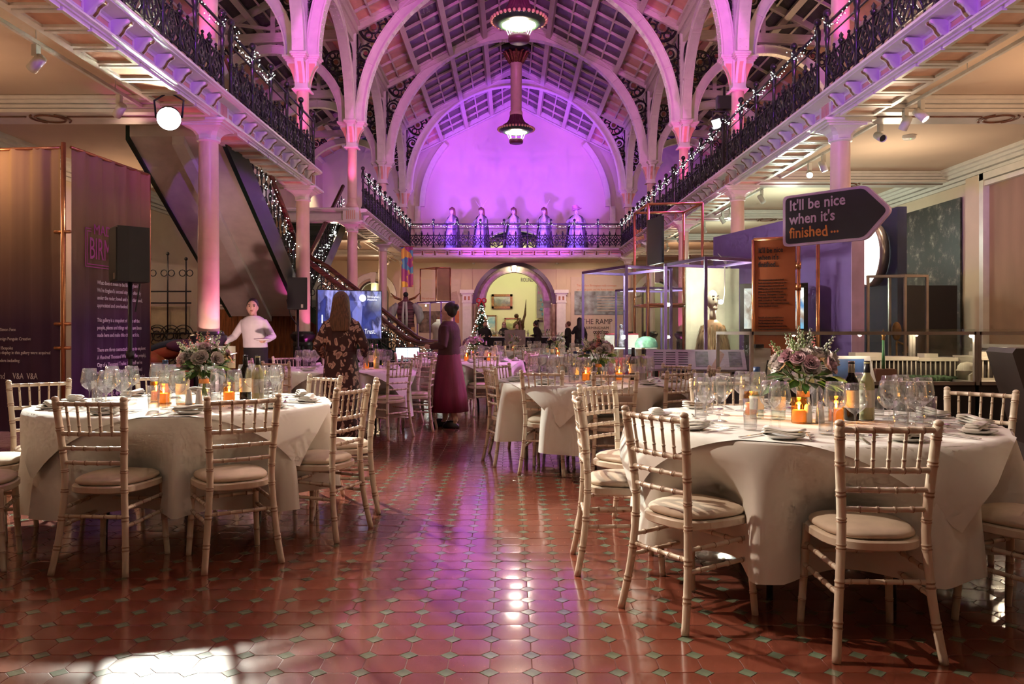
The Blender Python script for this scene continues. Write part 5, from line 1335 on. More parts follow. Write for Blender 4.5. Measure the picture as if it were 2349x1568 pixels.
# winged bronze
M_BRONZE = mat('dark_bronze', (0.14,0.075,0.035), 0.4, metal=0.5, var=0.3, scale=8)
t = thing('winged_bronze', 'dark bronze winged figure with raised wings on a pedestal', 'statue', (0.46, 37.0, 0))
MB().box(-.35,.35,-.35,.35,0,.75).box(-.4,.4,-.4,.4,.75,.82).build('pedestal', M_CHINA, t)
b = MB(); b.loft([[(x+w*math.cos(a),y+w*.8*math.sin(a),z) for a in [2*PI*k/12 for k in range(12)]] for z,w,x,y in ((.82,.2,0,0),(1.1,.15,0,0),(1.35,.12,.02,0),(1.5,.14,0,0),(1.68,.17,-.03,0),(1.8,.1,-.08,0),(1.86,.05,-.12,0))])
b.sphere((-.2,0,1.96), .11, 12, 9); b.tube([(-.1,-.1,1.75),(-.28,-.2,1.55),(-.2,-.25,1.4)], [.06,.05,.04], 8); b.tube([(-.1,.1,1.75),(-.3,.12,1.6),(-.32,.05,1.4)], [.06,.05,.04], 8); b.build('figure', M_BRONZE, t, True)
for s in (-1, 1):
    b = MB()
    for i in range(9):
        q = i/8; b.tube([(.08+.05*q,s*(.1+.05*q),1.65-.03*i),(.2-.02*i,s*(.2+.03*q),2.0-.05*i),(.24-.03*i*0.3,s*(.26+.03*q),2.72-.13*i)], [.05,.055,.008], 6)
    b.build('wing', M_BRONZE, t, True)
# ================================================================ ceiling track lights and floods
M_TRK = mat('white_track', (0.7,0.66,0.6), 0.4); M_LAMPON = glow('spot_lamp_on', (1.0,0.97,0.85), 60.0)
def track(label, x, y0, y1, z, heads, grp):
    t = thing('lighting_track', label, 'track light', (x,y0,z)); MB().box(-.02,.02,0,y1-y0,-.02,.02).build('rail', M_TRK, t)
    for i in range(int((y1-y0)/1.6)+1): MB().tube([(0,.2+i*1.6,.02),(0,.2+i*1.6,4.27-z)], .006, 5).build('hanger', M_TRK, t)
    for yy, dx, dy, dz, on, pw, col in heads:
        h = put('spot_head', None, t, (0,yy-y0,-.03)); 
        q = Vector((dx,dy,dz)).normalized().to_track_quat('-Z','Y').to_matrix().to_4x4()
        MB().box(-.025,.025,-.04,.04,-.12,0).build('gear', M_TRK, h)
        b = MB(); b.lathe([(.0005,.1),(.05,.1),(.055,.08),(.055,-.08),(.05,-.08),(.048,-.06)], 16, M=Matrix.Translation((0,0,-.19)) @ q, cap=False); b.build('can', M_TRK, h, True)
        b = MB(); b.lathe([(.0005,-.062),(.047,-.062)], 16, M=Matrix.Translation((0,0,-.19)) @ q, cap=False); b.build('lens', M_LAMPON if on else M_LEGBLK, h)
        if on and pw:
            p = Vector((x,yy,z-.22)) + Vector((dx,dy,dz)).normalized()*.1; spot('track_spot', p, p+Vector((dx,dy,dz)), pw, col, 75, .7, .05)
    return t
TRW = (1.0,0.66,0.40)
track('white lighting track with spots under the left gallery', XL-0.75, 3.0, 10.3, 4.14, [(5.4,-.8,.3,-.6,1,45,TRW),(6.6,-.8,.2,-.6,1,45,TRW),(8.0,-.8,.3,-.6,1,45,TRW),(9.7,-.7,.5,-.6,1,60,TRW)], '')
track('white lighting track with spots under the right gallery', XR+0.72, 5.5, 29.0, 4.14, [(7.2,.8,.2,-.6,1,50,TRW),(9.9,.5,-.5,-.8,1,60,TRW),(10.3,-.2,.5,-.8,1,60,TRW),(11.0,.1,-.9,-.5,0,0,TRW),(13.0,.3,-.1,-.9,1,70,COOL),(13.6,-.3,-.9,-.45,1,90,COOL),(16.2,.5,.3,-.7,1,80,COOL),(18.5,-.4,-.2,-.8,1,80,COOL),(19.2,.5,.1,-.7,1,60,COOL),(21.0,.3,.3,-.7,1,60,COOL),(24.0,.6,.3,-.6,1,60,TRW),(26.0,-.4,.5,-.6,1,60,TRW)], '')
track('white lighting track at the far end under the left gallery', XL-0.75, 20.5, 33.0, 4.14, [(21.5,.2,-.9,-.3,1,60,TRW),(22.1,-.5,.3,-.7,0,0,TRW),(25.0,.4,.5,-.7,1,70,TRW),(30.5,.5,.2,-.7,1,70,TRW),(31.0,-.5,.5,-.6,1,60,TRW)], '')
# small downlights and detectors
for x, y, l in ((-5.55,10.9,'left aisle ceiling beside the flood lamp'),(6.15,12.3,'right aisle ceiling above the arrow sign')):
    t = thing('smoke_detector', 'white round smoke detector on the '+l, 'smoke detector', (x,y,4.26)); MB().lathe([(.0005,-.06),(.08,-.06),(.1,-.03),(.1,0)], 20, cap=False).build('housing', M_CHINA, t, True); MB().sphere((0,-.05,-.062), .006, 6, 4).build('indicator', glow('green_led', (.1,1,.2), 6, False), t)
# LED flood clamped under the left gallery, facing the viewer
t = thing('flood_lamp', 'blinding white LED flood lamp clamped under the left gallery', 'flood lamp', (-3.95, 9.2, 3.70))
q = Vector((.35,-.85,-.42)).normalized().to_track_quat('-Z','Y').to_matrix().to_4x4()
b = MB(); b.lathe([(.0005,.16),(.1,.15),(.13,.05),(.135,-.05),(.13,-.06)], 24, M=q, cap=False); b.build('body', M_LEGBLK, t, True)
b = MB(); b.lathe([(.0005,-.045),(.128,-.045)], 24, M=q, cap=False); b.build('lens', glow('flood_lens', (.93,1.0,.88), 400.0, False), t)
MB().tube([(-.15,0,0),(-.17,0,.2),(0,0,.3),(.17,0,.2),(.15,0,0)], .012, 6).build('yoke', M_LEGBLK, t, True)
spot('flood_beam', (-3.91,9.09,3.64), (-1.4,4.0,0.2), 2600, (.98,1.0,.86), 70, .6, .12)
# ================================================================ robed statues on the end gallery
M_ROBE = mat('pale_robe', (0.60,0.58,0.60), 0.7, var=0.15, scale=8, bump=0.4, bscale=14, stretch=(3,3,.6)); M_CAPE = mat('grey_cape', (0.12,0.11,0.12), 0.8, var=0.2, scale=6, bump=0.3, bscale=14, stretch=(3,3,.6)); M_FACE = mat('painted_face', (0.6,0.55,0.55), 0.5); M_CROWN = mat('brown_crown', (0.16,0.07,0.05), 0.5, var=0.2)
def folds(z, rx, ry, ox, n, f, amp, ph):
    return [((rx*(1+amp*math.cos(f*a+ph)))*math.cos(a)+ox, (ry*(1+amp*math.cos(f*a+ph)))*math.sin(a), z) for a in [2*PI*k/n for k in range(n)]]
def statue(px, lab, kind, turn):
    x = (px-1172)/F*31.1
    t = thing('robed_statue', lab, 'statue', (x, 31.1, ZE1), turn, 'robed statues')
    fat = 1.25 if kind == 'hat' else 1.0
    b = MB(); b.loft([folds(z, rx*fat, ry*fat, 0, 48, 12, am, ph) for z, rx, ry, am, ph in ((0,.30,.27,.10,0),(.3,.28,.25,.09,.2),(.6,.25,.21,.07,.4),(.85,.22,.18,.05,.6),(1.0,.19,.15,.03,.6),(1.15,.21,.16,.03,.5),(1.28,.20,.14,.02,.4),(1.37,.14,.10,0,0),(1.42,.07,.07,0,0),(1.47,.055,.055,0,0))]); b.build('robe', M_ROBE, t, True)
    b = MB(); n = 30
    rows = []
    for z, r1 in ((.02,.37),(.3,.345),(.6,.31),(.9,.275),(1.1,.255),(1.25,.245),(1.36,.19),(1.43,.10)):
        rows.append([(r1*fat*(1+.05*math.cos(14*a))*math.cos(a), r1*fat*.92*(1+.05*math.cos(14*a))*math.sin(a)+.02, z) for a in [-.75+(PI+1.5-.3)*k/n for k in range(n+1)]])
    vs = [v for r in rows for v in r]; b.add(vs, [(i*(n+1)+k, i*(n+1)+k+1, (i+1)*(n+1)+k+1, (i+1)*(n+1)+k) for i in range(len(rows)-1) for k in range(n)]); b.build('cape', M_CAPE, t, True, fixn=False)
    b = MB(); b.sphere((0,-.02,1.56), .095, 14, 10, .85, .95, 1.2); b.add([(0,-.125,1.55),(-.018,-.10,1.53),(.018,-.10,1.53),(0,-.10,1.58)], [(0,1,2),(0,2,3),(0,3,1)]); b.build('head', M_FACE, t, True)
    for s in (-1,1): MB().sphere((s*.035,-.098,1.58), .014, 6, 5).build('eye', M_INK, t, True)
    MB().cbox((0,-.105,1.505),(.045,.012,.01)).build('mouth', M_CROWN, t)
    b = MB(); b.tube([(-.2*fat,0,1.26),(-.3*fat,-.12,1.08),(-.2*fat,-.3,1.02)] if kind != 'hat' else [(-.22*fat,0,1.26),(-.3*fat,-.12,1.08),(-.1,-.26*fat,1.0)], [.07,.06,.04], 8); b.sphere((-.19*fat,-.31,1.02) if kind != 'hat' else (-.08,-.33,1.0), .04, 8, 6); b.build('left_arm', M_ROBE, t, True)
    b = MB(); b.tube([(.2*fat,0,1.26),(.28*fat,-.12,1.05),(.12,-.27*fat,1.08)], [.07,.06,.045], 8); b.sphere((.1,-.3,1.1), .04, 8, 6); b.build('right_arm', M_ROBE, t, True)
    b = MB()
    if kind == 'hat':
        for i in range(4): b.lathe([(.15-.012*i,0),(.15-.012*i,.035)], 16, M=Matrix.Translation((-.02*i,0,1.66+.036*i)) @ Matrix.Rotation(-.25,4,'Y'))
        b.lathe([(.2,0),(.2,.02)], 18, M=Matrix.Translation((.02,-.02,1.64)) @ Matrix.Rotation(-.25,4,'Y')); cm = mat('pink_hat', (0.6,0.3,0.42), 0.6)
    else:
        b.lathe([(.10,1.62),(.115,1.65),(.11,1.68)], 16, cap=False)
        b.lathe([(.112,1.655),(.09,1.70),(.02,1.745)], 8); cm = M_CROWN
        b.lathe([(.13,1.4),(.12,1.55),(.105,1.66)], 12, (0,.05,0), cap=False, sy=.6)
    cr = b.build('crown', cm, t)
    if kind == 'spike':
        for a in (-.85, 0, .85):
            b = MB(); b.tube([(.08*math.sin(a),0,1.72),(.3*math.sin(a)*1.2,0,1.72+.36*math.cos(a)+.05)], [.008,.004], 5); b.build('ray', mat('white_rod', (0.6,0.55,0.6), 0.4), cr)
    return t
statue(1037, 'robed statue farthest left on the end gallery, in a brown cap', 'cap', -.8)
statue(1104, 'robed statue with spiked crown, second from the left', 'spike', -.55)
statue(1178, 'robed statue with pale cap at the middle of the gallery', 'cap', -.3)
statue(1248, 'robed statue with long spikes on its crown, right of the middle', 'spike', -.6)
statue(1322, 'stout robed statue in a striped hat farthest right on the gallery', 'hat', -.1)
for px in (1037, 1104, 1178, 1248, 1322):
    x = (px-1172)/F*30.2; spot('statue_uplight', (x-.25, 30.0, ZE1+.12), (x+.12, 31.2, ZE1+.75), 60, BLU, 75, .7, .05)

# fill points added to brighten the aisles, then wall washers of the galleries
for x, y, pw, c in ((-6.0,4.0,42,TRW),(-6.2,8.6,24,TRW),(-6.9,14.6,26,TRW),(6.2,4.5,46,TRW),(6.2,8.6,46,TRW),(6.2,13.0,60,(1,.80,.56)),(5.9,17.0,90,COOL),(5.9,22.0,60,COOL),(5.7,27.0,50,TRW),(-5.4,26.0,60,TRW),(-5.4,31.0,40,TRW)):
    point('aisle_lamp', (x,y,3.15), pw, c, .25)
for x, pw in ((-3.0,60),(-1.2,50),(1.4,60),(2.9,130),(4.2,80)): spot('back_wall_fill', (x,31.2,4.1), (x,33.9,2.0), pw, (1,.78,.52), 90, .7, .05)  # spots added to brighten the lower back wall, without fixtures
spot('gallery_wash', (XWR-1.6,27.5,ZE1+3.4), (XWR,28.5,ZE1+1.0), 600, (1.0,.95,.66), 80, .6, .1)
spot('gallery_wash', (XWL+1.6,30.5,ZE1+3.4), (XWL,31.5,ZE1+1.0), 600, (1.0,.9,.6), 80, .6, .1)
for x, y in ((-6.1,8.2),(-6.1,13.0),(6.5,8.2),(6.5,13.0),(6.5,20.0)): point('gallery_lamp', (x,y,7.3), 34, (1.0,.70,.42), .2)

# LED cans at the feet of the arcade columns
PNK = (1.0,0.10,0.55)
M_CAN = mat('black_led_can', (0.015,0.015,0.017), .5)
for X, k, sd in ((XL,0,1),(XR,0,-1),(XL,1,1),(XR,1,-1),(XL,2,1),(XR,2,-1)):
    sn = 'left' if sd > 0 else 'right'
    t = thing('led_uplighter', 'small black LED uplighter at the foot of the %s %s column' % (_ord[k], sn), 'uplighter', (X+sd*.55, YK(k)-.35, 0), 0, 'LED uplighters'); MB().lathe([(.09,0),(.10,.02),(.10,.2),(.085,.22)], 16).build('can', M_CAN, t, True); MB().lathe([(.0005,.221),(.08,.221)], 16, cap=False).build('lens', glow('pink_lens', PNK, 4, False), t)
    spot('column_uplight', (X+sd*.55, YK(k)-.35, .26), (X+sd*.05, YK(k)-.05, 3.0), 170, PNK, 40, .8, .05)
    spot('column_uplight', (X+sd*.05, YK(k)-.62, ZE1+.15), (X, YK(k), 6.2), 90, PNK, 50, .8, .05)

# stage lamp standing in the right gallery
t = thing('stage_lamp', 'black stage lamp with a white lens clamped on the right gallery rail', 'stage lamp', (4.32,16.4,5.55))
q = Vector((-.75,-.45,-.45)).normalized().to_track_quat('-Z','Y').to_matrix().to_4x4()
MB().box(-.13,.13,-.11,.11,-.12,.16,q).build('housing', M_CAN, t); MB().box(-.11,.11,-.09,.09,-.128,-.121,q).build('lens', glow('stage_lens', (.95,.95,1.0), 9.0, False), t)
MB().tube([(-.16,0,0),(-.16,.02,.22),(.16,.02,.22),(.16,0,0)], .016, 6).build('yoke', M_CAN, t, True); MB().tube([(.1,.1,-1.2),(.1,.1,.75)], .028, 8).build('pole', M_CAN, t, True); MB().box(-.06,.26,.02,.18,.28,.55).build('second_head', M_CAN, t)

t = thing('led_uplighter', 'unseen LED uplighter added on the floor to brighten the stair soffit', 'uplighter', (-3.2,9.32,0), 0, 'LED uplighters'); MB().lathe([(.09,0),(.10,.02),(.10,.2),(.085,.22)], 16).build('can', M_CAN, t, True); MB().lathe([(.0005,.221),(.08,.221)], 16, cap=False).build('lens', glow('stair_fill_lens', (1,.62,.56), 4, False), t)  # fixture added for the stair fill, hidden behind the left front table
# ================================================================ exhibition furniture
def seg_thing(name, label, cat, A, B):
    """Empty at A with local x running to B; returns thing and length. Local -y faces the viewer"""
    d = Vector((B[0]-A[0], B[1]-A[1])); return thing(name, label, cat, (A[0],A[1],0), math.atan2(d.y,d.x)), d.length
M_PURP = mat('purple_panel', (0.20,0.11,0.40), 0.6, var=0.03); M_NAVY = mat('navy_vinyl', (0.012,0.012,0.030), 0.45); M_LILAC = mat('lilac_vinyl', (0.62,0.42,0.72), 0.5); M_ALU = mat('satin_aluminium', (0.52,0.46,0.42), 0.3, metal=0.7); M_PFRAME = mat('mauve_case_frame', (0.24,0.13,0.38), 0.35, metal=0.3); M_PANE = glass('display_glass', (0.95,0.97,0.95), 0.035, 0.55, 0.01); M_COP = mat('copper_pipe', (0.62,0.27,0.13), 0.28, metal=0.85, var=0.1); M_PLB = mat('black_plinth', (0.016,0.014,0.016), 0.5)
def screen_mat(name, strength, kind):
    m = bpy.data.materials.new(name); m.use_nodes = True; nt = m.node_tree; N = nt.nodes; L = nt.links; b = N['Principled BSDF']; b.inputs['Base Color'].default_value = (.01,.01,.01,1); b.inputs['Roughness'].default_value = .15
    tc = N.new('ShaderNodeTexCoord'); mp = N.new('ShaderNodeMapping'); L.new(tc.outputs['Object'], mp.inputs[0]); vz = N.new('ShaderNodeTexVoronoi'); nz = N.new('ShaderNodeTexNoise'); nz.inputs['Scale'].default_value = 3.0; nz.inputs['Detail'].default_value = 5
    mp.inputs['Scale'].default_value = (1,1,.45) if kind == 'tv' else (1,1,.7); vz.inputs['Scale'].default_value = 7 if kind == 'tv' else 9
    L.new(mp.outputs[0], vz.inputs['Vector']); L.new(mp.outputs[0], nz.inputs['Vector'])
    cr = N.new('ShaderNodeValToRGB'); el = cr.color_ramp.elements
    cols = {'tv': [(0,(.004,.006,.04)),(.42,(.008,.012,.10)),(.5,(.03,.05,.30)),(.56,(.02,.02,.08)),(.62,(.35,.35,.85)),(.68,(.05,.02,.04)),(1,(.2,.3,.5))], 'crt': [(0,(.02,.05,.12)),(.4,(.12,.3,.55)),(.5,(.8,.8,.7)),(.58,(.3,.2,.12)),(.66,(.15,.5,.75)),(1,(.9,.9,.95))], 'laptop': [(0,(.7,.85,1)),(1,(.9,.95,1))]}[kind]
    el[0].position, el[0].color = cols[0][0], (*cols[0][1],1); el[1].position, el[1].color = 1, (*cols[-1][1],1)
    for p, c in cols[1:-1]: e = el.new(p); e.color = (*c,1)
    mx = N.new('ShaderNodeMixRGB'); mx.inputs[0].default_value = .4; L.new(nz.outputs['Fac'], cr.inputs[0]); L.new(cr.outputs[0], mx.inputs[1])
    cr2 = N.new('ShaderNodeValToRGB'); L.new(vz.outputs['Color'], cr2.inputs[0]); e2 = cr2.color_ramp.elements; e2[0].color = (.002,.004,.03,1); e2[0].position = .55; e2[1].color = (.4,.4,.95,1) if kind == 'tv' else (.6,.7,.75,1); L.new(cr2.outputs[0], mx.inputs[2])
    L.new((mx if kind != 'laptop' else cr).outputs[0], b.inputs['Emission Color']); b.inputs['Emission Strength'].default_value = strength; return m
# purple partition wall with the arrow sign
pw, Lp = seg_thing('purple_partition', 'purple painted partition wall behind the orange banner', 'partition', (3.24,12.75), (4.02,9.4))
MB().box(0,Lp,0,.16,0,2.74).build('panel', M_PURP, pw); MB().box(Lp,Lp+.012,-.005,.165,0,2.74).build('end_cap', M_LILAC, pw)  # lilac sheet paints the end face lit lighter than the panel
b = MB()
for s in (-1,1): b.add([(.55,-.02,2.20),(.55+s*.03,-.02,2.2),(.55+s*.22,-.10,2.36-.1*s),(.55+s*.05,-.02,2.30)], [(0,1,2,3)])
b.sphere((.55,-.02,2.2), .05, 8, 6, .6, .5, 2.0); b.build('dove', M_CHINA, pw, True, fixn=False)
sg, Ls = seg_thing('arrow_sign', 'navy arrow shaped sign with lilac border reading nice when finished', 'sign', (3.13,9.05), (3.80,8.30))
sg.location = (3.13,9.12,0); d_ = Vector((3.86-3.13, 8.28-9.12)); sg.rotation_euler = (0,0,math.atan2(d_.y,d_.x)); L_ = d_.length
def rounded(poly, r, n=4):
    out = []; m = len(poly)
    for i in range(m):
        p0, p1, p2 = Vector(poly[i-1]), Vector(poly[i]), Vector(poly[(i+1) % m]); a = (p0-p1).normalized(); c = (p2-p1).normalized()
        for k in range(n+1):
            q = k/n; A = p1+a*r*(1-q); B = p1+c*r*q; out.append(tuple(A*(1-q)+B*q))
    return out
zb, zt = 2.20, 2.775
out = [(0,zb),(.86*L_,zb),(1.10*L_,(zb+zt)/2-.0),(.86*L_,zt),(0,zt)]
MB().prism(rounded(out,.06), -.03, .02).build('border', M_LILAC, sg)
c_ = ((.48*L_),(zb+zt)/2); inn = [(c_[0]+(x-c_[0])*.935, c_[1]+(z-c_[1])*.90) for x, z in out]
MB().prism(rounded(inn,.05), -.034, -.028).build('face', M_NAVY, sg)
lettering("It'll be nice", .168, sg, (.075*L_,-.036,2.60), M_LILAC, bold=.003, sx=.80*L_); lettering("when it's", .168, sg, (.075*L_,-.036,2.445), M_LILAC, bold=.003, sx=.80*L_); o_ = lettering("finishe", .168, sg, (.075*L_,-.036,2.29), M_LORG, bold=.003, sx=.80*L_)
w_ = max(v.co.x for v in o_.data.vertices)*.80*L_
lettering("d", .168, sg, (.075*L_+w_+.008,-.036,2.275), M_LORG, (PI/2,-.12,0), bold=.003, sx=.80*L_); lettering("...", .168, sg, (.075*L_+w_+.105,-.036,2.31), M_LORG, bold=.003, sx=.80*L_)
MB().box(.3,.36,.02,.5,2.3,2.36).box(.3,.36,.02,.5,2.55,2.61).build('bracket', M_ALU, sg)
# orange banner in a copper pipe stand
bs, Lb = seg_thing('banner_stand', 'copper pipe stand holding a rust orange text banner', 'banner stand', (2.86,9.4), (3.27,9.05))
bs.location = (2.87,9.42,0); bs.rotation_euler = (0,0,-.42)
M_RUST = mat('rust_orange_fabric', (0.40,0.10,0.035), 0.8, var=0.04)
MB().box(.02,.47,-.008,.0,.45,2.30).build('banner', M_RUST, bs)
for x, y in ((0,0),(.5,0),(.70,.22)): MB().tube([(x,y,0),(x,y,2.32)], .022, 10).build('pipe', M_COP, bs, True)
MB().tube([(0,0,2.32),(.5,0,2.32),(.70,.22,2.32)], .022, 10).build('top_pipe', M_COP, bs, True); MB().tube([(.5,0,.4),(.7,.22,.4)], .02, 8).build('pipe', M_COP, bs, True)
for z in (2.0,1.75): MB().lathe([(.03,-.04),(.03,.04)], 10, (.5,0,z)).build('clamp', M_COP, bs, True)
lettering("It'll be nice\nwhen it's\nfinished...", .088, bs, (.055,-.011,2.16), M_INK, bold=.0015, sx=.72, ls=.95)
para1 = "It's a common joke made by both\nlocals and visitors in response to the\nseemingly endless roadworks and\nbuilding sites. Living in such a dynamic\nplace can be both fascinating and\nfrustrating. Birmingham is constantly\nbeing made and remade, knocked\ndown and built up. People have been\ncommenting on (and complaining about)\nthis for hundreds of years."
para2 = "In truth, all cities are built from a\nmessy patchwork of old and new.\nBut Birmingham is often seen as\nunsentimental, more interested in the\nfuture than preserving the past, its motto\nafter all is 'Forward'. The reality of course\nis more complex: it might feel like the"
lettering(para1, .034, bs, (.055,-.011,1.83), M_INK, sx=.62); lettering(para2, .034, bs, (.055,-.011,1.39), M_INK, sx=.62)
# cube monitor on a black plinth
t, L0 = seg_thing('cube_monitor', 'black box television showing a crowd scene on a plinth', 'television', (2.92,10.25), (3.62,9.72))
t.location = (2.86,9.95,0); t.rotation_euler = (0,0,-.28)
MB().box(0,.80,0,.40,1.22,1.83).box(0.02,.78,-.02,0,1.23,1.82).build('cabinet', M_PLB, t); MB().box(.05,.75,-.026,-.02,1.27,1.77).build('picture', screen_mat('crowd_picture', 1.6, 'crt'), t)
MB().box(.05,.95,.0,.45,0,1.22).build('plinth', M_PLB, t)
# glass cases
def glass_case(name, label, corner, a_end, b_end, z0, z1, fm, fr=.035, base=None, top=True):
    """case with a corner nearest the viewer; a_end: far end of its left face, b_end: far end of its right face"""
    t = thing(name, label, 'display case', (corner[0],corner[1],0)); c = Vector((0,0)); a = Vector((a_end[0]-corner[0], a_end[1]-corner[1])); b_ = Vector((b_end[0]-corner[0], b_end[1]-corner[1]))
    pts = [c, a, a+b_, b_]
    for p in pts: MB().bar((p.x,p.y,z0),(p.x,p.y,z1), fr, fr, (1,0,0)).build('corner_post', fm, t)
    for i in range(4):
        p, q = pts[i], pts[(i+1) % 4]
        for z in (z0+fr/2, z1-fr/2): MB().bar((p.x,p.y,z),(q.x,q.y,z), fr, fr).build('frame_rail', fm, t)
        n_ = Vector((-(q-p).y,(q-p).x)).normalized()*.003
        g = MB(); g.add([(p.x,p.y,z0),(q.x,q.y,z0),(q.x,q.y,z1),(p.x,p.y,z1)], [(0,1,2,3)]); g.build('pane', M_PANE, t, fixn=False)
    if top:
        g = MB(); g.add([(p.x,p.y,z1+.001) for p in pts]+[(p.x,p.y,z1+.02) for p in pts], [(3,2,1,0),(4,5,6,7),(0,1,5,4),(1,2,6,5),(2,3,7,6),(3,0,4,7)]); g.build('lid', M_PANE, t)
    if base:
        g = MB(); g.add([(p.x,p.y,0) for p in pts]+[(p.x,p.y,z0) for p in pts], [(3,2,1,0),(4,5,6,7),(0,1,5,4),(1,2,6,5),(2,3,7,6),(3,0,4,7)]); g.build('base', base, t)
    return t
glass_case('glass_case', 'tall mauve framed glass case with the red shop sign', (1.51,10.4), (1.04,11.5), (2.16,10.75), .45, 2.10, M_PFRAME, base=M_PLB)
glass_case('glass_case', 'tall mauve framed glass case with the fur cloaked puppet', (2.25,9.2), (1.97,10.15), (2.98,9.55), .10, 2.10, M_PFRAME, base=M_PLB)
glass_case('glass_case', 'tall glass case behind the others with green glow', (2.40,14.05), (1.98,15.0), (3.32,14.4), .3, 2.02, M_PFRAME, base=M_PLB)
glass_case('glass_case', 'glass case at the back left with a white dress form', (-1.98,22.6), (-2.75,23.4), (-1.62,22.75), .3, 2.10, M_PFRAME, base=M_PLB)
t = thing('case_backdrop', 'pale backdrop panel standing inside the puppet case', 'panel', (2.05,10.1,.1), math.atan2(-.06+.35,.98)); MB().box(.18,.95,-.02,.0,0,1.95).build('panel', mat('pale_green_backdrop', (0.62,0.60,0.46), .8), t)
M_SHELF = mat('white_case_floor', (0.7,0.72,0.68), 0.5)
for (x, y, z, p, c) in ((1.62,11.0,2.02,40,COOL),(2.45,9.5,2.02,26,(1,.97,.78)),(2.7,14.6,1.9,46,COOL),(-2.1,23.0,2.02,10,(1,.95,.8))): point('case_light', (x,y,z), p, c, .03)
# contents of case one
t = thing('shelf', 'clear glass shelf inside the case with the red sign', 'shelf', (1.62,10.95,1.0)); MB().box(-.36,.36,-.14,.14,0,.015).build('plate', M_PANE, t); MB().box(-.36,.36,-.145,-.14,-.002,.018).build('edge', M_SHELF, t)
for s in (-1,1): MB().box(s*.34-.01,s*.34+.01,-.12,.12,-.55,0).build('support', M_PANE, t)
t = thing('shop_sign', 'slanted red sign lettered ANNA BEE in white', 'sign', (1.42,10.85,.46), -.1); b = MB(); b.prism([(-.16,0),(.17,0),(.26,.42),(-.06,.42)], -.015, .015); b.build('board', mat('red_enamel', (0.55,0.03,0.02), 0.35), t)
lettering('ANNA\n BEE', .17, t, (-.06,-.018,.24), M_CHINA, (PI/2,.1,0), bold=.004, sx=.72, ls=.9)
t = thing('striped_box', 'red and white striped lidded hat box', 'box', (1.86,10.95,.46), -.1); me1 = MB().box(-.018,.018,-.152,.152,0,.22).mesh('stripe', mat('red_card', (0.5,0.05,0.08), 0.6)); me2 = MB().box(-.018,.018,-.15,.15,0,.22).mesh('stripe', M_CHINA)
for i in range(9): put('stripe', me1 if i % 2 == 0 else me2, t, (-.144+.036*i,0,0))
MB().box(-.17,.17,-.16,.16,.22,.27).build('lid', mat('red_card', (0.5,0.05,0.08), 0.6), t)
t = thing('green_bowl', 'upturned pale green swirled glass bowl', 'bowl', (1.86,10.95,1.016)); MB().lathe([(.16,0),(.155,.06),(.12,.12),(.05,.15),(.0005,.155)], 24, cap=False).build('dome', mat('pale_green_glass', (0.35,0.75,0.52), 0.15, var=0.25, scale=14), t, True)
for i, (x, lab) in enumerate(((1.35,'leaning white caption card with a red top edge, left on the shelf'),(1.68,'leaning white caption card beside the green bowl'))):
    t = thing('caption_card', lab, 'card', (x,10.95,1.016), -.2); MB().box(-.07,.07,-.004,.004,0,.2,Matrix.Rotation(-.3,4,'X')).build('card', M_CHINA, t); MB().box(-.07,.07,-.006,-.004,.18,.2,Matrix.Rotation(-.3,4,'X')).build('red_edge', mat('red_card',(0,0,0)), t)
t = thing('figurine', 'small pale robed figurine on the case shelf', 'figurine', (1.52,10.98,1.016)); b = MB(); b.lathe([(.05,0),(.045,.1),(.025,.17),(.035,.22),(.015,.26)], 12); b.sphere((0,0,.29),.028,8,6); b.build('body', mat('blue_white_glaze', (0.55,0.58,0.7), 0.3, var=0.3, scale=30), t, True); MB().lathe([(.06,-.0),(.06,.012)], 12).build('foot', M_PLB, t)
# puppet in a fur cloak in case two
t = thing('puppet', 'tall puppet with a pale painted face and long ginger fur cloak', 'puppet', (2.47,9.75,.12), .25)
b = MB(); b.sphere((0,0,1.50), .085, 18, 14, .82, 1.0, 1.45)
b.sphere((0,-.085,1.47), .022, 8, 6, .7, 1, 1.6); b.sphere((0,-.07,1.40), .03, 8, 6); b.tube([(0,0,1.4),(0,0,1.24)], .04, 10); b.build('head', mat('pale_wood_face', (0.72,0.62,0.48), 0.45), t, True)
for s in (-1,1): MB().sphere((s*.03,-.072,1.51), .012, 8, 6).build('eye', M_INK, t, True); MB().tube([(s*.015,-.08,1.545),(s*.045,-.07,1.55)], .004, 5).build('eyebrow', M_INK, t)
MB().sphere((0,-.088,1.425), .014, 8, 5, 1.3, .6, .5).build('mouth', mat('dark_red_lip', (0.25,0.04,0.03), 0.4), t, True)
MB().loft([[(r*math.cos(a),r*.75*math.sin(a),z) for a in [2*PI*k/20 for k in range(20)]] for z,r in ((.15,.17),(.5,.20),(.9,.19),(1.12,.17),(1.22,.10),(1.26,.05))]).build('tunic', mat('tan_leather', (0.36,0.19,0.08), 0.6), t, True)
rr = random.Random(4); b = MB()
for i in range(1700):
    z = rr.uniform(.42,1.2); r0 = .21*(1-.35*max(0,(z-.85)/.4)); a = rr.uniform(0,2*PI); p = Vector((r0*math.cos(a),r0*.8*math.sin(a),z)); L2 = rr.uniform(.12,.3); e = p+Vector((math.cos(a)*.06,math.sin(a)*.05,-L2)); s_ = Vector((-math.sin(a),math.cos(a),0))*.009
    b.add([p-s_,p+s_,e], [(0,1,2)])
o = b.build('fur', mat('ginger_fur', (0.80,0.52,0.28), 0.8, var=0.4, scale=6, stretch=(1,1,.4)), t, fixn=False); o['kind'] = 'stuff'
MB().lathe([(.09,0),(.07,.15)], 12).build('legs', M_SHELF, t, True); MB().lathe([(.15,-.02),(.15,0)], 16).build('foot_disc', M_PLB, t)
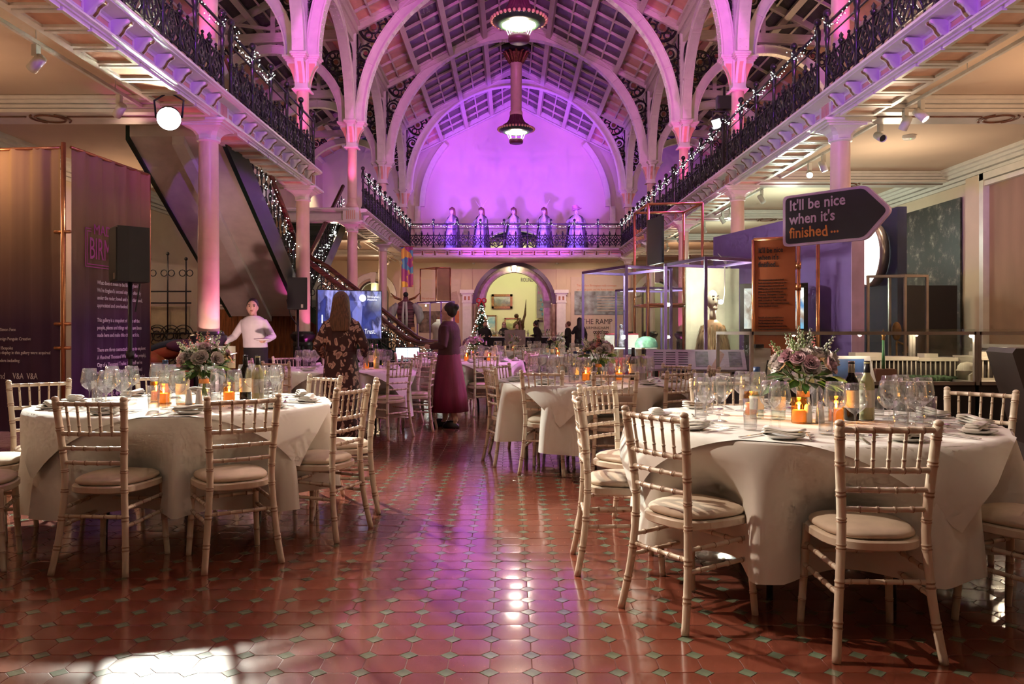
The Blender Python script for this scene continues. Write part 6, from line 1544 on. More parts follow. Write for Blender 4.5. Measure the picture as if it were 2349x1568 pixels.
# tall copper frame with navy sign panel
t, Lf = seg_thing('pipe_frame', 'tall open copper pipe frame carrying a navy sign', 'frame', (2.12,12.3), (2.93,12.2))
P4 = [(0,0),(.82,0),(.62,.9),(-.18,.9)]
for p in P4: MB().tube([(p[0],p[1],0),(p[0],p[1],3.2)], .022, 8).build('pipe', M_COP, t, True)
for z in (3.2,1.65):
    for i in range(4): MB().tube([(*P4[i],z),(*P4[(i+1) % 4],z)], .02, 8).build('pipe', M_COP, t, True)
MB().box(-.02,.02,-.55,.02,2.25,2.95,Matrix.Rotation(.35,4,'Z')).build('sign_panel', M_NAVY, t); lettering('City of a\nThousand\nTrades', .11, t, (-.2,.1,2.75), M_LORG, (PI/2,0,-1.22), sx=.8)
# slanted reading board
t, Lr = seg_thing('reading_board', 'long slanted information board on dark legs', 'lectern', (1.45,8.55), (2.45,8.35))
M_ = Matrix.Translation((0,0,.93)) @ Matrix.Rotation(.55,4,'X'); MB().box(0,1.03,-.19,.19,-.012,.012,M_).build('board', mat('mauve_board', (0.40,0.34,0.44), 0.5), t)
for i, x in enumerate((.52,.86)): MB().box(x,x+.13,-.14,.15,.0125,.014,M_).build('picture', mat('print%d' % i, (0.12,0.10,0.16), 0.5, var=0.5, scale=14), t)
MB().prism([(.66,-.18),(.74,-.18),(.82,.1),(.78,.17)], .0125, .014, 'z').xf(M_).build('hand_print', mat('hand_print', (0.35,0.14,0.08), 0.5), t)
for j in range(3):
    for i in range(6): MB().box(.08+.13*j,.18+.13*j,.12-.045*i,.135-.045*i,.0125,.0135,M_).build('text_line', M_INK, t)
for x in (.1,.4,.92): MB().box(x-.03,x+.03,-.06,.06,0,.9).build('leg', M_PLB, t)
# long case with the city model
mc = glass_case('model_case', 'long low glass case over a white city model', (2.0,6.62), (2.0,7.7), (3.86,6.62), .79, 1.235, M_ALU, .028, M_PLB)
glass_case('model_case', 'second glass case continuing the city model past the right edge', (3.89,6.62), (3.89,7.7), (5.6,6.62), .79, 1.235, M_ALU, .028, M_PLB)
lettering('S H I N E   Z', .10, mc, (.55,-.006,.60), M_LORG, sx=.9)
M_MODEL = mat('white_model', (0.72,0.64,0.54), 0.6, var=0.05); M_HEDGE = mat('model_hedge', (0.05,0.11,0.04), 0.8, var=0.4, scale=40)
def bld(label, x, y, w, d, h, cols=0, steps=2):
    t = thing('model_building', label, 'model', (x,y,.80)); MB().box(0,w,0,d,0,h).build('block', M_MODEL, t); MB().box(-.012,w+.012,-.012,d+.012,h,h+.014).build('cornice', M_MODEL, t)
    if steps > 1: MB().box(w*.25,w*.6,d*.2,d*.8,h+.014,h+.05).build('attic', M_MODEL, t)
    if cols:
        me = MB().lathe([(.007,0),(.006,h*.8)], 8).mesh('column', M_MODEL, True)
        for i in range(cols): put('column', me, t, (w*(i+.5)/cols,-.02,h*.1))
        MB().box(0,w,-.035,0,0,h*.1).build('steps', M_MODEL, t); MB().box(0,w,-.035,0,h*.9,h).build('lintel', M_MODEL, t)
        MB().box(0,w,-.003,-.0005,h*.1,h*.9).build('painted_shade', mat('shade_paint', (0.05,0.035,0.03), 0.8), t)  # dark sheet paints the shade behind the model columns
    return t
bld('long white colonnaded hall in the city model', 3.0,7.3,.72,.25,.19,18); bld('low white model block behind the photo card', 2.35,7.3,.55,.25,.18,0); bld('white model block with small windows right of the domed hall', 4.15,7.15,.4,.3,.2,8); bld('white model block with an attic at the middle of the case', 2.75,7.42,.2,.2,.23,0); bld('white model terrace joining the colonnaded halls', 3.75,7.35,.36,.22,.18,8)
t = thing('model_rotunda', 'small white domed rotunda in the city model', 'model', (3.98,6.95,.80)); MB().lathe([(.075,0),(.075,.09),(.085,.09),(.085,.1)], 24).build('drum', M_MODEL, t, True); MB().lathe([(.08,.1),(.072,.135),(.05,.16),(.0005,.172)], 24, cap=False).build('dome', M_MODEL, t, True); MB().box(-.03,.03,-.105,-.06,0,.06).prism([(-.035,.06),(.035,.06),(0,.085)], -.105, -.06).build('porch', M_MODEL, t)
t = thing('model_column', 'tall green column with a gold finial in the city model', 'model', (3.25,6.95,.80)); MB().box(-.09,.09,-.06,.06,0,.11).build('pedestal', mat('model_brick', (0.20,0.09,0.06), 0.7), t); MB().lathe([(.014,.11),(.011,.36)], 12).build('shaft', mat('model_green', (0.06,0.20,0.09), 0.5), t, True); MB().lathe([(.016,.36),(.012,.39),(.018,.40),(.006,.44),(.0005,.46)], 10).build('finial', M_GILT, t, True)
for i, (x, y, w) in enumerate(((3.45,7.05,.3),(3.6,7.15,.32),(3.42,7.18,.25),(3.7,6.98,.2))):
    t = thing('model_hedge', 'dark green model hedge in the city square, %s row' % _ord[i], 'model', (x,y,.80), 0, 'model hedges'); b = MB(); rr = random.Random(i)
    for k in range(9): b.sphere((w*k/9,rr.uniform(-.02,.02),.02), .03, 8, 5, 1, 1, .9)
    b.build('foliage', M_HEDGE, t, True)
struct(MB().box(2.04,3.82,6.66,7.66,.788,.8).build('trim_3', M_MODEL), 'pale base board of the city model', 'base')
struct(MB().box(3.93,5.56,6.66,7.66,.788,.8).build('trim_4', M_MODEL), 'pale base board of the city model in the second case', 'base')
t, Lc = seg_thing('photo_card', 'white caption panel with a blue sky tower photo inside the model case', 'panel', (2.62,6.72), (3.16,6.72)); t.location = (2.36,6.85,.80); M_ = Matrix.Rotation(-.5,4,'X')
MB().box(0,.78,-.004,.004,0,.25,M_).build('card', M_CHINA, t); MB().box(.42,.72,-.006,-.004,.03,.22,M_).build('photo', mat('tower_photo', (0.10,0.22,0.55), 0.4, var=0.5, scale=5, col2=(0.04,0.04,0.05)), t); MB().box(.06,.22,-.006,-.004,.09,.22,M_).build('photo', mat('old_photo', (0.45,0.36,0.36), 0.5, var=0.3, scale=20), t)
for i in range(7): MB().box(.25,.38,-.006,-.004,.21-.022*i,.218-.022*i,M_).build('text_line', M_INK, t)
t = thing('leaning_card', 'blank pale card leaning inside the left end of the model case', 'card', (2.13,6.8,.80)); MB().box(-.09,.09,-.004,.004,0,.3,Matrix.Rotation(-.2,4,'X')@Matrix.Rotation(.06,4,'Y')).build('card', M_CHINA, t); MB().tube([(.03,-.03,.02),(.04,-.03,.1),(.06,-.02,.19)], .008, 6).build('key', M_PLB, t, True); MB().cbox((0,.04,.31),(.07,.05,.03)).build('clip', M_PLB, t)
point('model_light', (3.0,6.95,1.2), 4, (1,.8,.6), .02); point('model_light', (3.7,6.95,1.2), 4, (1,.8,.55), .02); point('model_light', (4.3,6.95,1.2), 4, (1,.8,.55), .02)
# dark kiosk with green screen at the right edge
t = thing('kiosk', 'dark leaning kiosk with a green screen at the right edge', 'kiosk', (3.24,5.2,0), -.25); b = MB(); b.prism([(-.28,0),(-.18,0),(.28,0),(.28,1.05),(-.02,1.16),(-.12,1.14)], -.3, .3, 'x') if False else None
b = MB(); b.prism([(0,0),(.55,0),(.62,.4),(.5,1.13),(-.03,1.13),(-.05,1.1),(.12,.5)], -.25, .25); b.build('cabinet', mat('dark_kiosk', (0.05,0.035,0.03), 0.5), t)
M_ = Matrix.Translation((.06,-.26,1.02)); MB().box(.0,.5,-.006,0,-.22,.06,Matrix.Translation((.03,-.25,1.02))).build('screen', glow('green_screen', (.01,.16,.07), .5, False), t)
for i, s_ in enumerate(("IT'S","WH")): lettering(s_, .05, t, (.06,-.258,1.02-.05*i), M_CHINA)
# blue wall panel with round light box, mural, window and blind on the right
t = thing('light_box_panel', 'navy panel carrying a round white light box', 'panel', (5.0,10.3,0)); MB().box(0,.12,0,1.9,0,2.85).build('panel', mat('navy_panel', (0.02,0.03,0.09), 0.6), t); MB().box(-.01,.14,1.9,1.96,0,2.85).build('edge_trim', M_ALU, t)
q = Matrix.Translation((-.06,.62,2.28)) @ Matrix.Rotation(-PI/2,4,'Y'); MB().lathe([(.40,-.05),(.43,-.05),(.43,.07),(.40,.07)], 32, M=q, cap=False).build('rim', M_ALU, t, True); MB().lathe([(.0005,.05),(.405,.05)], 32, M=q, cap=False).build('diffuser', glow('light_box_white', (1,.97,.9), 2.6), t)
def photo_mat():
    m = bpy.data.materials.new('mural_print'); m.use_nodes = True; nt = m.node_tree; N = nt.nodes; L = nt.links; b = N['Principled BSDF']; tc = N.new('ShaderNodeTexCoord'); mp = N.new('ShaderNodeMapping'); L.new(tc.outputs['Object'], mp.inputs[0])
    n = N.new('ShaderNodeTexNoise'); n.inputs['Scale'].default_value = 3.6; n.inputs['Detail'].default_value = 12; n.inputs['Roughness'].default_value = .78; L.new(mp.outputs[0], n.inputs['Vector'])
    cr = N.new('ShaderNodeValToRGB'); e = cr.color_ramp.elements; e[0].position = .50; e[0].color = (.012,.010,.009,1); e[1].position = .70; e[1].color = (.55,.46,.38,1); q = e.new(.57); q.color = (.07,.055,.045,1); L.new(n.outputs['Fac'], cr.inputs[0]); L.new(cr.outputs[0], b.inputs['Base Color']); b.inputs['Roughness'].default_value = .5; return m
t = thing('photo_mural', 'large black and white photograph of a crowded market hall', 'mural', (XWR-.03,14.75,0)); MB().box(-.03,0,0,2.5,.3,3.72).build('print', photo_mat(), t); MB().box(-.035,.02,-.02,2.52,.28,3.74).build('backing', M_PLB, t) if False else None
t = thing('black_block', 'tall black display block in front of the market hall photograph', 'display block', (7.1,14.1,0)); MB().box(-.75,.8,0,.5,0,2.05).build('block', M_PLB, t)
t = thing('window_1', 'tall window closed by a brown roller blind', 'window', (XWR,12.4,0)); t['kind'] = 'structure'
MB().box(-.03,.0,-1.2,1.5,1.0,3.85).build('blind', mat('brown_blind', (0.34,0.20,0.13), 0.8, var=0.08, scale=3, stretch=(1,1,.2)), t)
for y in (-1.28,1.5): MB().box(-.14,.0,y,y+.12,.9,4.0).build('jamb', M_WHITE, t)
MB().box(-.14,0,-1.3,1.64,3.88,4.0).build('head', M_WHITE, t); MB().box(-.12,0,-1.2,1.5,3.78,3.86).build('blind_roller', M_WHITE, t); MB().box(-.22,0,-1.4,1.75,.95,1.02).box(-.18,0,-1.4,1.75,.88,.95).build('window_sill', M_WHITE, t)
for y, l in ((14.25,'between the blind and the photograph'),(10.6,'near side of the blind')):
    t = struct(MB().box(XWR-.12,XWR,y-.22,y+.22,0,4.0).build('trim_5' if y > 12 else 'trim_6', M_PLASTER), 'plain wall pilaster '+l, 'pilaster')
glass_case('glass_case', 'slim pink framed case with a brass instrument behind the partition', (4.95,10.0), (4.55,10.15), (5.25,10.05), .35, 1.95, M_ALU, .03, M_PLB)
t = thing('brass_instrument', 'gilt scrolled instrument inside the slim case', 'instrument', (4.9,10.12,.36)); b = MB(); b.tube([(0,0,0),(0,0,.75)], .012, 8); b.sphere((0,0,.88), .08, 12, 9, .8, .5, 1.5); b.tube([(.0,0,.75),(.12,0,.7),(.15,0,.62),(.08,0,.6)], .014, 6); b.build('body', M_GILT, t, True)
# back wall boards
M_BRDP = mat('pale_pink_board', (0.66,0.50,0.42), 0.7, var=0.02); M_BRDT = mat('orange_quote', (0.62,0.18,0.07), 0.6)
t = thing('wall_board', 'pale pink wall board with an orange quotation at the back left', 'board', (-4.1,YW-.05,0)); MB().box(0,1.95,0,.05,0,3.45).build('board', M_BRDP, t); lettering('We and more in Birmingham amid\nof tower blocks with our firmament', .13, t, (.3,-.004,2.6), M_BRDT, sx=.75, ls=1.2); MB().box(.2,1.5,-.03,0,1.2,2.1).build('picture', mat('brown_print', (0.20,0.13,0.10), 0.6, var=0.5, scale=6), t)
MB().box(1.3,1.9,-.02,0,1.6,2.1).build('picture', M_BRDT, t); MB().prism([(1.4,2.6),(1.6,2.9),(1.8,2.95),(1.9,2.5),(1.75,2.2)], -.015, 0).build('map_shape', mat('pink_map', (0.50,0.33,0.28), 0.7), t)
t = thing('wall_board', 'pale board headed THE RAMP with a street photograph', 'board', (2.55,YW-.05,0)); MB().box(0,2.6,0,.05,0,3.55).build('board', M_BRDP, t); lettering('This is where Birmingham really converges\non a single point, and the Army watches over it all.', .13, t, (.25,-.004,3.15), M_BRDT, sx=.75, ls=1.3)
MB().box(.15,2.35,-.02,0,1.95,2.95).build('photo', mat('street_photo', (0.42,0.50,0.52), 0.5, var=0.4, scale=3.5, col2=(0.10,0.08,0.07)), t)
for i in range(6): MB().box(1.1,2.33,-.022,-.02,2.1+.12*i,2.15+.12*i).build('facade_band', mat('facade_print', (0.5,0.42,0.36), 0.6), t)
lettering('THE RAMP', .33, t, (.45,-.006,1.55), M_INK, sx=.85); lettering('BIRMINGHAM', .17, t, (.62,-.006,1.33), M_INK, sx=.95); b = MB()
for i in range(7): b.ring((1.0+.09*i,-.01,1.2), .045, .012, 'y', 12, 5)
b.build('chain_mark', M_INK, t, True)
# dress form, costume figure, hanging banner, open frame at the back left
t = thing('dress_form', 'white dress form on a stand inside the back left case', 'mannequin', (-2.1,23.05,.32)); MB().loft([[(rx*math.cos(a),ry*math.sin(a),z) for a in [2*PI*k/20 for k in range(20)]] for z,rx,ry in ((.35,.21,.16),(.6,.20,.15),(.78,.15,.11),(.95,.18,.14),(1.1,.2,.12),(1.17,.13,.08),(1.2,.06,.06),(1.27,.055,.055))]).build('torso', mat('white_satin', (0.75,0.70,0.62), 0.5), t, True); MB().lathe([(.18,0),(.18,.02),(.02,.03),(.02,.4)], 14).build('stand', M_PLB, t, True); MB().cbox((0,0,1.3),(.07,.05,.06)).build('cap', M_BOARD, t)
t = thing('costume_figure', 'headless costume figure in striped tunic with ribbons and orange trousers', 'mannequin', (-2.72,20.6,.55)); MB().box(-.35,.35,-.3,.3,-.55,0).build('plinth', M_PLB, t)
MB().loft([[(rx*math.cos(a),ry*math.sin(a),z) for a in [2*PI*k/20 for k in range(20)]] for z,rx,ry in ((.75,.24,.17),(1.0,.21,.15),(1.25,.24,.16),(1.42,.2,.13),(1.5,.07,.07),(1.58,.06,.06))]).build('tunic', mat('striped_wool', (0.28,0.10,0.14), 0.8, var=0.5, scale=5, stretch=(.3,.3,6)), t, True)
for s in (-1,1):
    MB().loft([[(s*.12+r*math.cos(a),r*math.sin(a),z) for a in [2*PI*k/14 for k in range(14)]] for z,r in ((.02,.06),(.12,.13),(.45,.14),(.8,.13))]).build('trouser_leg', mat('orange_silk', (0.55,0.22,0.10), 0.5, var=0.3, scale=8), t, True)
    MB().tube([(s*.2,0,1.38),(s*.32,-.02,1.25),(s*.38,-.05,1.05),(s*.34,-.1,.9)], [.08,.12,.11,.05], 10).build('sleeve', M_ROBE, t, True)
    MB().tube([(s*.1,-.1,1.5),(s*.25,-.14,1.55),(s*.38,-.1,1.68)], [.03,.03,.006], 6).build('collar_horn', M_BOARD, t, True); MB().tube([(s*.03,-.16,1.45),(s*.05,-.2,1.1),(s*.04,-.19,.8)], [.03,.035,.04], 6).build('ribbon', M_CHINA, t, True)
MB().sphere((0,0,1.64), .07, 10, 8).build('neck_block', M_PLB, t, True)
def flagmat():
    m = bpy.data.materials.new('patchwork_flag'); m.use_nodes = True; nt = m.node_tree; N = nt.nodes; L = nt.links; b = N['Principled BSDF']; tc = N.new('ShaderNodeTexCoord'); v = N.new('ShaderNodeTexVoronoi'); v.inputs['Scale'].default_value = 4.5; L.new(tc.outputs['Object'], v.inputs['Vector']); s = N.new('ShaderNodeSeparateColor'); L.new(v.outputs['Color'], s.inputs[0]); cr = N.new('ShaderNodeValToRGB'); cr.color_ramp.interpolation = 'CONSTANT'; e = cr.color_ramp.elements; e[0].color = (.7,.42,.06,1); e[1].position = .45; e[1].color = (.35,.05,.2,1); q = e.new(.8); q.color = (.08,.3,.45,1); L.new(s.outputs[0], cr.inputs[0]); L.new(cr.outputs[0], b.inputs['Base Color']); return m
t = thing('patchwork_banner', 'long yellow and maroon patchwork banner hung from the left gallery', 'banner', (-3.52,27.0,2.75)); b = MB(); n = 14
b.add([(-.2+.4*i/n+0, .03*math.sin(i*1.3)+.02*k, 1.35-1.35*k/6) for k in range(7) for i in range(n+1)], [(k*(n+1)+i,k*(n+1)+i+1,(k+1)*(n+1)+i+1,(k+1)*(n+1)+i) for k in range(6) for i in range(n)]); b.build('cloth', flagmat(), t, True, fixn=False); MB().tube([(-.25,0,1.36),(.25,0,1.36)], .015, 6).build('rod', M_BOARD, t, True)
t = thing('open_frame', 'open metal frame with a tan panel standing on the back left case', 'frame', (-2.3,23.1,2.12)); 
for p in ((-.35,.2),(.15,-.2),(.55,-.1),(.1,.3)): MB().tube([(p[0],p[1],0),(p[0],p[1],.95)], .02, 8).build('post', M_COP, t, True)
for i, (p, q_) in enumerate((((-.35,.2),(.15,-.2)),((.15,-.2),(.55,-.1)),((.55,-.1),(.1,.3)),((.1,.3),(-.35,.2)))): MB().tube([(*p,.95),(*q_,.95)], .02, 8).build('top_rail', M_COP, t, True)
MB().bar((.18,-.18,.48),(.53,-.09,.48), .02, .94).build('panel', mat('tan_panel', (0.38,0.24,0.09), 0.6), t)
# ================================================================ left side: banners, speakers, television
def banner_mat(name, top, bot):
    m = bpy.data.materials.new(name); m.use_nodes = True; nt = m.node_tree; N = nt.nodes; L = nt.links; b = N['Principled BSDF']; b.inputs['Roughness'].default_value = .85; tc = N.new('ShaderNodeTexCoord'); s = N.new('ShaderNodeSeparateXYZ'); L.new(tc.outputs['Object'], s.inputs[0]); mp = N.new('ShaderNodeMapRange'); mp.inputs['From Min'].default_value = 1.3; mp.inputs['From Max'].default_value = 3.2; L.new(s.outputs['Z'], mp.inputs['Value']); cr = N.new('ShaderNodeValToRGB'); e = cr.color_ramp.elements; e[0].color = (*bot,1); e[1].color = (*top,1); L.new(mp.outputs[0], cr.inputs[0]); L.new(cr.outputs[0], b.inputs['Base Color']); return m
BZ = 3.30
b1, L1 = seg_thing('fabric_banner', 'tall credits banner printed amber to plum at the left edge', 'banner', (-6.7,9.15), (-5.05,8.95)); b2, L2 = seg_thing('fabric_banner', 'tall amber to plum banner headed Made in Birmingham', 'banner', (-4.93,8.95), (-4.78,10.5))
def drape(t, L, m, nm):
    b = MB(); n = 40; vs = []
    for k in range(2):
        for i in range(n+1): vs.append((L*i/n, .02*math.sin(i*.9)+.012*math.sin(i*2.1+1), .1 if k == 0 else BZ))
    b.add(vs, [(i,i+1,n+2+i,n+1+i) for i in range(n)]); return b.build(nm, m, t, True, fixn=False)
BM = banner_mat('amber_plum_print', (0.34,0.20,0.09), (0.055,0.02,0.06))
drape(b1, L1, BM, 'cloth'); drape(b2, L2, BM, 'cloth')
b2.rotation_euler = (0,0,math.atan2(10.5-8.95, .15)); 
for t_, L_2 in ((b1, L1), (b2, L2)):
    MB().tube([(-.02,0,BZ),(L_2+.02,0,BZ)], .018, 8).build('top_pipe', M_COP, t_, True)
MB().tube([(L1+.045,-.03,0),(L1+.045,-.03,BZ+.05)], .026, 10).build('pole', M_COP, b1, True)
for z in (.35,1.05,1.32,2.35): MB().tube([(L1-.06,-.03,z),(L1+.13,-.03,z)], .02, 8).build('pipe_joint', M_COP, b1, True)
MB().tube([(L2+.02,0,0),(L2+.02,0,BZ)], .02, 8).build('pole', M_COP, b2, True)
M_PINKP = mat('magenta_neon_print', (0.42,0.05,0.34), 0.6); off = -.035
lettering('Exhibition Design: Simon Fenn\nGraphic Design: Design Penguin Creative\nConstruction: MJM Bespoke', .052, b1, (.62,off,1.24), M_LWHITE, sx=.8, ls=2.0); lettering('Some of the objects on display in this gallery were acquired\nwith the support of funders including:', .052, b1, (.55,off,.98), M_LWHITE, sx=.8, ls=1.7); lettering('Fund_   V&A  V&A', .10, b1, (.86,off,.70), M_LWHITE, sx=.7)
b = MB(); 
for e_ in (0,.03): b.box(.18+e_,1.5-e_,off-.004,off,1.98+e_,1.99+e_); b.box(.18+e_,.19+e_,off-.004,off,1.98+e_,2.43-e_); b.box(.18+e_,.29,off-.004,off,2.42-e_,2.43-e_); b.box(1.3,1.5-e_,off-.004,off,2.42-e_,2.43-e_)
b.build('logo_frame', M_PINKP, b2); lettering('MADE IN', .17, b2, (.33,off-.003,2.37), M_PINKP, sx=.95); lettering('BIRMINGHAM', .36, b2, (.25,off-.003,2.08), M_PINKP, sx=.54)
TXT = ["What does it mean to be Birmingham?\nWe're England's second city, but often fly\nunder the radar; loved and misunderstood,\nappreciated and overlooked.", "This gallery is a snapshot of some of the\npeople, places and things which have been\nmade here and make this city what it is.", "There are three connected stories to explore:\nA Hundred Thousand Welcomes (the people),\nCity of a Thousand Trades (the stuff we've\nmade), and It'll Be Nice When It's Finished\n(the never-ending demolition and roadworks).", "Wander round, dip in and out, or make our\nday and read every single label. If this gallery\nmakes you think about what Birmingham\nmeans to you, we'd love to hear your stories.", "#MadeInBirmingham"]
zz = 1.79
for s_ in TXT: lettering(s_, .066, b2, (.40,off-.002,zz), M_LWHITE, sx=.83, bold=.0006, ls=1.35); zz -= .066*1.35*(s_.count('\n')+1)+.085
M_SPK = mat('black_speaker_cabinet', (0.014,0.013,0.013), 0.55, bump=0.1, bscale=200); M_GRL = mat('speaker_grille', (0.010,0.010,0.011), 0.6)
def speaker(label, x, y, zb, h, rz, sl):
    t = thing('loudspeaker', label, 'loudspeaker', (x,y,zb), rz, 'loudspeakers'); w = h*.30
    b = MB(); b.loft([[(q[0]*w,q[1]*h*.28,z) for q in ((-.75,1),(.75,1),(1,-.3),(1,-1),(-1,-1),(-1,-.3))] for z in (0,h)]); b.build('cabinet', M_SPK, t); MB().box(-w*.94,w*.94,-h*.28-.012,-h*.28,h*.03,h*.97).build('grille', M_GRL, t); MB().cbox((w*.5,-h*.28-.014,h*.1),(.035,.004,.06)).build('badge', M_ALU, t)
    MB().tube([(-w*.6,h*.28,h*.6),(-w*1.2,h*.3,h*.3),(-w*.8,h*.2,-.1),(0,0.05,-.3)], .008, 6).build('cable', M_LEGBLK, t, True)
    s = thing('speaker_stand', sl, 'stand', (x,y,0), 0, 'speaker stands'); MB().tube([(0,0,.12),(0,0,zb)], .022, 10).build('pole', M_LEGBLK, s, True); MB().lathe([(.04,zb*.55),(.04,zb*.55+.08)], 10).build('collar', M_LEGBLK, s, True)
    for i in range(3):
        a = i*2.094+.4; MB().tube([(0,0,.75),(.5*math.cos(a),.5*math.sin(a),.015)], .014, 6).build('leg', M_LEGBLK, s, True); MB().tube([(0,0,.25),(.3*math.cos(a),.3*math.sin(a),.32)], .009, 6).build('brace', M_LEGBLK, s, True)
speaker('black loudspeaker on a pole before the Made in Birmingham banner', -3.92,8.2,1.74,.56,-.9, 'black tripod stand of the speaker beside the banner'); speaker('black loudspeaker on a pole left of the television', -3.72,13.9,1.62,.55,.2, 'black tripod stand of the speaker beside the television')
tv, Lt = seg_thing('television', 'large flat television showing blue slides behind the floral dress', 'television', (-3.13,12.85), (-2.17,13.4)); z0, z1 = 1.10, 1.92
MB().box(0,Lt,0,.05,z0,z1).build('housing', M_LEGBLK, tv); MB().box(.015,Lt-.015,-.004,0,z0+.02,z1-.015).build('picture', screen_mat('slide_picture', 1.3, 'tv'), tv); M_SCW = glow('screen_white', (.85,.85,1), 1.3, False)
lettering('I', .20, tv, (.06,-.006,z0+.27), M_SCW); lettering('Birmingham Museums Trust.', .115, tv, (.06,-.006,z0+.10), M_SCW, sx=.70); lettering('Birmingham\nMuseums', .05, tv, (Lt-.26,-.006,z1-.12), M_SCW, sx=.9); b = MB(); b.lathe([(.0005,0),(.06,0)], 20, M=Matrix.Translation((Lt-.34,-.006,z1-.13)) @ Matrix.Rotation(PI/2,4,'X'), cap=False); b.build('logo_disc', M_SCW, tv)
for x in (Lt*.3,Lt*.7): MB().box(x-.03,x+.03,.05,.09,0,z1-.1).build('stand_post', M_LEGBLK, tv); MB().box(x-.03,x+.03,-.3,.45,0,.03).build('stand_foot', M_LEGBLK, tv)
t = thing('laptop', 'small pair of glowing white screens beside the stair foot', 'computer', (-2.05,14.2,.72), .1); 
for x in (0,.21): MB().box(x,x+.2,0,.015,.02,.22).build('screen', screen_mat('laptop_white', 3.0, 'laptop'), t)
MB().box(-.02,.43,.015,.03,0,.24).build('bezel', M_LEGBLK, t); MB().box(-.1,.5,-.3,.2,-.02,0).build('tray', M_LEGBLK, t); MB().tube([(.2,-.05,-.72),(.2,-.05,-.02)], .02, 8).build('stand', M_LEGBLK, t, True)
t = thing('side_table', 'dark draped service table behind the waiter', 'table', (-4.2,13.2,0)); MB().box(-.2,1.3,0,.6,0,.74).build('drape', mat('plum_drape', (0.035,0.015,0.03), 0.8), t); MB().box(-.24,1.34,-.03,.63,.74,.77).build('worktop', mat('plum_top', (0.06,0.025,0.05), 0.5), t)
t = thing('equipment_case', 'black equipment case on the service table', 'case', (-3.2,13.45,.77)); MB().box(-.3,.22,-.15,.15,0,.14).build('shell', M_PLB, t); MB().box(-.04,.04,-.165,-.15,.05,.09).build('latch', M_ALU, t)
# corner with wrought iron screen and bean bags
M_CRM = mat('cream_panel', (0.66,0.58,0.40), 0.7); t = thing('iron_screen', 'wrought iron scroll screen with finials against a cream panel', 'screen', (-7.35,15.2,0))
MB().box(-.1,1.2,.05,.08,0,1.72).build('backing', M_CRM, t)
for i in range(5):
    for j in range(2):
        b = MB(); scroll(b, (.1+.25*i,0,.75+.42*j), .17, 'y', .012, 1.8, 1.0+i, 1 if i % 2 else -1); b.ring((.1+.25*i,0,.75+.42*j), .19, .010, 'y', 18, 5); b.build('scroll', M_LEGBLK, t, True)
for z in (1.78,2.0,1.2): MB().tube([(-.15,0,z),(1.25,0,z)], .014, 6).build('bar', M_LEGBLK, t, True)
for i, x in enumerate((.1,.45,.8,1.15)):
    b = MB(); b.tube([(x,0,1.2),(x,0,2.7-.1*(i%2))], .014, 6); b.sphere((x,0,2.72-.1*(i%2)), .035, 8, 6); b.ring((x-.07,0,2.35), .06, .01, 'y', 12, 5); b.ring((x+.07,0,2.35), .06, .01, 'y', 12, 5); b.build('finial', M_LEGBLK, t, True)
for i, (x, y, z, c, l) in enumerate(((-6.05,13.9,.95,(0.03,0.05,0.10),'navy'),(-5.85,13.75,.88,(0.45,0.08,0.04),'red'),(-5.6,13.8,.98,(0.12,0.03,0.10),'plum'),(-6.1,13.5,.78,(0.40,0.12,0.03),'orange'),(-5.4,13.65,.85,(0.03,0.06,0.15),'blue'))):
    o = MB().sphere((0,0,0), .32, 18, 10, 1.15, .8, .36).build('floor_cushion', mat('cushion_'+l, c, .8, var=.1), None, True, (x,y,z), (.1*i,.15*(i-2),.4*i)); tag(o, 'plump %s floor cushion in the heap beside the column' % l, 'cushion', 'heap of floor cushions')
t = thing('covered_table', 'low storage table under a wine red cloth holding the cushions', 'table', (-5.9,13.6,0)); MB().box(-.7,.9,-.35,.45,0,.62).build('cloth', mat('wine_cloth', (0.10,0.01,0.04), .8), t); MB().box(-.72,.92,-.37,.47,.6,.66).build('top', mat('wine_cloth', (0,0,0)), t)
t = thing('storage_crate', 'pale storage crate in front of the red cloth', 'crate', (-5.6,11.9,0)); MB().box(-.35,.35,-.25,.25,0,.7).build('body', mat('grey_crate', (0.35,0.30,0.33), .6), t); MB().box(-.37,.37,-.27,.27,.7,.76).build('lid', mat('grey_crate', (0,0,0)), t)
for i in range(3): MB().box(-.33,.33,-.26,-.25,.12+.2*i,.14+.2*i).build('rib', mat('grey_crate', (0,0,0)), t)
t = thing('wooden_stool', 'brown wooden stool left of the near column', 'stool', (-4.75,11.2,0)); MB().box(-.2,.2,-.2,.2,.62,.68).build('seat', M_BOARD, t)
for sx in (-1,1):
    for sy in (-1,1): MB().bar((sx*.16,sy*.16,0),(sx*.14,sy*.14,.62), .04, .04, (1,0,0)).build('leg', M_BOARD, t)
# letters and pictures on the left gallery wall
t = thing('gallery_pictures', 'bright white display wall with big letters on the left gallery', 'display', (XWL+.02,24.2,ZE1)); MB().box(0,.03,-1.6,2.5,.0,2.1).build('board', M_CHINA, t)
for i, (y, s_) in enumerate(((-1.0,'E'),(.1,'F'))): lettering(s_, .9, t, (.04,y,1.25), mat('maroon_letter', (0.25,0.03,0.06), .6), (PI/2,0,PI/2), bold=.03)
MB().box(.03,.05,-1.3,-.6,.2,.95).build('photo', mat('bird_photo', (0.30,0.34,0.28), .6, var=.5, scale=5), t); MB().box(.03,.05,.3,.9,.05,.6).build('photo', mat('warm_photo', (0.5,0.14,0.06), .6, var=.5, scale=6), t)
spot('gallery_wash', (XWL+1.6,24.0,ZE1+3.4), (XWL,24.3,ZE1+1.0), 160, (.97,1.0,.78), 80, .6, .1)
